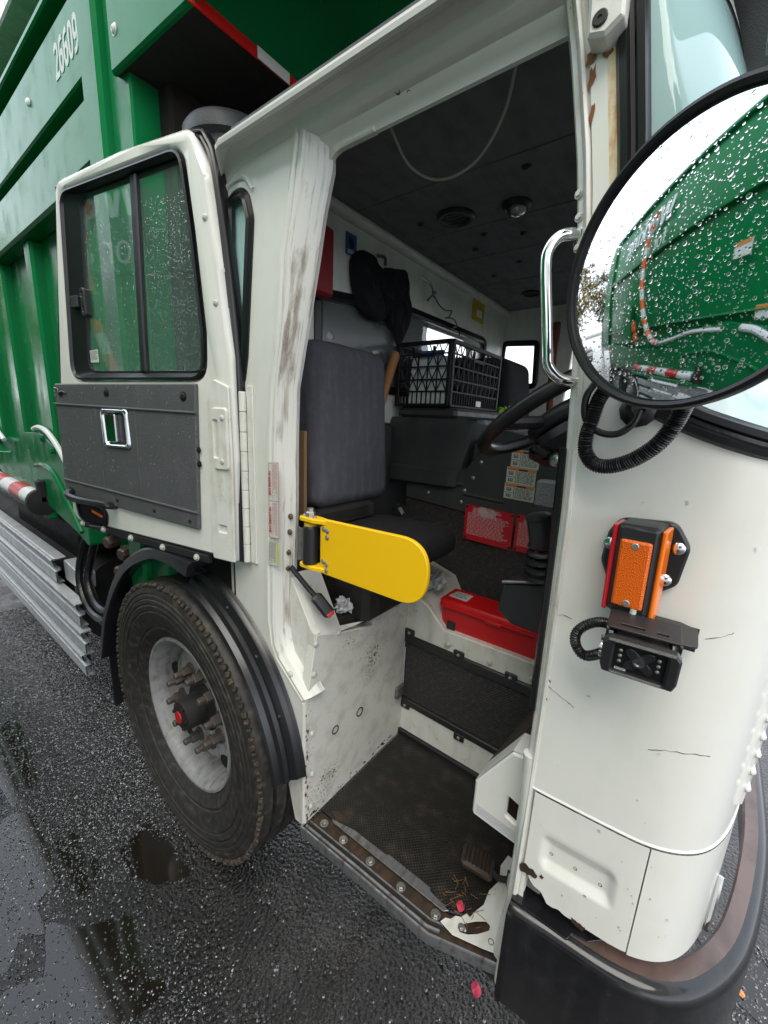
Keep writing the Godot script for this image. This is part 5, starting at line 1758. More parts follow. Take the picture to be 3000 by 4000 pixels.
func build_inside(T: Node3D) -> void:
	var b: MB
	# --- seat
	var S := grp(T, "driver_seat")
	b = MB.new()
	cushion(b, Vector3(-0.985, 1.60, -0.365), Vector3(0.15, 0.52, 0.37), Basis(Vector3.BACK, 0.07), 0.045, 0.008)
	put(S, "backrest", b, "cloth_grey", 50)
	b = MB.new()
	b.tube(spline(v3([[-0.925, 1.36, -0.235], [-0.93, 1.50, -0.235], [-0.945, 1.70, -0.235], [-0.957, 1.835, -0.235]]), 6), 0.0022, 6)
	put(S, "backrest_seam", b, "cloth_black")
	for q in [[[-0.905, 1.37, -0.50], [-0.91, 1.50, -0.50], [-0.925, 1.70, -0.50], [-0.94, 1.83, -0.50]], [[-1.03, 1.862, -0.23], [-1.0, 1.868, -0.30], [-1.0, 1.868, -0.42], [-1.03, 1.862, -0.50]]]:
		b = MB.new()
		b.tube(spline(v3(q), 6), 0.003, 6)
		put(S, "backrest_seam", b, "cloth_grey")
	b = MB.new()
	cushion(b, Vector3(-0.765, 1.240, -0.365), Vector3(0.10, 0.37, 0.36), Basis(Vector3.BACK, PI / 2 + 0.03), 0.045, 0.010)
	put(S, "seat_cushion", b, "cloth_black", 50)
	b = MB.new()
	b.box(Vector3(-0.86, 1.10, -0.37), Vector3(0.26, 0.22, 0.28), Basis(), 0.02)
	b.box(Vector3(-0.90, 1.32, -0.30), Vector3(0.05, 0.06, 0.28), Basis(), 0.01)
	put(S, "seat_base", b, "chassis")
	b = MB.new()
	b.box(Vector3(-0.865, 1.272, -0.60), Vector3(0.05, 0.075, 0.05), Basis(Vector3.BACK, 0.7), 0.010)
	b.tube(v3([[-0.90, 1.295, -0.62], [-0.81, 1.245, -0.575]]), 0.024, 12)
	put(S, "adjuster_knob", b, "black_plastic")
	# dark pocket under the seat
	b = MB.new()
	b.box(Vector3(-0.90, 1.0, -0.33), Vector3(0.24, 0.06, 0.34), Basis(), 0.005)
	put(S, "seat_riser", b, "brown_black")
	# belt buckle on its stalk, lying on the plinth
	var Bk := grp(T, "belt_buckle")
	b = MB.new()
	b.tube(spline(v3([[-0.835, 1.225, -0.020], [-0.82, 1.205, -0.028], [-0.79, 1.165, -0.045], [-0.775, 1.145, -0.055]]), 5), 0.0075, 8)
	put(Bk, "stalk", b, "rubber")
	var bb := Basis(Vector3(0.0, 0.0, 1.0), 0.0).looking_at(Vector3(0.5, -0.78, -0.35).normalized(), Vector3(1, 0.3, 0.4))
	b = MB.new()
	b.box(Vector3(-0.755, 1.118, -0.066), Vector3(0.034, 0.022, 0.072), bb, 0.006)
	put(Bk, "housing", b, "black_plastic")
	b = MB.new()
	b.box(Vector3(-0.755, 1.118, -0.066) - bb.z * 0.032 + bb.y * 0.002, Vector3(0.022, 0.020, 0.012), bb, 0.002)
	put(Bk, "release_button", b, "red_tape")
	# --- yellow swing bar on its black hinge
	var Y := grp(T, "yellow_swing_arm")
	b = MB.new()
	b.plate(rounded(pv([[-0.722, 1.234], [-0.402, 1.234], [-0.402, 1.388], [-0.716, 1.380], [-0.716, 1.365], [-0.726, 1.36], [-0.726, 1.25]]), [0.004, 0.0755, 0.0755, 0.003, 0.002, 0.003, 0.003], 14), [], -0.036, -0.026, Transform3D(), 0.002)
	put(Y, "paddle", b, "yellow")
	for y in [1.372, 1.244]:
		b = MB.new()
		b.plate(rounded(pv([[-0.800, -0.018], [-0.745, -0.018], [-0.69, -0.002], [-0.69, 0.010], [-0.745, 0.020], [-0.800, 0.020]]), [0.018, 0.01, 0.002, 0.002, 0.01, 0.018]), [], -0.005, 0.005, Transform3D(Basis(Vector3.RIGHT, Vector3.FORWARD, Vector3.UP), Vector3(0, y, -0.032)), 0.002)
		put(Y, "hinge_ear", b, "yellow")
		for x in [-0.79, -0.77, -0.75]: bolt(Y, "screw", Vector3(x, y + (0.005 if y > 1.3 else -0.005), -0.030), Vector3.UP if y > 1.3 else Vector3.DOWN, 0.004, "hex", "bolt")
	b = MB.new()
	b.lathe([[0.012, -0.072], [0.012, -0.060], [0.021, -0.056], [0.021, 0.040], [0.016, 0.046], [0.016, 0.056], [0.010, 0.058], [0.010, 0.080]], 20, Transform3D(Basis(), Vector3(-0.768, 1.306, -0.032)), true, true)
	put(Y, "hinge_barrel", b, "black_plastic")
	b = MB.new()
	b.lathe([[0.0165, 0.0], [0.0165, 0.010]], 20, Transform3D(Basis(), Vector3(-0.768, 1.353, -0.032)))
	put(Y, "brass_collar", b, "yellow_label")
	b = MB.new()
	b.lathe([[0.013, 0.0], [0.013, 0.012], [0.009, 0.016], [0.009, 0.024]], 6, Transform3D(Basis(), Vector3(-0.768, 1.376, -0.032)), false, true)
	put(Y, "hinge_nut", b, "bolt")
	b = MB.new()
	b.plate(pv([[-0.835, 1.235], [-0.79, 1.255], [-0.79, 1.325], [-0.835, 1.335]]), [], -0.05, -0.044, Transform3D(), 0.001)
	put(Y, "mounting_plate", b, "worn_steel")
	for y in [1.262, 1.285, 1.308]: bolt(Y, "rivet", Vector3(-0.806, y, -0.044), Vector3.BACK, 0.0055, "rivet", "bolt")
	for q in [[-0.712, 1.355], [-0.700, 1.352], [-0.700, 1.335], [-0.714, 1.268], [-0.702, 1.262], [-0.702, 1.246]]: bolt(Y, "rivet", Vector3(q[0], q[1], -0.026), Vector3.BACK, 0.0055, "dome", "bolt")
	# --- engine cover: matted wall, dark shoulder and raised hood
	var E := grp(T, "engine_cover")
	b = MB.new()
	b.plate(pv([[-0.92, 0.80], [-0.12, 0.80], [-0.12, 1.30], [-0.92, 1.34]]), [], -0.74, -0.70, Transform3D(), 0.0)
	put(E, "side_mat", b, "mat_rubber")
	b = MB.new()
	b.plate(pv([[-0.92, 1.325], [-0.45, 1.290], [-0.12, 1.262], [-0.12, 1.565], [-0.32, 1.58], [-0.55, 1.62], [-0.66, 1.47], [-0.92, 1.465]]), [], -0.74, -0.692, Transform3D(), 0.006)
	put(E, "shoulder", b, "wall_dark")
	for q in [[-0.92, 1.43, -0.66, 1.41], [-0.66, 1.38, -0.50, 1.37]]:
		b = MB.new()
		b.tube(v3([[q[0], q[1], -0.692], [q[2], q[3], -0.692]]), 0.007, 8)
		put(E, "shoulder_rib", b, "wall_dark")
	for q in [[-0.60, 1.50], [-0.625, 1.44], [-0.655, 1.39], [-0.665, 1.345], [-0.81, 1.36]]: bolt(E, "screw", Vector3(q[0], q[1], -0.690), Vector3.BACK, 0.008, "rivet", "bolt")
	b = MB.new()
	var loops := []
	for q in [[1.385, -0.690, -0.692], [1.40, -0.676, -0.668], [1.452, -0.672, -0.664], [1.462, -0.668, -0.684], [1.60, -0.630, -0.690], [1.632, -0.620, -0.696], [1.648, -0.630, -0.705]]:
		loops.append(PackedVector3Array([Vector3(-1.015, q[0], q[2]), Vector3(q[1] - 0.05, q[0], q[2]), Vector3(q[1] - 0.015, q[0], q[2] - 0.012), Vector3(q[1], q[0], q[2] - 0.05), Vector3(q[1] + 0.02, q[0] - 0.01, -1.30)]))
	b.loft(loops, false)
	b.quad(Vector3(-1.015, 1.648, -0.705), Vector3(-0.64, 1.648, -0.705), Vector3(-0.61, 1.640, -1.30), Vector3(-1.015, 1.648, -1.30))
	put(E, "hood", b, "wall_dark", 35)
	b = MB.new()
	b.box(Vector3(-0.86, 1.668, -0.97), Vector3(0.27, 0.04, 0.52), Basis(), 0.012)
	put(E, "hood_tray", b, "wall_dark")
	b = MB.new()
	b.box(Vector3(-0.38, 1.50, -1.05), Vector3(0.55, 0.16, 0.70), Basis(), 0.02)
	put(E, "rear_deck", b, "wall_dark")
	# grey side lining between jamb and hood, behind the seat
	b = MB.new()
	b.box(Vector3(-1.005, 1.36, -0.36), Vector3(0.02, 0.50, 0.64), Basis(), 0.004)
	put(E, "seat_back_lining", b, "wall_dark")
	# warning labels and red placards
	var wl := print_sheet(192, 128, "warning")
	var wl2 := print_sheet(192, 128, "warning")
	for q in [[-0.492, 1.497, 0.094, 0.058, wl], [-0.503, 1.440, 0.100, 0.056, wl2], [-0.505, 1.387, 0.104, 0.052, wl]]:
		sheet(E, "warning_label", [Vector3(q[0], q[1], -0.6905), Vector3(q[0] + q[2], q[1] - 0.004, -0.6905), Vector3(q[0] + q[2], q[1] + q[3] - 0.004, -0.6905), Vector3(q[0], q[1] + q[3], -0.6905)], q[4])
	for q in [[-0.642, 1.210, -0.458, 1.203, 1.336, 1.342], [-0.449, 1.206, -0.285, 1.205, 1.336, 1.338]]:
		b = MB.new()
		b.quv(Vector3(q[0], q[1], -0.688), Vector3(q[2], q[3], -0.688), Vector3(q[2], q[4], -0.688), Vector3(q[0], q[5], -0.688), Vector2(0, 1), Vector2(1, 1), Vector2(1, 0), Vector2(0, 0))
		var pm := print_sheet(384, 256, "placard")
		put(E, "red_placard", b, pm)
		for c in [[q[0] + 0.006, q[1] + 0.008], [q[2] - 0.006, q[3] + 0.008], [q[2] - 0.006, q[4] - 0.008], [q[0] + 0.006, q[5] - 0.008]]: bolt(E, "placard_screw", Vector3(c[0], c[1], -0.688), Vector3.BACK, 0.005, "rivet", "bolt_dark")
	# sloping dirty panel beside the red box
	b = MB.new()
	b.loft([PackedVector3Array([Vector3(-0.757, 1.035, -0.52), Vector3(-0.665, 0.99, -0.52), Vector3(-0.597, 0.92, -0.52)]), PackedVector3Array([Vector3(-0.80, 1.09, -0.70), Vector3(-0.665, 1.05, -0.70), Vector3(-0.597, 0.93, -0.70)])], false)
	put(E, "side_slope", b, "white_worn")
	b = MB.new()
	b.box(Vector3(-0.37, 0.91, -0.615), Vector3(0.46, 0.012, 0.17), Basis(), 0.003)
	put(E, "box_ledge", b, "brown_black")
	# --- steering wheel
	var W := grp(T, "steering_wheel")
	var c := Vector3(-0.255, 1.678, -0.35)
	var n := Vector3(-0.548, 0.835, -0.046).normalized()
	var X := aim(c, n)
	b = MB.new()
	var ring := []
	for i in 64: ring.append(X * Vector3(cos(TAU * i / 64) * 0.200, 0, sin(TAU * i / 64) * 0.200))
	b.tube(ring, 0.0165, 14, true)
	put(W, "rim", b, "rubber", 60)
	b = MB.new()
	b.lathe([[0.001, 0.0], [0.085, -0.004], [0.098, -0.014], [0.100, -0.03], [0.09, -0.045], [0.07, -0.055]], 32, X)
	put(W, "hub_pad", b, "black_plastic", 50)
	for a in [0.4, PI - 0.4, PI + 0.5, -0.5]:
		b = MB.new()
		b.tube([X * Vector3(cos(a) * 0.09, -0.02, sin(a) * 0.09), X * Vector3(cos(a) * 0.192, -0.002, sin(a) * 0.192)], 0.014, 8)
		put(W, "spoke", b, "black_plastic")
	b = MB.new()
	b.tube(v3([[-0.215, 1.615, -0.35], [-0.10, 1.42, -0.36], [0.02, 1.2, -0.37]]), 0.05, 16)
	put(W, "column", b, "black_plastic")
	b = MB.new()
	b.lathe([[0.11, -0.05], [0.12, -0.07], [0.10, -0.10], [0.06, -0.13]], 28, X)
	put(W, "column_shroud", b, "black_plastic")
	# --- dashboard pieces by the post
	var Dd := grp(T, "dashboard")
	b = MB.new()
	b.box(Vector3(-0.02, 1.35, -0.95), Vector3(0.28, 0.40, 1.60), Basis(), 0.04)
	put(Dd, "dash_body", b, "black_plastic")
	b = MB.new()
	b.plate(rounded(pv([[-0.303, 1.275], [-0.150, 1.315], [-0.150, 1.175], [-0.275, 1.182], [-0.308, 1.205]]), [0.008, 0, 0, 0.006, 0.006]), [], -0.26, -0.20, Transform3D(), 0.005)
	put(Dd, "lever_console", b, "black_plastic")
	b = MB.new()
	b.tube(v3([[-0.302, 1.279, -0.199], [-0.150, 1.319, -0.199]]), 0.004, 6)
	put(Dd, "console_edge", b, "worn_steel")
	for i in 5:
		b = MB.new()
		var f := i / 4.0
		b.lathe([[0.030 - 0.004 * f, 0.0], [0.040 - 0.008 * f, 0.006], [0.038 - 0.008 * f, 0.011], [0.028 - 0.004 * f, 0.015]], 20, aim(Vector3(-0.222 - 0.006 * f, 1.305 + 0.070 * f, -0.215), Vector3(-0.1, 1, 0.15)))
		put(Dd, "lever_boot_fold", b, "rubber")
	b = MB.new()
	b.lathe([[0.024, 0.0], [0.026, 0.008], [0.025, 0.062], [0.027, 0.064], [0.027, 0.070], [0.020, 0.074], [0.001, 0.075]], 22, aim(Vector3(-0.226, 1.380, -0.205), Vector3(-0.24, 1, 0.1)))
	put(Dd, "lever_knob", b, "black_plastic")
	b = MB.new()
	b.tube(spline(v3([[-0.19, 1.545, -0.23], [-0.22, 1.560, -0.24], [-0.245, 1.568, -0.25]]), 4), [0.008, 0.008, 0.009, 0.010, 0.014, 0.017, 0.018, 0.016, 0.01], 10)
	put(Dd, "column_lever", b, "steel")
	b = MB.new()
	b.box(Vector3(-0.268, 1.580, -0.252), Vector3(0.050, 0.026, 0.020), Basis(Vector3.BACK, -0.4), 0.008)
	put(Dd, "lever_tip", b, "rubber")
	b = MB.new()
	b.box(Vector3(-0.198, 1.506, -0.135), Vector3(0.07, 0.052, 0.03), Basis(Vector3.UP, -0.2), 0.004)
	put(Dd, "switch_box", b, "grey_plastic")
	b = MB.new()
	b.plate(pv([[-0.24, 1.49], [-0.19, 1.56], [-0.155, 1.56], [-0.155, 1.47], [-0.18, 1.47]]), [], -0.33, -0.325, Transform3D(), 0.001)
	put(Dd, "column_bracket", b, "worn_steel")
	b = MB.new()
	b.plate(pv([[-0.222, 1.525], [-0.19, 1.555], [-0.185, 1.535], [-0.205, 1.515]]), [], -0.3245, -0.3235)
	put(Dd, "yellow_tag", b, "yellow_label")
	# --- far seat
	var FS := grp(T, "far_seat")
	b = MB.new()
	cushion(b, Vector3(-0.80, 1.62, -1.42), Vector3(0.14, 0.66, 0.36), Basis(Vector3.BACK, 0.12), 0.05, 0.01)
	put(FS, "backrest", b, "cloth_black", 50)
	b = MB.new()
	cushion(b, Vector3(-0.52, 1.32, -1.42), Vector3(0.12, 0.44, 0.44), Basis(Vector3.BACK, PI / 2), 0.05, 0.01)
	put(FS, "seat_cushion", b, "cloth_black", 50)
	# --- hook with a wire on the rear wall
	var Hk := grp(T, "wall_hook")
	b = MB.new()
	b.tube(spline(v3([[-1.015, 2.212, -0.86], [-0.985, 2.19, -0.885], [-0.985, 2.165, -0.915]]), 5), 0.0045, 8)
	b.lathe([[0.014, 0.0], [0.012, 0.01], [0.001, 0.012]], 12, aim(Vector3(-0.988, 2.16, -0.92), Vector3.RIGHT))
	b.tube(v3([[-0.985, 2.158, -0.915], [-0.98, 2.122, -0.865]]), 0.005, 8)
	put(Hk, "hook_body", b, "steel")
	b = MB.new()
	b.tube(spline(v3([[-0.985, 2.15, -0.925], [-0.985, 2.128, -0.97], [-0.985, 2.12, -1.03], [-0.985, 2.13, -1.08], [-0.985, 2.10, -1.06], [-0.985, 2.09, -1.03], [-0.985, 2.10, -1.10], [-0.985, 2.078, -1.14], [-0.985, 2.06, -1.10], [-0.985, 2.055, -1.17], [-0.98, 2.04, -1.16]]), 6), 0.0028, 6)
	put(Hk, "curled_wire", b, "hose")

# ---------------------------------------------------------------- marker lamp, camera, cables on the front corner
func build_front_fittings(T: Node3D, P: Array) -> void:
	var b: MB
	var L := grp(T, "marker_lamp")
	var c := front_point(P, -0.030, 1.46, 0.0)
	b = MB.new()
	b.plate(rounded(pv([[-0.070, 1.508], [-0.002, 1.512], [0.018, 1.480], [0.012, 1.425], [-0.012, 1.405], [-0.070, 1.405], [-0.086, 1.44], [-0.082, 1.485]]), 0.02), [], -0.008, 0.006, Transform3D(), 0.003)
	put(L, "base_pad", b, "rubber")
	for q in [[0.004, 1.478], [-0.004, 1.430], [-0.077, 1.468]]: bolt(L, "screw", Vector3(q[0], q[1], 0.006), Vector3.BACK, 0.0095, "rivet", "chrome")
	# lamp body: box standing off the panel, slightly turned
	var X := Transform3D(Basis(Vector3.UP, deg_to_rad(-6)) * Basis(Vector3.BACK, deg_to_rad(1)), Vector3(-0.034, 1.447, 0.0))
	b = MB.new()
	b.plate(rrect(0, 0, 0.052, 0.126, 0.008), [], 0.004, 0.058, X, 0.006)
	put(L, "lamp_body", b, "black_plastic", 50)
	b = MB.new()
	b.plate(rrect(0, -0.004, 0.037, 0.094, 0.004), [], 0.058, 0.063, X, 0.003)
	put(L, "amber_lens", b, "amber")
	b = MB.new()
	b.plate(rrect(0.0285, -0.002, 0.006, 0.124, 0.002), [], 0.012, 0.054, X, 0.002)
	put(L, "amber_side_lens", b, "amber_edge")
	b = MB.new()
	b.plate(rrect(-0.0285, -0.002, 0.006, 0.124, 0.002), [], 0.012, 0.054, X, 0.002)
	put(L, "red_side_lens", b, "red_edge")
	for y in [0.036, -0.044]: bolt(L, "lens_screw", X * Vector3(0, y, 0.063), X.basis.z, 0.0045, "flat", "bolt")
	# camera on its bracket
	var K := grp(T, "side_camera")
	b = MB.new()
	b.plate(rounded(pv([[-0.030, -0.004], [0.036, -0.004], [0.056, -0.016], [0.056, -0.075], [-0.026, -0.088]]), [0.004, 0.004, 0.01, 0.01, 0.004]), [], 0.0, 0.003, Transform3D(Basis(Vector3.RIGHT, Vector3.FORWARD, Vector3.UP), Vector3(-0.012, 1.372, 0.0)), 0.0005)
	put(K, "shelf_bracket", b, "black_plastic")
	b = MB.new()
	b.plate(pv([[0.0, 1.338], [0.046, 1.338], [0.046, 1.372], [0.0, 1.372]]), [], 0.004, 0.007, Transform3D())
	put(K, "bracket_foot", b, "black_plastic")
	bolt(K, "bolt", Vector3(0.028, 1.356, 0.007), Vector3.BACK, 0.006, "hex", "bolt")
	b = MB.new()
	b.lathe([[0.012, 0.0], [0.012, 0.003], [0.0085, 0.003]], 18, Transform3D(Basis(), Vector3(-0.030, 1.375, 0.06)))
	b.lathe([[0.0085, 0.003], [0.0085, 0.010], [0.004, 0.0105]], 6, Transform3D(Basis(), Vector3(-0.030, 1.375, 0.06)))
	b.lathe([[0.004, 0.010], [0.004, 0.022], [0.001, 0.022]], 10, Transform3D(Basis(), Vector3(-0.030, 1.375, 0.06)))
	put(K, "stud_and_nut", b, "bolt_white")
	# U-shaped holder
	var U := Transform3D(Basis(Vector3.UP, deg_to_rad(4)) * Basis(Vector3.RIGHT, deg_to_rad(8)), Vector3(-0.014, 1.358, 0.078)).scaled_local(Vector3.ONE * 0.90)
	b = MB.new()
	b.plate(rrect(0, 0, 0.088, 0.05, 0.004), [rrect(-0.014, -0.012, 0.03, 0.005, 0.002), rrect(0.022, -0.012, 0.014, 0.005, 0.002)], 0.030, 0.033, U * Transform3D(Basis(Vector3.RIGHT, Vector3.FORWARD, Vector3.UP), Vector3.ZERO), 0.0005)
	for s in [-1.0, 1.0]: b.plate(rounded(pv([[-0.03, 0.032], [0.03, 0.032], [0.012, -0.022], [-0.012, -0.022]]), 0.006), [], -0.0015, 0.0015, U * Transform3D(Basis(Vector3.FORWARD, Vector3.UP, Vector3.RIGHT), Vector3(s * 0.0435, 0, 0)))
	put(K, "holder", b, "black_plastic")
	for i in 3: bolt(K, "side_screw", U * Vector3(-0.0455, -0.004 - i * 0.010, 0.004 + i * 0.006), U.basis * Vector3.LEFT, 0.0045, "hex", "chrome")
	b = MB.new()
	b.box(U * Vector3(0, -0.004, 0.008), Vector3(0.072, 0.050, 0.052), U.basis, 0.005)
	put(K, "camera_body", b, "black_plastic")
	b = MB.new()
	b.plate(rounded(pv([[-0.042, -0.032], [0.042, -0.032], [0.046, -0.02], [0.046, 0.018], [0.040, 0.026], [-0.040, 0.026], [-0.046, 0.018], [-0.046, -0.02]]), 0.003), [rrect(0, -0.004, 0.062, 0.046, 0.003)], 0.032, 0.046, U, 0.003)
	put(K, "camera_face", b, "black_plastic")
	b = MB.new()
	b.plate(rrect(0, -0.004, 0.064, 0.048, 0.002), [], 0.034, 0.037, U)
	put(K, "camera_window", b, "hose")
	b = MB.new()
	var star := PackedVector2Array()
	for i in 32:
		var a := TAU * i / 32.0
		var rr := 0.017 + 0.0065 * cos(4.0 * (a - PI / 4))
		star.append(Vector2(cos(a) * rr, sin(a) * rr - 0.004))
	b.plate(star, [], 0.037, 0.0395, U, 0.001)
	put(K, "lens_plate", b, "black_plastic")
	b = MB.new()
	b.lathe([[0.0075, 0.0], [0.0075, 0.003], [0.005, 0.003], [0.0045, 0.001], [0.001, 0.001]], 20, U * Transform3D(Basis(Vector3.RIGHT, Vector3.BACK, Vector3.DOWN), Vector3(0, -0.004, 0.0395)))
	put(K, "lens", b, "steel")
	for s in [-1.0, 1.0]:
		for i in 3: bolt(K, "infrared_lamp", U * Vector3(s * 0.023, 0.006 - i * 0.009, 0.037), U.basis.z, 0.0025, "rivet", "bolt")
	sheet(K, "maker_label", [U * Vector3(-0.027, -0.0265, 0.0375), U * Vector3(-0.013, -0.0265, 0.0375), U * Vector3(-0.013, -0.0225, 0.0375), U * Vector3(-0.027, -0.0225, 0.0375)], print_sheet(96, 32, "plain"))
	conduit(K, "camera_cable", spline(v3([[-0.050, 1.352, 0.030], [-0.068, 1.360, 0.050], [-0.085, 1.352, 0.062], [-0.093, 1.338, 0.068], [-0.089, 1.322, 0.071], [-0.075, 1.314, 0.074], [-0.052, 1.330, 0.076]]), 8), 0.0072)
	# cables under the mirror
	var Cb := grp(T, "mirror_cables")
	conduit(Cb, "corrugated_conduit", spline(v3([[-0.108, 1.694, 0.02], [-0.118, 1.672, 0.03], [-0.122, 1.645, 0.035], [-0.126, 1.622, 0.035], [-0.124, 1.600, 0.035], [-0.110, 1.584, 0.04], [-0.088, 1.583, 0.045], [-0.062, 1.595, 0.05], [-0.040, 1.615, 0.055], [-0.026, 1.640, 0.06], [-0.018, 1.668, 0.07]]), 9), 0.0098)
	b = MB.new()
	b.tube(spline(v3([[-0.105, 1.72, 0.03], [-0.120, 1.70, 0.036], [-0.133, 1.675, 0.036], [-0.130, 1.645, 0.034], [-0.112, 1.628, 0.03], [-0.090, 1.626, 0.026], [-0.074, 1.640, 0.02], [-0.069, 1.658, 0.012]]), 7), 0.0048, 9)
	put(Cb, "thin_cable", b, "hose")
	b = MB.new()
	b.tube(v3([[-0.100, 1.73, 0.03], [-0.112, 1.690, 0.02]]), 0.006, 8)
	put(Cb, "grey_cable", b, "litter")
	b = MB.new()
	b.lathe([[0.024, -0.004], [0.024, 0.004], [0.020, 0.007], [0.021, 0.012], [0.016, 0.016], [0.009, 0.018]], 12, aim(Vector3(-0.072, 1.660, -0.004), Vector3(0.1, 0.1, 1)))
	put(Cb, "grommet", b, "rubber", 20)

func conduit(parent: Node, called: String, path: Array, r: float) -> void:
	# split corrugated tube: rings along the path
	var dense := []
	var acc := 0.0
	var rad := []
	for i in path.size() - 1:
		var n := maxi(2, int((path[i + 1] - path[i]).length() / 0.00055))
		for k in n:
			dense.append(path[i].lerp(path[i + 1], float(k) / n))
			acc += (path[i + 1] - path[i]).length() / n
			rad.append(r * (1.0 + 0.09 * sin(acc / 0.0030 * TAU)))
	var b := MB.new()
	b.tube(dense, rad, 9)
	put(parent, called, b, "hose", 60)

# ---------------------------------------------------------------- refuse body of the near truck
func build_body(T: Node3D) -> void:
	var B := grp(T, "refuse_body")
	var b := MB.new()
	b.box(Vector3(-4.95, 1.81, -0.955), Vector3(6.5, 1.22, 1.91), Basis(), 0.01)
	put(B, "lower_shell", b, "green")
	b = MB.new()
	b.box(Vector3(-4.95, 3.06, -0.975), Vector3(6.5, 1.27, 1.91), Basis(), 0.01)
	put(B, "upper_shell", b, "brown_black")  # near-black colour paints the shade inside the slots between side sheets
	# front corner post
	b = MB.new()
	b.box(Vector3(-1.675, 2.2, 0.02), Vector3(0.132, 3.0, 0.075), Basis(), 0.012)
	put(B, "corner_post", b, "green")
	b = MB.new()
	b.box(Vector3(-1.535, 2.05, -0.02), Vector3(0.14, 2.4, 0.10), Basis(), 0.006)
	put(B, "front_upright", b, "green")
	# side sheets with open slots between them, bottom to top
	for q in [[2.430, 2.606, 0.045, "green"], [2.655, 2.885, 0.048, "green"], [2.945, 2.970, 0.060, "green"], [3.075, 3.60, 0.075, "white_soiled"]]:
		b = MB.new()
		b.plate(pv([[-8.2, q[0]], [-1.745, q[0]], [-1.745, q[1]], [-8.2, q[1]]]), [], -0.02, q[2], Transform3D(), 0.006)
		put(B, "side_sheet", b, q[3])
	b = MB.new()
	b.box(Vector3(-5.02, 2.385, 0.035), Vector3(6.40, 0.046, 0.08), Basis(), 0.010)
	put(B, "side_ledge", b, "green")
	text(B, "fleet_number", "26609", "print_pale", Vector3(-1.862, 2.775, 0.0490), 0.098, Basis(), 0.62, true)
	for i in 12:
		var x := -2.05 - i * 0.56
		b = MB.new()
		b.box(Vector3(x, 1.88, 0.015), Vector3(0.10, 0.98, 0.06), Basis(), 0.012)
		put(B, "wall_rib", b, "green")
	b = MB.new()
	b.box(Vector3(-4.95, 1.40, 0.01), Vector3(6.4, 0.03, 0.05), Basis(), 0.006)
	put(B, "lower_ledge", b, "green")
	bolt(B, "body_light", Vector3(-2.297, 2.782, 0.05), Vector3(0.3, -0.1, 1), 0.014, "rivet", "white_plain")
	# canopy over the cab
	b = MB.new()
	b.plate(pv([[-1.52, 2.571], [-1.30, 2.556], [-1.085, 2.541], [-0.20, 2.585], [-0.20, 3.5], [-1.52, 3.5]]), [], 0.040, 0.055, Transform3D(), 0.006)
	put(B, "canopy_side", b, "green")
	bolt(B, "bolt", Vector3(-1.475, 2.655, 0.055), Vector3.BACK, 0.012, "dome", "bolt_white")
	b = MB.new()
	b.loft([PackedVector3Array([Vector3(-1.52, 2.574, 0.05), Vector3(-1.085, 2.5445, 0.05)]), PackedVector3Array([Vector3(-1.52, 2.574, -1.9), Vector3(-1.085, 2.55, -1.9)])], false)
	put(B, "canopy_underside", b, "brown_black")  # brown-black colour, darker than the green canopy side
	b = MB.new()
	b.loft([PackedVector3Array([Vector3(-1.085, 2.546, 0.045), Vector3(-1.085, 3.40, 0.045), Vector3(-0.24, 3.40, 0.045), Vector3(-0.24, 2.586, 0.045), Vector3(-0.205, 2.588, 0.045), Vector3(-0.205, 3.49, 0.045)]), PackedVector3Array([Vector3(-1.085, 2.552, -1.9), Vector3(-1.085, 3.40, -1.9), Vector3(-0.24, 3.40, -1.9), Vector3(-0.24, 2.586, -1.9), Vector3(-0.205, 2.588, -1.9), Vector3(-0.205, 3.49, -1.9)])], false)
	b.quad(Vector3(-1.085, 2.55, -1.9), Vector3(-0.205, 2.588, -1.9), Vector3(-0.205, 3.49, -1.9), Vector3(-1.085, 3.49, -1.9))
	put(B, "canopy_front", b, "green")  # cavity and forward reach shaped to shut out sky and stay dark
	b = MB.new()
	b.box(Vector3(-0.62, 2.62, -0.45), Vector3(0.06, 0.04, 1.0), Basis(Vector3.UP, 0.5), 0.004)
	put(B, "canopy_brace", b, "green")
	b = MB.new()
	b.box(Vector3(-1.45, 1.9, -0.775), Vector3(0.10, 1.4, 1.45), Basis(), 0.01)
	put(B, "front_wall", b, "brown_black")  # same brown-black colour as the canopy underside
	# red and white tape along the canopy edge
	for i in 5:
		b = MB.new()
		b.box(Vector3(-1.078, 2.547 + i * 0.0009, -0.02 - 0.105 * i), Vector3(0.004, 0.026, 0.208 if i % 2 == 0 else 0.0), Basis())
		if i % 2 == 0: put(B, "tape_segment", b, "red_tape")
	for z in [-0.175, -0.385]:
		b = MB.new()
		b.box(Vector3(-1.077, 2.549, z), Vector3(0.006, 0.026, 0.105))
		put(B, "tape_segment", b, "white_tape")
	# air cleaner duct behind the cab
	b = MB.new()
	b.lathe([[0.10, -0.9], [0.10, -0.05], [0.12, -0.04], [0.12, -0.01], [0.138, 0.0], [0.138, 0.03], [0.128, 0.045], [0.09, 0.055], [0.001, 0.057]], 48, Transform3D(Basis(), Vector3(-1.235, 2.375, -0.15)))
	put(B, "air_intake", b, "wall_dark")
	# lower side: gusset plate, stripe, striped roller bar, arm
	b = MB.new()
	b.plate(rounded(pv([[-4.2, 1.22], [-3.55, 1.12], [-3.1, 1.14], [-2.75, 1.08], [-2.35, 1.02], [-2.2, 0.98], [-2.18, 1.20], [-2.45, 1.40], [-2.80, 1.49], [-3.12, 1.47], [-3.5, 1.33], [-3.9, 1.30], [-4.2, 1.38]]), [0.02, 0.08, 0.05, 0.04, 0.04, 0.02, 0.05, 0.08, 0.1, 0.1, 0.1, 0.05, 0.02], 6), [], -0.02, 0.055, Transform3D(), 0.004)
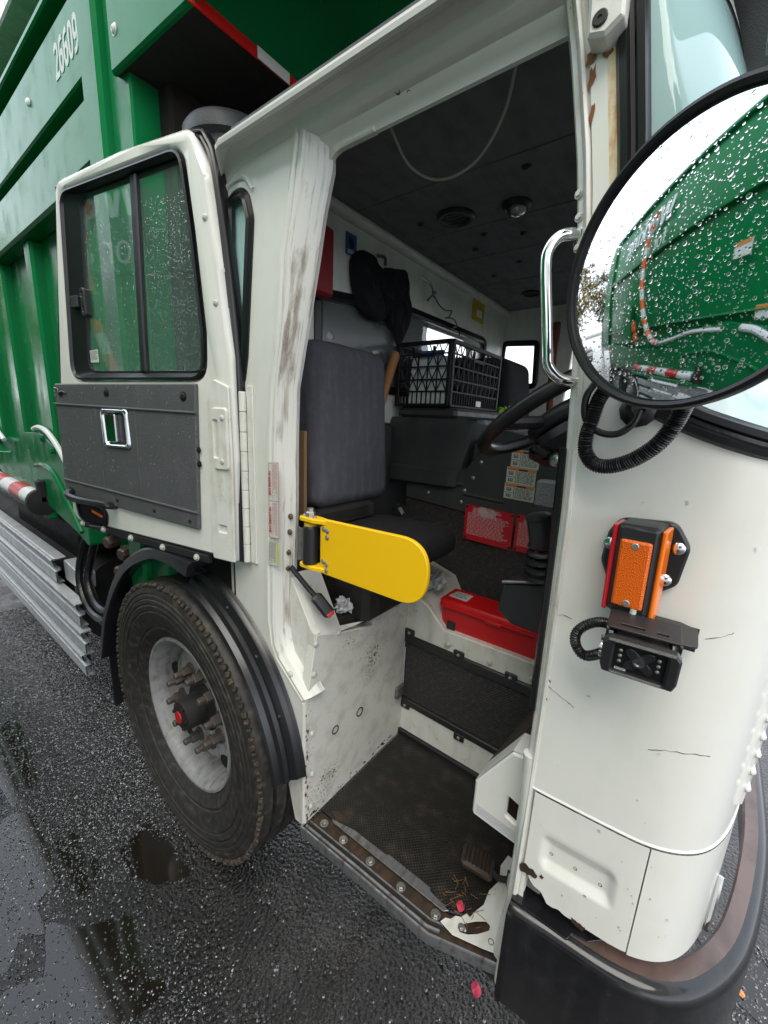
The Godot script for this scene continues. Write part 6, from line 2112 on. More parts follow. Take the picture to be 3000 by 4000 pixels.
	put(B, "gusset_plate", b, "green")
	b = MB.new()
	b.tube(spline(v3([[-2.95, 1.295, 0.055], [-2.78, 1.315, 0.056], [-2.62, 1.29, 0.056], [-2.45, 1.18, 0.056], [-2.28, 1.04, 0.056]]), 6), 0.012, 8)
	put(B, "edge_bead", b, "green")
	b = MB.new()
	b.tube(spline(v3([[-2.90, 1.50, 0.05], [-2.78, 1.515, 0.055], [-2.62, 1.50, 0.06], [-2.48, 1.44, 0.06], [-2.36, 1.36, 0.06]]), 6), 0.013, 8)
	put(B, "hose_white", b, "white_tape")
	for s in [0.0, 0.035]:
		b = MB.new()
		b.tube(spline(v3([[-4.1 + s, 1.95, 0.06], [-4.0 + s, 1.75, 0.06], [-3.85 + s, 1.50, 0.06], [-3.62 + s, 1.40, 0.06]]), 6), 0.012, 8)
		put(B, "hose_white", b, "white_tape")
	for q in [[-2.72, 1.46], [-2.56, 1.41]]: bolt(B, "bolt", Vector3(q[0], q[1], 0.055), Vector3.BACK, 0.016, "hex", "green")
	roller_bar(B, Vector3(-2.86, 1.105, 0.07), -1.0)

func roller_bar(B: Node3D, at: Vector3, dir: float, length := 1.5) -> void:
	var b := MB.new()
	var X := Transform3D(Basis(Vector3.UP, Vector3.LEFT * -dir, Vector3.BACK), at)
	b.tube([at + Vector3(0, 0, 0), at + Vector3(dir * length, 0, 0)], 0.048, 20)
	put(B, "roller_bar", b, "green")
	for i in int(length / 0.24):
		b = MB.new()
		var x0 := at.x + dir * (0.02 + i * 0.24)
		b.tube([Vector3(x0, at.y, at.z), Vector3(x0 + dir * 0.238, at.y, at.z)], 0.0495, 20, false, false)
		put(B, "tape_band", b, "white_tape" if i % 2 == 0 else "red_tape")
	b = MB.new()
	b.lathe([[0.05, 0.0], [0.075, 0.01], [0.075, 0.05], [0.03, 0.06], [0.001, 0.06]], 18, aim(at + Vector3(0, 0, 0), Vector3(-dir, 0, 0)))
	b.box(at + Vector3(-dir * 0.03, 0.06, 0.0), Vector3(0.06, 0.13, 0.04), Basis(), 0.01)
	put(B, "bar_bearing", b, "chassis")
	b = MB.new()
	b.box(at + Vector3(dir * 0.75, -0.075, -0.03), Vector3(1.6, 0.05, 0.05), Basis(), 0.008)
	put(B, "bar_support", b, "green")

# ---------------------------------------------------------------- the second truck, behind the photographer
func build_second_truck() -> void:
	var T := thing("garbage_truck", "second green refuse truck seen only mirrored, with white lettering and orange stripes", "truck", Vector3(0, 0, 1.65))
	var b := MB.new()
	b.box(Vector3(-2.75, 2.30, 1.2), Vector3(4.7, 2.4, 2.3), Basis(), 0.05)
	put(T, "hopper_shell", b, "green")
	for q in [[2.60, 0.05, "green"], [3.44, 0.06, "green"], [1.62, 0.02, "green"]]:
		b = MB.new()
		b.box(Vector3(-2.75, q[0], 0.02), Vector3(4.68, q[1], 0.08), Basis(), 0.01)
		put(T, "side_rail", b, q[2])
	b = MB.new()
	b.plate(rounded(pv([[-4.9, 0.95], [-3.6, 0.95], [-1.2, 0.92], [-0.4, 0.95], [-0.4, 1.2], [-1.0, 1.46], [-1.5, 1.56], [-2.0, 1.50], [-2.4, 1.34], [-3.2, 1.32], [-4.9, 1.4]]), 0.1, 6), [], -0.05, 0.02, Transform3D(), 0.01)
	put(T, "gusset_plate", b, "green")
	b = MB.new()
	b.tube(spline(v3([[-2.1, 1.24, -0.055], [-1.8, 1.30, -0.055], [-1.5, 1.29, -0.055], [-0.9, 1.08, -0.055]]), 8), 0.014, 8)
	put(T, "edge_bead", b, "green")
	# orange and white hose guard
	var path := spline(v3([[-3.10, 3.15, -0.05], [-3.22, 2.85, -0.05], [-3.20, 2.3, -0.05], [-3.0, 1.75, -0.05], [-2.75, 1.45, -0.05], [-2.55, 1.40, -0.05]]), 4)
	for i in path.size() - 1:
		b = MB.new()
		b.tube([path[i], path[i + 1]], 0.035, 8, false, false)
		put(T, "hose_guard", b, "orange_tape" if i % 2 == 0 else "white_tape")
	b = MB.new()
	b.tube(spline(v3([[-2.55, 1.40, -0.05], [-2.25, 1.44, -0.05], [-1.9, 1.50, -0.05], [-1.5, 1.50, -0.05]]), 6), 0.02, 8)
	put(T, "hose_line", b, "white_tape")
	b = MB.new()
	b.tube(spline(v3([[-1.3, 1.50, -0.05], [-1.15, 1.46, -0.05], [-0.9, 1.30, -0.05]]), 6), 0.03, 8)
	put(T, "hose_line", b, "white_tape")
	for q in [[-3.42, 1.66, 0.16], [-3.36, 1.50, 0.14]]:
		b = MB.new()
		b.box(Vector3(q[0], q[1], -0.03), Vector3(0.07, q[2], 0.06), Basis(Vector3.BACK, 0.2), 0.01)
		put(T, "reflector_strip", b, "orange_tape")
	text(T, "side_lettering", "Working", "white_plain", Vector3(-3.50, 3.06, -0.004), 0.27, Basis(Vector3.UP, PI), 1.0, true, 0.004)
	text(T, "side_lettering", "for a", "white_plain", Vector3(-3.05, 2.73, -0.004), 0.19, Basis(Vector3.UP, PI), 1.0, false, 0.004)
	for q in [[-1.44, 2.12, 0.16], [-1.16, 1.60, 0.14]]:
		b = MB.new()
		b.box(Vector3(q[0], q[1], -0.004), Vector3(q[2], q[2] * 0.75, 0.008))
		put(T, "white_sticker", b, "white_plain")
		b = MB.new()
		b.box(Vector3(q[0], q[1] + q[2] * 0.28, -0.009), Vector3(q[2] * 0.96, q[2] * 0.16, 0.006))
		put(T, "sticker_header", b, "print_orange")
	roller_bar(T, Vector3(-1.77, 1.05, -0.09), -1.0, 1.46)
	for q in [0.80, 0.66, 0.52]:
		b = MB.new()
		b.box(Vector3(-2.75, q, -0.02), Vector3(1.1, 0.10, 0.035), Basis(), 0.01)
		put(T, "aluminium_plank", b, "aluminium")
	b = MB.new()
	b.box(Vector3(-1.95, 0.84, -0.01), Vector3(0.5, 0.10, 0.035), Basis(), 0.01)
	put(T, "aluminium_plank", b, "aluminium")
	for x in [-3.85, -4.6, 0.2]:
		var W := grp(T, "wheel", Vector3(x, 0.53, 0.05))
		b = tyre_mesh(0.53)
		put(W, "tyre", b, "tyre", 30)
		b = MB.new()
		b.lathe([[0.285, 0.06], [0.28, 0.03], [0.25, -0.02], [0.12, 0.0], [0.10, 0.06], [0.001, 0.07]], 40, Transform3D(Basis(Vector3.RIGHT, Vector3.BACK, Vector3.DOWN), Vector3.ZERO))
		put(W, "rim", b, "rim_paint")
		b = MB.new()
		b.lathe([[0.51, 0.085], [0.53, 0.05], [0.53, -0.2], [0.3, -0.2]], 48, Transform3D(Basis(Vector3.RIGHT, Vector3.BACK, Vector3.DOWN), Vector3.ZERO))
		put(W, "tread", b, "tyre")
		W.rotation.y = PI
	b = MB.new()
	b.box(Vector3(-2.4, 0.88, 1.1), Vector3(5.0, 0.3, 1.2), Basis(), 0.02)
	put(T, "chassis_frame", b, "chassis")
	# tailgate with striped edge
	b = MB.new()
	b.plate(rounded(pv([[-5.75, 1.25], [-5.12, 1.25], [-5.12, 3.3], [-5.3, 3.5], [-5.6, 3.1]]), 0.1), [], 0.0, 2.3, Transform3D(), 0.02)
	put(T, "tailgate", b, "green")
	for i in 10:
		b = MB.new()
		b.box(Vector3(-4.42 - 0.13 * i, 1.30, -0.02), Vector3(0.128, 0.07, 0.04))
		put(T, "tail_stripe", b, "red_tape" if i % 2 == 0 else "white_tape")
	b = MB.new()
	b.box(Vector3(-3.75, 1.70, -0.02), Vector3(0.42, 0.6, 0.05), Basis(), 0.02)
	put(T, "control_box", b, "green")
	# cab, pale
	b = MB.new()
	b.box(Vector3(0.55, 1.60, 1.2), Vector3(1.7, 1.7, 2.2), Basis(), 0.12)
	put(T, "cab", b, "white")
	b = MB.new()
	b.box(Vector3(0.6, 1.95, 0.09), Vector3(0.8, 0.65, 0.02), Basis(), 0.01)
	put(T, "cab_window", b, "car_glass")

func build_pickup() -> void:
	var T := thing("pickup_truck", "dark grey pickup truck parked far behind, seen only in the round mirror", "pickup", Vector3(-12.5, 0, 1.25))
	var b := MB.new()
	# side profile along x (front to the left of the body), width along z
	b.plate(rounded(pv([[-2.8, 0.55], [2.6, 0.55], [2.7, 0.75], [2.7, 1.12], [0.9, 1.15], [-2.75, 1.15], [-2.85, 0.9]]), 0.08), [], -0.95, 0.95, Transform3D(), 0.06)
	put(T, "body", b, "car_grey")
	b = MB.new()
	b.plate(rounded(pv([[-1.6, 1.14], [0.95, 1.14], [0.45, 1.78], [-1.35, 1.80]]), 0.1), [], -0.85, 0.85, Transform3D(), 0.08)
	put(T, "cabin", b, "white_plain")
	for s in [-1.0, 1.0]:
		b = MB.new()
		b.plate(rounded(pv([[-1.4, 1.2], [0.65, 1.2], [0.35, 1.68], [-1.25, 1.70]]), 0.06), [], -0.005, 0.005, Transform3D(Basis(), Vector3(0, 0, 0.855 * s)))
		put(T, "side_window", b, "car_glass")
	b = MB.new()
	b.loft([PackedVector3Array([Vector3(0.92, 1.2, -0.7), Vector3(0.92, 1.2, 0.7)]), PackedVector3Array([Vector3(0.53, 1.7, -0.65), Vector3(0.53, 1.7, 0.65)])], false)
	put(T, "windscreen", b, "car_glass")
	b = MB.new()
	b.box(Vector3(2.72, 0.85, 0), Vector3(0.05, 0.28, 1.2), Basis(), 0.02)
	put(T, "grille", b, "void")
	for s in [-1.0, 1.0]:
		b = MB.new()
		b.box(Vector3(2.71, 0.92, 0.75 * s), Vector3(0.05, 0.16, 0.28), Basis(), 0.02)
		put(T, "headlamp", b, "lamp_lens")
		for x in [-1.8, 1.75]:
			b = MB.new()
			b.lathe([[0.2, 0.0], [0.38, 0.02], [0.4, 0.06], [0.4, 0.22], [0.36, 0.26], [0.24, 0.26], [0.20, 0.22], [0.001, 0.23]], 28, aim(Vector3(x, 0.4, 0.72 * s), Vector3(0, 0, s)))
			put(T, "wheel", b, "tyre")

func build_trees() -> void:
	var r := RandomNumberGenerator.new()
	r.seed = 5
	var leaf := MB.new()
	leaf.quad(Vector3(-0.5, -0.3, 0), Vector3(0.5, -0.3, 0), Vector3(0.35, 0.35, 0.12), Vector3(-0.35, 0.35, 0.12))
	var lm := leaf.mesh()
	var kinds := [["yellowing tree behind the grey pickup, seen only in the round mirror", Vector3(-24, 0, 3.0), 7.5, Color(0.22, 0.17, 0.03)], ["dark green tree left of the yellowing tree, seen only in the round mirror", Vector3(-27, 0, -2.5), 9.0, Color(0.03, 0.06, 0.025)], ["olive tree behind the second truck, seen only in the round mirror", Vector3(-29, 0, 8.0), 8.0, Color(0.09, 0.09, 0.03)]]
	for k in kinds:
		var T := thing("roadside_tree", k[0], "tree", k[1], "trees behind the trucks")
		var H: float = k[2]
		var b := MB.new()
		b.tube(spline(v3([[0, 0, 0], [0.1, H * 0.3, 0.05], [-0.05, H * 0.6, 0.1], [0.1, H * 0.9, 0]]), 4), [0.22, 0.2, 0.18, 0.17, 0.15, 0.13, 0.12, 0.11, 0.1, 0.08, 0.07, 0.05, 0.03], 8)
		for i in 7:
			var a := r.randf() * TAU
			var y := H * r.randf_range(0.3, 0.7)
			b.tube(v3([[0, y, 0], [cos(a) * 1.2, y + 0.8, sin(a) * 1.2], [cos(a) * 2.0, y + 1.9, sin(a) * 2.0]]), [0.08, 0.05, 0.02], 6)
		put(T, "trunk", b, "bark")
		var mm := MultiMesh.new()
		mm.transform_format = MultiMesh.TRANSFORM_3D
		mm.use_colors = true
		mm.mesh = lm
		mm.instance_count = 2600
		var clumps := []
		for i in 26:
			var a := r.randf() * TAU
			var q := sqrt(r.randf()) * H * 0.32
			clumps.append(Vector3(cos(a) * q, H * r.randf_range(0.35, 1.0), sin(a) * q))
		for i in 2600:
			var c: Vector3 = clumps[i % 26]
			var p := c + Vector3(r.randfn(), r.randfn() * 0.8, r.randfn()) * H * 0.07
			mm.set_instance_transform(i, Transform3D(Basis.from_euler(Vector3(r.randf() * TAU, r.randf() * TAU, r.randf() * TAU)).scaled(Vector3.ONE * r.randf_range(0.18, 0.36)), p))
			var f := r.randf_range(0.6, 1.5)
			mm.set_instance_color(i, Color(k[3].r * f, k[3].g * f * r.randf_range(0.9, 1.1), k[3].b * f))
		var o := MultiMeshInstance3D.new()
		o.name = "crown"
		o.set_meta("kind", "stuff")
		o.multimesh = mm
		o.material_override = mat["leaves"]
		T.add_child(o, true)

# ---------------------------------------------------------------- loose things in the cab and on the ground
func puff(b: MB, poly: PackedVector2Array, x: Transform3D, depth: float, steps := 8) -> void:
	var fold := FastNoiseLite.new()
	fold.seed = 12
	fold.frequency = 14.0
	if Geometry2D.is_polygon_clockwise(poly): poly.reverse()
	var c := Vector2.ZERO
	for p in poly: c += p
	c /= poly.size()
	var loops := []
	for k in steps + 1:
		var f := float(k) / steps
		var s := cos(f * PI / 2)
		var L := PackedVector3Array()
		for p in poly:
			var q := c + (p - c) * maxf(s, 0.02)
			L.append(x * Vector3(q.x, q.y, depth * pow(sin(f * PI / 2), 0.7) * (1.0 + 0.9 * fold.get_noise_2d(q.x * 1.6 + q.y, q.y * 0.5))))
		loops.append(L)
	b.loft(loops, true, true, false)

func build_things() -> void:
	var b: MB
	var YZ := Transform3D(Basis(Vector3.FORWARD, Vector3.UP, Vector3.RIGHT), Vector3.ZERO)
	# --- milk crate
	var K := thing("milk_crate", "black plastic milk crate on the engine cover behind the seat", "crate", Vector3(-0.88, 1.692, -0.93))
	var hx := 0.122
	var hz := 0.225
	var H := 0.238
	for side in 4:
		var w := hx if side % 2 == 0 else hz
		var d := hz if side % 2 == 0 else hx
		var bas := Basis(Vector3.UP, PI / 2 * side)
		b = MB.new()
		var X := Transform3D(bas, bas * Vector3(0, 0, d))
		for y in [0.006, 0.055, 0.098, 0.145, 0.19]: b.box(X * Vector3(0, y, 0), Vector3(2 * w - 0.012, 0.0055, 0.007), bas)
		b.box(X * Vector3(0, H - 0.008, 0.001), Vector3(2 * w, 0.016, 0.012), bas, 0.002)
		b.box(X * Vector3(0, 0.004, 0.001), Vector3(2 * w, 0.010, 0.012), bas, 0.002)
		for s in [-1.0, 1.0]: b.box(X * Vector3(s * (w - 0.008), H / 2, 0), Vector3(0.016, H, 0.012), bas, 0.002)
		# handle opening frame
		for q in [[-0.045, 0.202, 0.008, 0.032], [0.045, 0.202, 0.008, 0.032], [0.0, 0.184, 0.098, 0.008]]: b.box(X * Vector3(q[0], q[1], 0), Vector3(q[2], q[3], 0.008), bas)
		var n := int(round(2 * w / 0.047))
		for i in n:
			var x0 := -w + 0.016 + (2 * w - 0.032) * i / n
			var x1 := -w + 0.016 + (2 * w - 0.032) * (i + 1) / n
			for q in [[x0, 0.055, x1, 0.145], [x1, 0.055, x0, 0.145], [x0, 0.145, x1, 0.23], [x1, 0.145, x0, 0.23]]:
				if q[3] > 0.2 and maxf(absf(q[0]), absf(q[2])) < 0.055: continue
				b.tube([X * Vector3(q[0], q[1], 0), X * Vector3(q[2], q[3], 0)], 0.0026, 4)
			for x in [x0, lerpf(x0, x1, 0.5)]: b.box(X * Vector3(x, 0.03, 0), Vector3(0.003, 0.055, 0.006), bas)
			b.box(X * Vector3(x0, 0.12, 0), Vector3(0.0035, 0.13, 0.005), bas)
		put(K, "lattice_side", b, "crate")
	b = MB.new()
	b.box(Vector3(0, 0.004, 0), Vector3(2 * hx, 0.006, 2 * hz))
	put(K, "floor", b, "crate")
	b = MB.new()
	b.box(Vector3(hx + 0.005, 0.022, -0.02), Vector3(0.002, 0.022, 0.045))
	put(K, "paper_tag", b, "white_plain")
	# papers inside the crate
	var Pp := thing("paper_sleeve", "pale green paper sleeve standing inside the black milk crate", "paper", Vector3(-0.86, 1.70, -0.732))
	b = MB.new()
	b.box(Vector3(0, 0.088, 0), Vector3(0.17, 0.176, 0.03), Basis(Vector3.RIGHT, -0.08), 0.003)
	put(Pp, "sleeve", b, "paper")
	var Pb := thing("blue_packet", "bright blue packet showing in the handle hole of the crate", "packet", Vector3(-0.875, 1.70, -0.757))
	b = MB.new()
	b.box(Vector3(0, 0.10, 0.0), Vector3(0.10, 0.21, 0.012), Basis(Vector3.RIGHT, -0.05), 0.003)
	put(Pb, "packet", b, "paper_blue")
	var Dk := thing("dark_bag", "dark bag filling the far half of the milk crate", "bag", Vector3(-0.88, 1.70, -1.0))
	b = MB.new()
	cushion(b, Vector3(0, 0.10, 0.0), Vector3(0.21, 0.20, 0.26), Basis(), 0.03, 0.0)
	put(Dk, "bag", b, "cloth_black", 50)
	# --- black cloth cap on its hook
	var C := thing("black_cap", "floppy black cloth hat hanging from a hook on the rear wall", "hat", Vector3(-1.012, 2.0, -0.6))
	var XC := Transform3D(YZ.basis, Vector3(0.0, -2.0, 0.6))
	b = MB.new()
	puff(b, PackedVector2Array(spline(Array(pv([[0.422, 2.14], [0.452, 2.178], [0.49, 2.190], [0.53, 2.183], [0.575, 2.165], [0.615, 2.14], [0.645, 2.10], [0.66, 2.05], [0.655, 2.01], [0.642, 1.972], [0.625, 2.0], [0.60, 1.992], [0.56, 1.982], [0.50, 1.988], [0.455, 2.02], [0.43, 2.07]])), 2, true)), XC, 0.045)
	put(C, "crown", b, "cloth_black", 70)
	b = MB.new()
	puff(b, PackedVector2Array(spline(Array(pv([[0.61, 2.175], [0.66, 2.185], [0.72, 2.200], [0.742, 2.19], [0.752, 2.15], [0.762, 2.11], [0.780, 2.07], [0.778, 2.02], [0.752, 1.965], [0.712, 1.918], [0.69, 1.95], [0.668, 1.99], [0.655, 2.04], [0.64, 2.10], [0.60, 2.15]])), 2, true)), XC, 0.030)
	put(C, "brim", b, "cloth_black", 70)
	b = MB.new()
	b.tube(spline(v3([[0.0, 0.20, 0.035], [0.03, 0.19, 0.03], [0.035, 0.165, 0.03]]), 4), 0.006, 8)
	put(C, "hook", b, "steel")
	# --- red case hung in the corner
	var R := thing("red_case", "dark red plastic case hung in the rear corner by the door post", "case", Vector3(-0.985, 1.99, -0.22))
	b = MB.new()
	b.box(Vector3(0, 0.095, 0), Vector3(0.05, 0.19, 0.165), Basis(), 0.008)
	put(R, "shell", b, "red_dark")
	b = MB.new()
	b.box(Vector3(0, 0.212, 0.01), Vector3(0.035, 0.045, 0.10), Basis(), 0.008)
	put(R, "yellow_lid", b, "yellow_label")
	# --- red tool box on the ledge
	var X := thing("red_box", "bright red plastic box with lid on the ledge beside the step", "box", Vector3(-0.447, 0.9165, -0.58))
	b = MB.new()
	var loops := []
	for q in [[0.0, 0.0], [0.004, 0.004], [0.088, 0.008]]:
		var L := PackedVector3Array()
		for p in rrect(0, 0, 0.344 + 2 * q[1], 0.096 + 2 * q[1], 0.014): L.append(Vector3(p.x, q[0], -p.y))
		loops.append(L)
	b.loft(loops, true, true, true)
	put(X, "tub", b, "red_plastic", 40)
	b = MB.new()
	b.plate(rrect(0, 0, 0.372, 0.122, 0.016), [], 0.086, 0.110, Transform3D(Basis(Vector3.RIGHT, Vector3.FORWARD, Vector3.UP), Vector3.ZERO), 0.006)
	put(X, "lid", b, "red_plastic", 40)
	b = MB.new()
	b.tube(v3([[-0.176, 0.088, 0.062], [0.15, 0.088, 0.062]]), 0.006, 8)
	b.box(Vector3(0.02, 0.084, 0.064), Vector3(0.06, 0.014, 0.010), Basis(), 0.003)
	put(X, "lid_lip", b, "red_plastic")
	b = MB.new()
	b.box(Vector3(-0.135, 0.016, 0.0535), Vector3(0.034, 0.034, 0.008), Basis(), 0.003)
	put(X, "foot_clip", b, "black_plastic")
	sheet(X, "paper_label", [Vector3(-0.168, 0.1108, 0.025), Vector3(-0.096, 0.1108, 0.028), Vector3(-0.098, 0.1108, -0.032), Vector3(-0.160, 0.1108, -0.034)], print_sheet(128, 96, "plain"))
	# --- wooden handle, cardboard, litter
	var Wd := thing("wooden_handle", "worn wooden tool handle leaning between grey seat and crate", "handle", Vector3(-1.0, 1.62, -0.575))
	b = MB.new()
	b.tube(v3([[0, 0, 0], [0.0, 0.10, -0.04], [0.004, 0.262, -0.105], [0.004, 0.272, -0.109]]), [0.017, 0.0175, 0.019, 0.012], 14)
	put(Wd, "shaft", b, "wood")
	var Cd := thing("cardboard_sheet", "brown cardboard wedged behind the seat next to the door post", "cardboard", Vector3(-0.985, 1.31, -0.16))
	b = MB.new()
	b.box(Vector3(0, 0.14, 0), Vector3(0.11, 0.28, 0.012), Basis(), 0.002)
	put(Cd, "board", b, "cardboard")
	var Lt := thing("crumpled_foil", "crumpled silver wrapper lying on the slope left of the red box", "wrapper", Vector3(-0.672, 1.052, -0.555))
	crumple(Lt, "foil", 0.028, "litter", 3)
	var Lt2 := thing("crumpled_foil", "small crumpled wrapper in the dark pocket under the seat", "wrapper", Vector3(-0.80, 1.045, -0.20))
	crumple(Lt2, "foil", 0.020, "litter", 4)
	var V := thing("safety_vest", "lime green safety vest slung beside the far black seat", "vest", Vector3(-0.735, 1.655, -1.25))
	crumple(V, "cloth", 0.04, "vest", 6)
	# --- petals and a leaf
	petal(Vector3(-0.244, 0.006, -0.212), 0.028, "petal", "pink petal lying on the asphalt below the step")
	petal(Vector3(-0.281, 0.421, -0.106), 0.020, "petal", "bright pink petal among needles on the step floor")
	petal(Vector3(0.381, 0.006, -0.709), 0.020, "leaf_orange", "small orange leaf on the asphalt beyond the bumper")
	# needles and grit on the step
	var r := RandomNumberGenerator.new()
	r.seed = 9
	b = MB.new()
	for i in 32:
		var p := Vector3(-0.285 + r.randfn() * 0.03, 0.4185 + r.randf() * 0.002, -0.12 + r.randfn() * 0.035)
		var a := r.randf() * TAU
		var l := r.randf_range(0.008, 0.03)
		b.tube([p, p + Vector3(cos(a), r.randf_range(0, 0.25), sin(a)) * l], 0.0007, 4)
	var nd := put(self, "pine_needles", b, "needle")
	nd.set_meta("label", "brown pine needles scattered in the corner of the step")
	nd.set_meta("category", "needles")
	nd.set_meta("kind", "stuff")

func crumple(parent: Node, called: String, r: float, m: String, sd: int) -> void:
	var n := FastNoiseLite.new()
	n.seed = sd
	n.frequency = 1.6
	var b := MB.new()
	var loops := []
	for i in 12:
		var t := PI * i / 11.0
		var L := PackedVector3Array()
		for k in 16:
			var a := TAU * k / 16.0
			var d := Vector3(sin(t) * cos(a), cos(t), -sin(t) * sin(a))
			var q := 1.0 + 0.9 * n.get_noise_3dv(d)
			L.append(Vector3(0, r * 0.55, 0) + d * r * q * Vector3(1, 0.6, 0.8).dot(d.abs()) )
		loops.append(L)
	loops.reverse()
	b.loft(loops, true)
	put(parent, called, b, m, 12)

func petal(at: Vector3, r: float, m: String, label: String) -> void:
	var T := thing("petal", label, "petal", at)
	var b := MB.new()
	var loops := []
	for j in 4:
		var f := 1.0 - j / 3.0
		var L := PackedVector3Array()
		for k in 14:
			var a := TAU * k / 14.0
			var q := r * (0.75 + 0.25 * sin(a * 2.0 + 1.0)) * maxf(f, 0.02)
			L.append(Vector3(cos(a) * q * 0.6, 0.004 * (1.0 - f) + 0.003 * sin(3.0 * a) * f, sin(a) * q))
		loops.append(L)
	b.loft(loops, true)
	put(T, "blade", b, m, 70)

# ---------------------------------------------------------------- rain on the panels
func rain(T: Node3D, P: Array) -> void:
	var r := RandomNumberGenerator.new()
	r.seed = 21
	var D := Transform3D(Basis(Vector3.UP, deg_to_rad(12)), Vector3(-0.98, 0, 0.03))
	var tr := []
	for i in 520:   # door trim
		var s := r.randf_range(0.15, 0.84)
		var y := r.randf_range(1.30, 1.70)
		if Vector2(s - 0.513, y - 1.568).length() < 0.09: continue
		tr.append(aim(D * Vector3(-s, y, 0.0122), D.basis.z, 0.0011 + 0.0018 * pow(r.randf(), 2)))
	for i in 150:   # on top of the door frame
		var s := r.randf_range(0.15, 0.69)
		var f := r.randf_range(0.1, 0.9)
		tr.append(aim(D * Vector3(-s, tab([[0.15, 2.3115], [0.41, 2.3165], [0.69, 2.3015]], s) - 0.013 * f, -0.013 * (1.0 - f)), D.basis * Vector3(0, 1, 1), 0.0011 + 0.0013 * pow(r.randf(), 2)))
	for i in 2600:   # window panes
		var y := r.randf_range(1.75, 2.2)
		tr.append(aim(D * Vector3(-(r.randf_range(0.14, 0.38) if i % 4 else r.randf_range(0.4, 0.66)), 1.745 + pow(r.randf(), 1.5) * 0.45, -0.0238), D.basis.z, 0.0009 + 0.0010 * pow(r.randf(), 2)))
	drops(T.get_node("door"), "rain_drops", tr.map(func(x): return D.affine_inverse() * x))
	tr = []
	for i in 12:
		var x := r.randf_range(-0.13, 0.10)
		var y := r.randf_range(1.0, 1.6)
		var p := front_point(P, x, y, 0.0002)
		var q := aim(p, Vector3.BACK, 0.0012 + 0.0018 * pow(r.randf(), 2))
		q.basis = q.basis * Basis.from_scale(Vector3(1, 1, r.randf_range(1.0, 1.6)))
		tr.append(q)
	for i in 24:
		var x := r.randf_range(-0.11, 0.10)
		var y := r.randf_range(0.78, 0.97)
		if absf(x + 0.042) < 0.065 and absf(y - 0.862) < 0.04: continue
		tr.append(aim(front_point(P, x, y, 0.0022), Vector3.BACK, 0.0012 + 0.0018 * pow(r.randf(), 2)))
	drops(T.get_node("front_corner"), "rain_drops", tr)

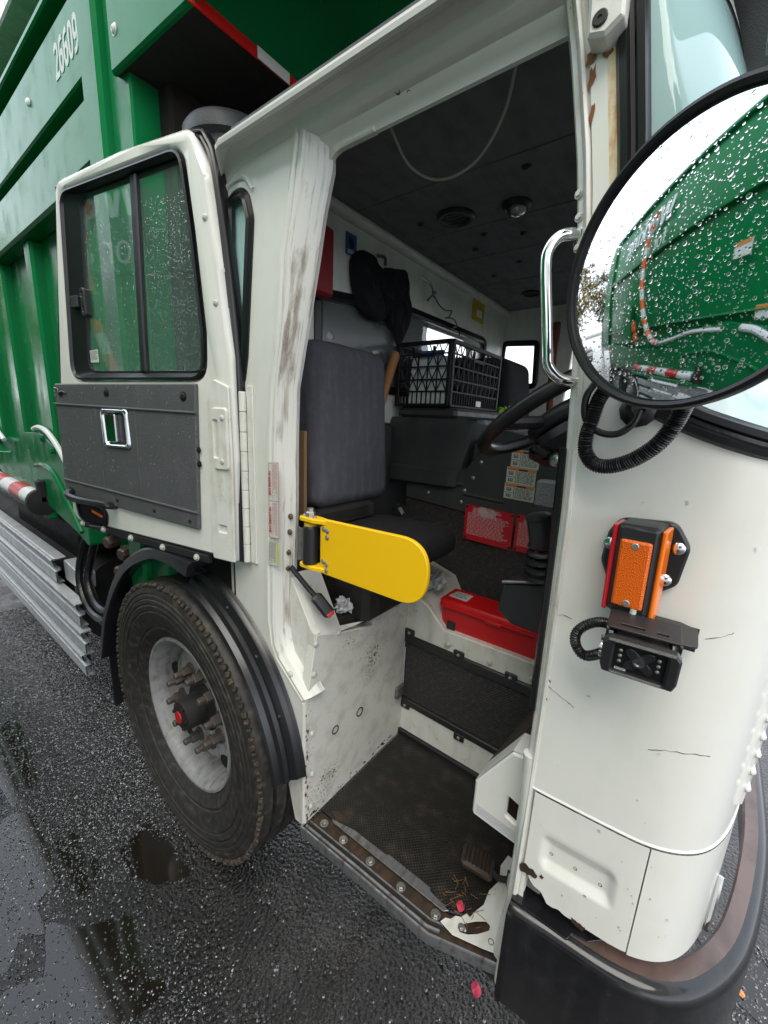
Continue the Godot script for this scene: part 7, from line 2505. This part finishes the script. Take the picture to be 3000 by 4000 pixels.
# ---------------------------------------------------------------- scene
func _ready() -> void:
	var cam := Camera3D.new()
	cam.name = "camera"
	add_child(cam)
	cam.fov = 103.63
	cam.near = 0.02
	cam.far = 300.0
	cam.transform = Transform3D(Basis(Vector3.UP, deg_to_rad(36.98)) * Basis(Vector3.RIGHT, deg_to_rad(-12.77)) * Basis(Vector3.BACK, deg_to_rad(2.593)), Vector3(0, 1.63, 0.67))
	cam.current = true
	var we := WorldEnvironment.new()
	we.name = "environment"
	var env := Environment.new()
	env.background_mode = Environment.BG_SKY
	var sky := Sky.new()
	var sm := ProceduralSkyMaterial.new()
	sm.sky_top_color = Color(0.80, 0.84, 0.90)
	sm.sky_horizon_color = Color(0.93, 0.945, 0.96)
	sm.sky_curve = 0.2
	sm.ground_bottom_color = Color(0.25, 0.25, 0.25)
	sm.ground_horizon_color = Color(0.45, 0.46, 0.47)
	sm.sky_energy_multiplier = 1.0
	sky.sky_material = sm
	env.sky = sky
	env.background_energy_multiplier = 1.25
	env.tonemap_mode = Environment.TONE_MAPPER_LINEAR
	env.tonemap_exposure = 2.7
	env.sdfgi_enabled = true
	env.ssao_enabled = true
	env.ssil_enabled = true
	we.environment = env
	add_child(we)
	var sun := DirectionalLight3D.new()
	sun.name = "overcast_sun"
	sun.light_energy = 0.3
	sun.light_angular_distance = 40.0
	sun.light_color = Color(1.0, 0.98, 0.95)
	sun.shadow_enabled = true
	add_child(sun)
	sun.look_at_from_position(Vector3(2.0, 9.0, 5.0), Vector3(-0.8, 0, 0))

	rng.seed = 1234
	make_materials()
	print("materials ", Time.get_ticks_msec())
	# ground
	var b := MB.new()
	b.box(Vector3(-10, -0.05, 0), Vector3(160, 0.1, 160))
	var g := put(self, "ground", b, "asphalt")
	g.set_meta("kind", "structure")
	b = MB.new()
	b.plate(PackedVector2Array(spline(Array(pv([[-1.486, -0.232], [-1.509, -0.170], [-1.359, -0.150], [-1.281, -0.153], [-1.206, -0.150], [-1.190, -0.172], [-1.224, -0.213], [-1.242, -0.247], [-1.302, -0.270], [-1.358, -0.297], [-1.414, -0.290], [-1.466, -0.282]])), 4, true)), [], 0.0, 0.004, Transform3D(Basis(Vector3.RIGHT, Vector3.FORWARD, Vector3.UP), Vector3(0, -0.0028, 0)), 0.0005)
	var pd := put(self, "puddle", b, "puddle")
	pd.set_meta("kind", "structure")

	# thin films of rain standing between the stones
	for q in [[-1.64, 0.575, 0.30, 0.40], [-1.08, 0.52, 0.26, 0.55], [-2.35, 0.45, 0.34, 0.24], [-1.55, 0.40, 0.16, 0.35], [0.55, -0.75, 0.25, 0.7]]:
		b = MB.new()
		b.plate(PackedVector2Array(spline(Array(blob(q[0], -q[1], q[2], 16, q[3], 0.35)), 3, true)), [], -0.01, 0.0014, Transform3D(Basis(Vector3.RIGHT, Vector3.FORWARD, Vector3.UP), Vector3.ZERO), 0.0)
		put(self, "puddle", b, "puddle").set_meta("kind", "structure")
	stones()

	var T := thing("garbage_truck", "green refuse truck with a white low cab, its door swung wide open", "truck")
	var P := plan_all()
	build_cab(T)
	print("cab ", Time.get_ticks_msec())
	build_door(T)
	build_body(T)
	build_guard(T)
	build_fender(T)
	build_wheel(T, WC)
	build_bumper(T, P)
	build_step(T)
	build_inside(T)
	build_front_fittings(T, P)
	build_mirror(T)
	rain(T, P)
	print("truck ", Time.get_ticks_msec())
	build_second_truck()
	build_pickup()
	build_trees()
	build_things()
	print("done ", Time.get_ticks_msec())

# loose-textured surface of the asphalt: wet stones standing out of the binder
func stones() -> void:
	var r := RandomNumberGenerator.new()
	r.seed = 31
	var d := MB.new()
	d.lathe([[1.0, -0.3], [0.92, 0.35], [0.5, 0.8], [0.001, 0.9]], 5)
	var mm := MultiMesh.new()
	mm.transform_format = MultiMesh.TRANSFORM_3D
	mm.use_colors = true
	mm.mesh = d.mesh(38)
	var tr := []
	var col := []
	var patch := FastNoiseLite.new()
	patch.seed = 3
	patch.frequency = 1.1
	for k in 170000:
		var p := Vector3(r.randf_range(-4.2, 0.9), 0.0, r.randf_range(-0.9, 0.85))
		if p.x > -0.75 and p.z < -0.15 and p.x < -0.1 and k % 3: continue
		# fewer stones stand out close to the truck
		var w := patch.get_noise_2d(p.x, p.z)
		var open := clampf((Vector2(maxf(absf(p.x + 0.55) - 0.5, 0.0), maxf(p.z + 0.15, 0.0)).length() - 0.30 + w * 0.25) / 0.45, 0.07, 1.0)
		if r.randf() > open: continue
		if w < -0.3 and r.randf() < 0.35: continue
		if Vector2((p.x + 1.34) / 0.15, (p.z - 0.215) / 0.062).length() < r.randf_range(0.75, 1.05): continue
		var s := r.randf_range(0.0022, 0.0052)
		p.y = -0.0002 - r.randf() * 0.0008
		tr.append(Transform3D(Basis.from_euler(Vector3(r.randf_range(-0.6, 0.6), r.randf() * TAU, r.randf_range(-0.6, 0.6))).scaled_local(Vector3(s * r.randf_range(0.8, 1.5), s * r.randf_range(0.5, 0.9), s)), p))
		var g := r.randf_range(0.008, 0.03) if k % 40 else r.randf_range(0.05, 0.13)
		col.append(Color(g * 1.05, g, g * r.randf_range(0.85, 1.0)))
	mm.instance_count = tr.size()
	for i in tr.size():
		mm.set_instance_transform(i, tr[i])
		mm.set_instance_color(i, col[i])
	var o := MultiMeshInstance3D.new()
	o.name = "asphalt_stones"
	o.multimesh = mm
	o.material_override = mat["stone"]
	o.set_meta("kind", "stuff")
	o.set_meta("label", "small wet stones in the surface of the asphalt")
	o.set_meta("category", "gravel")
	add_child(o)
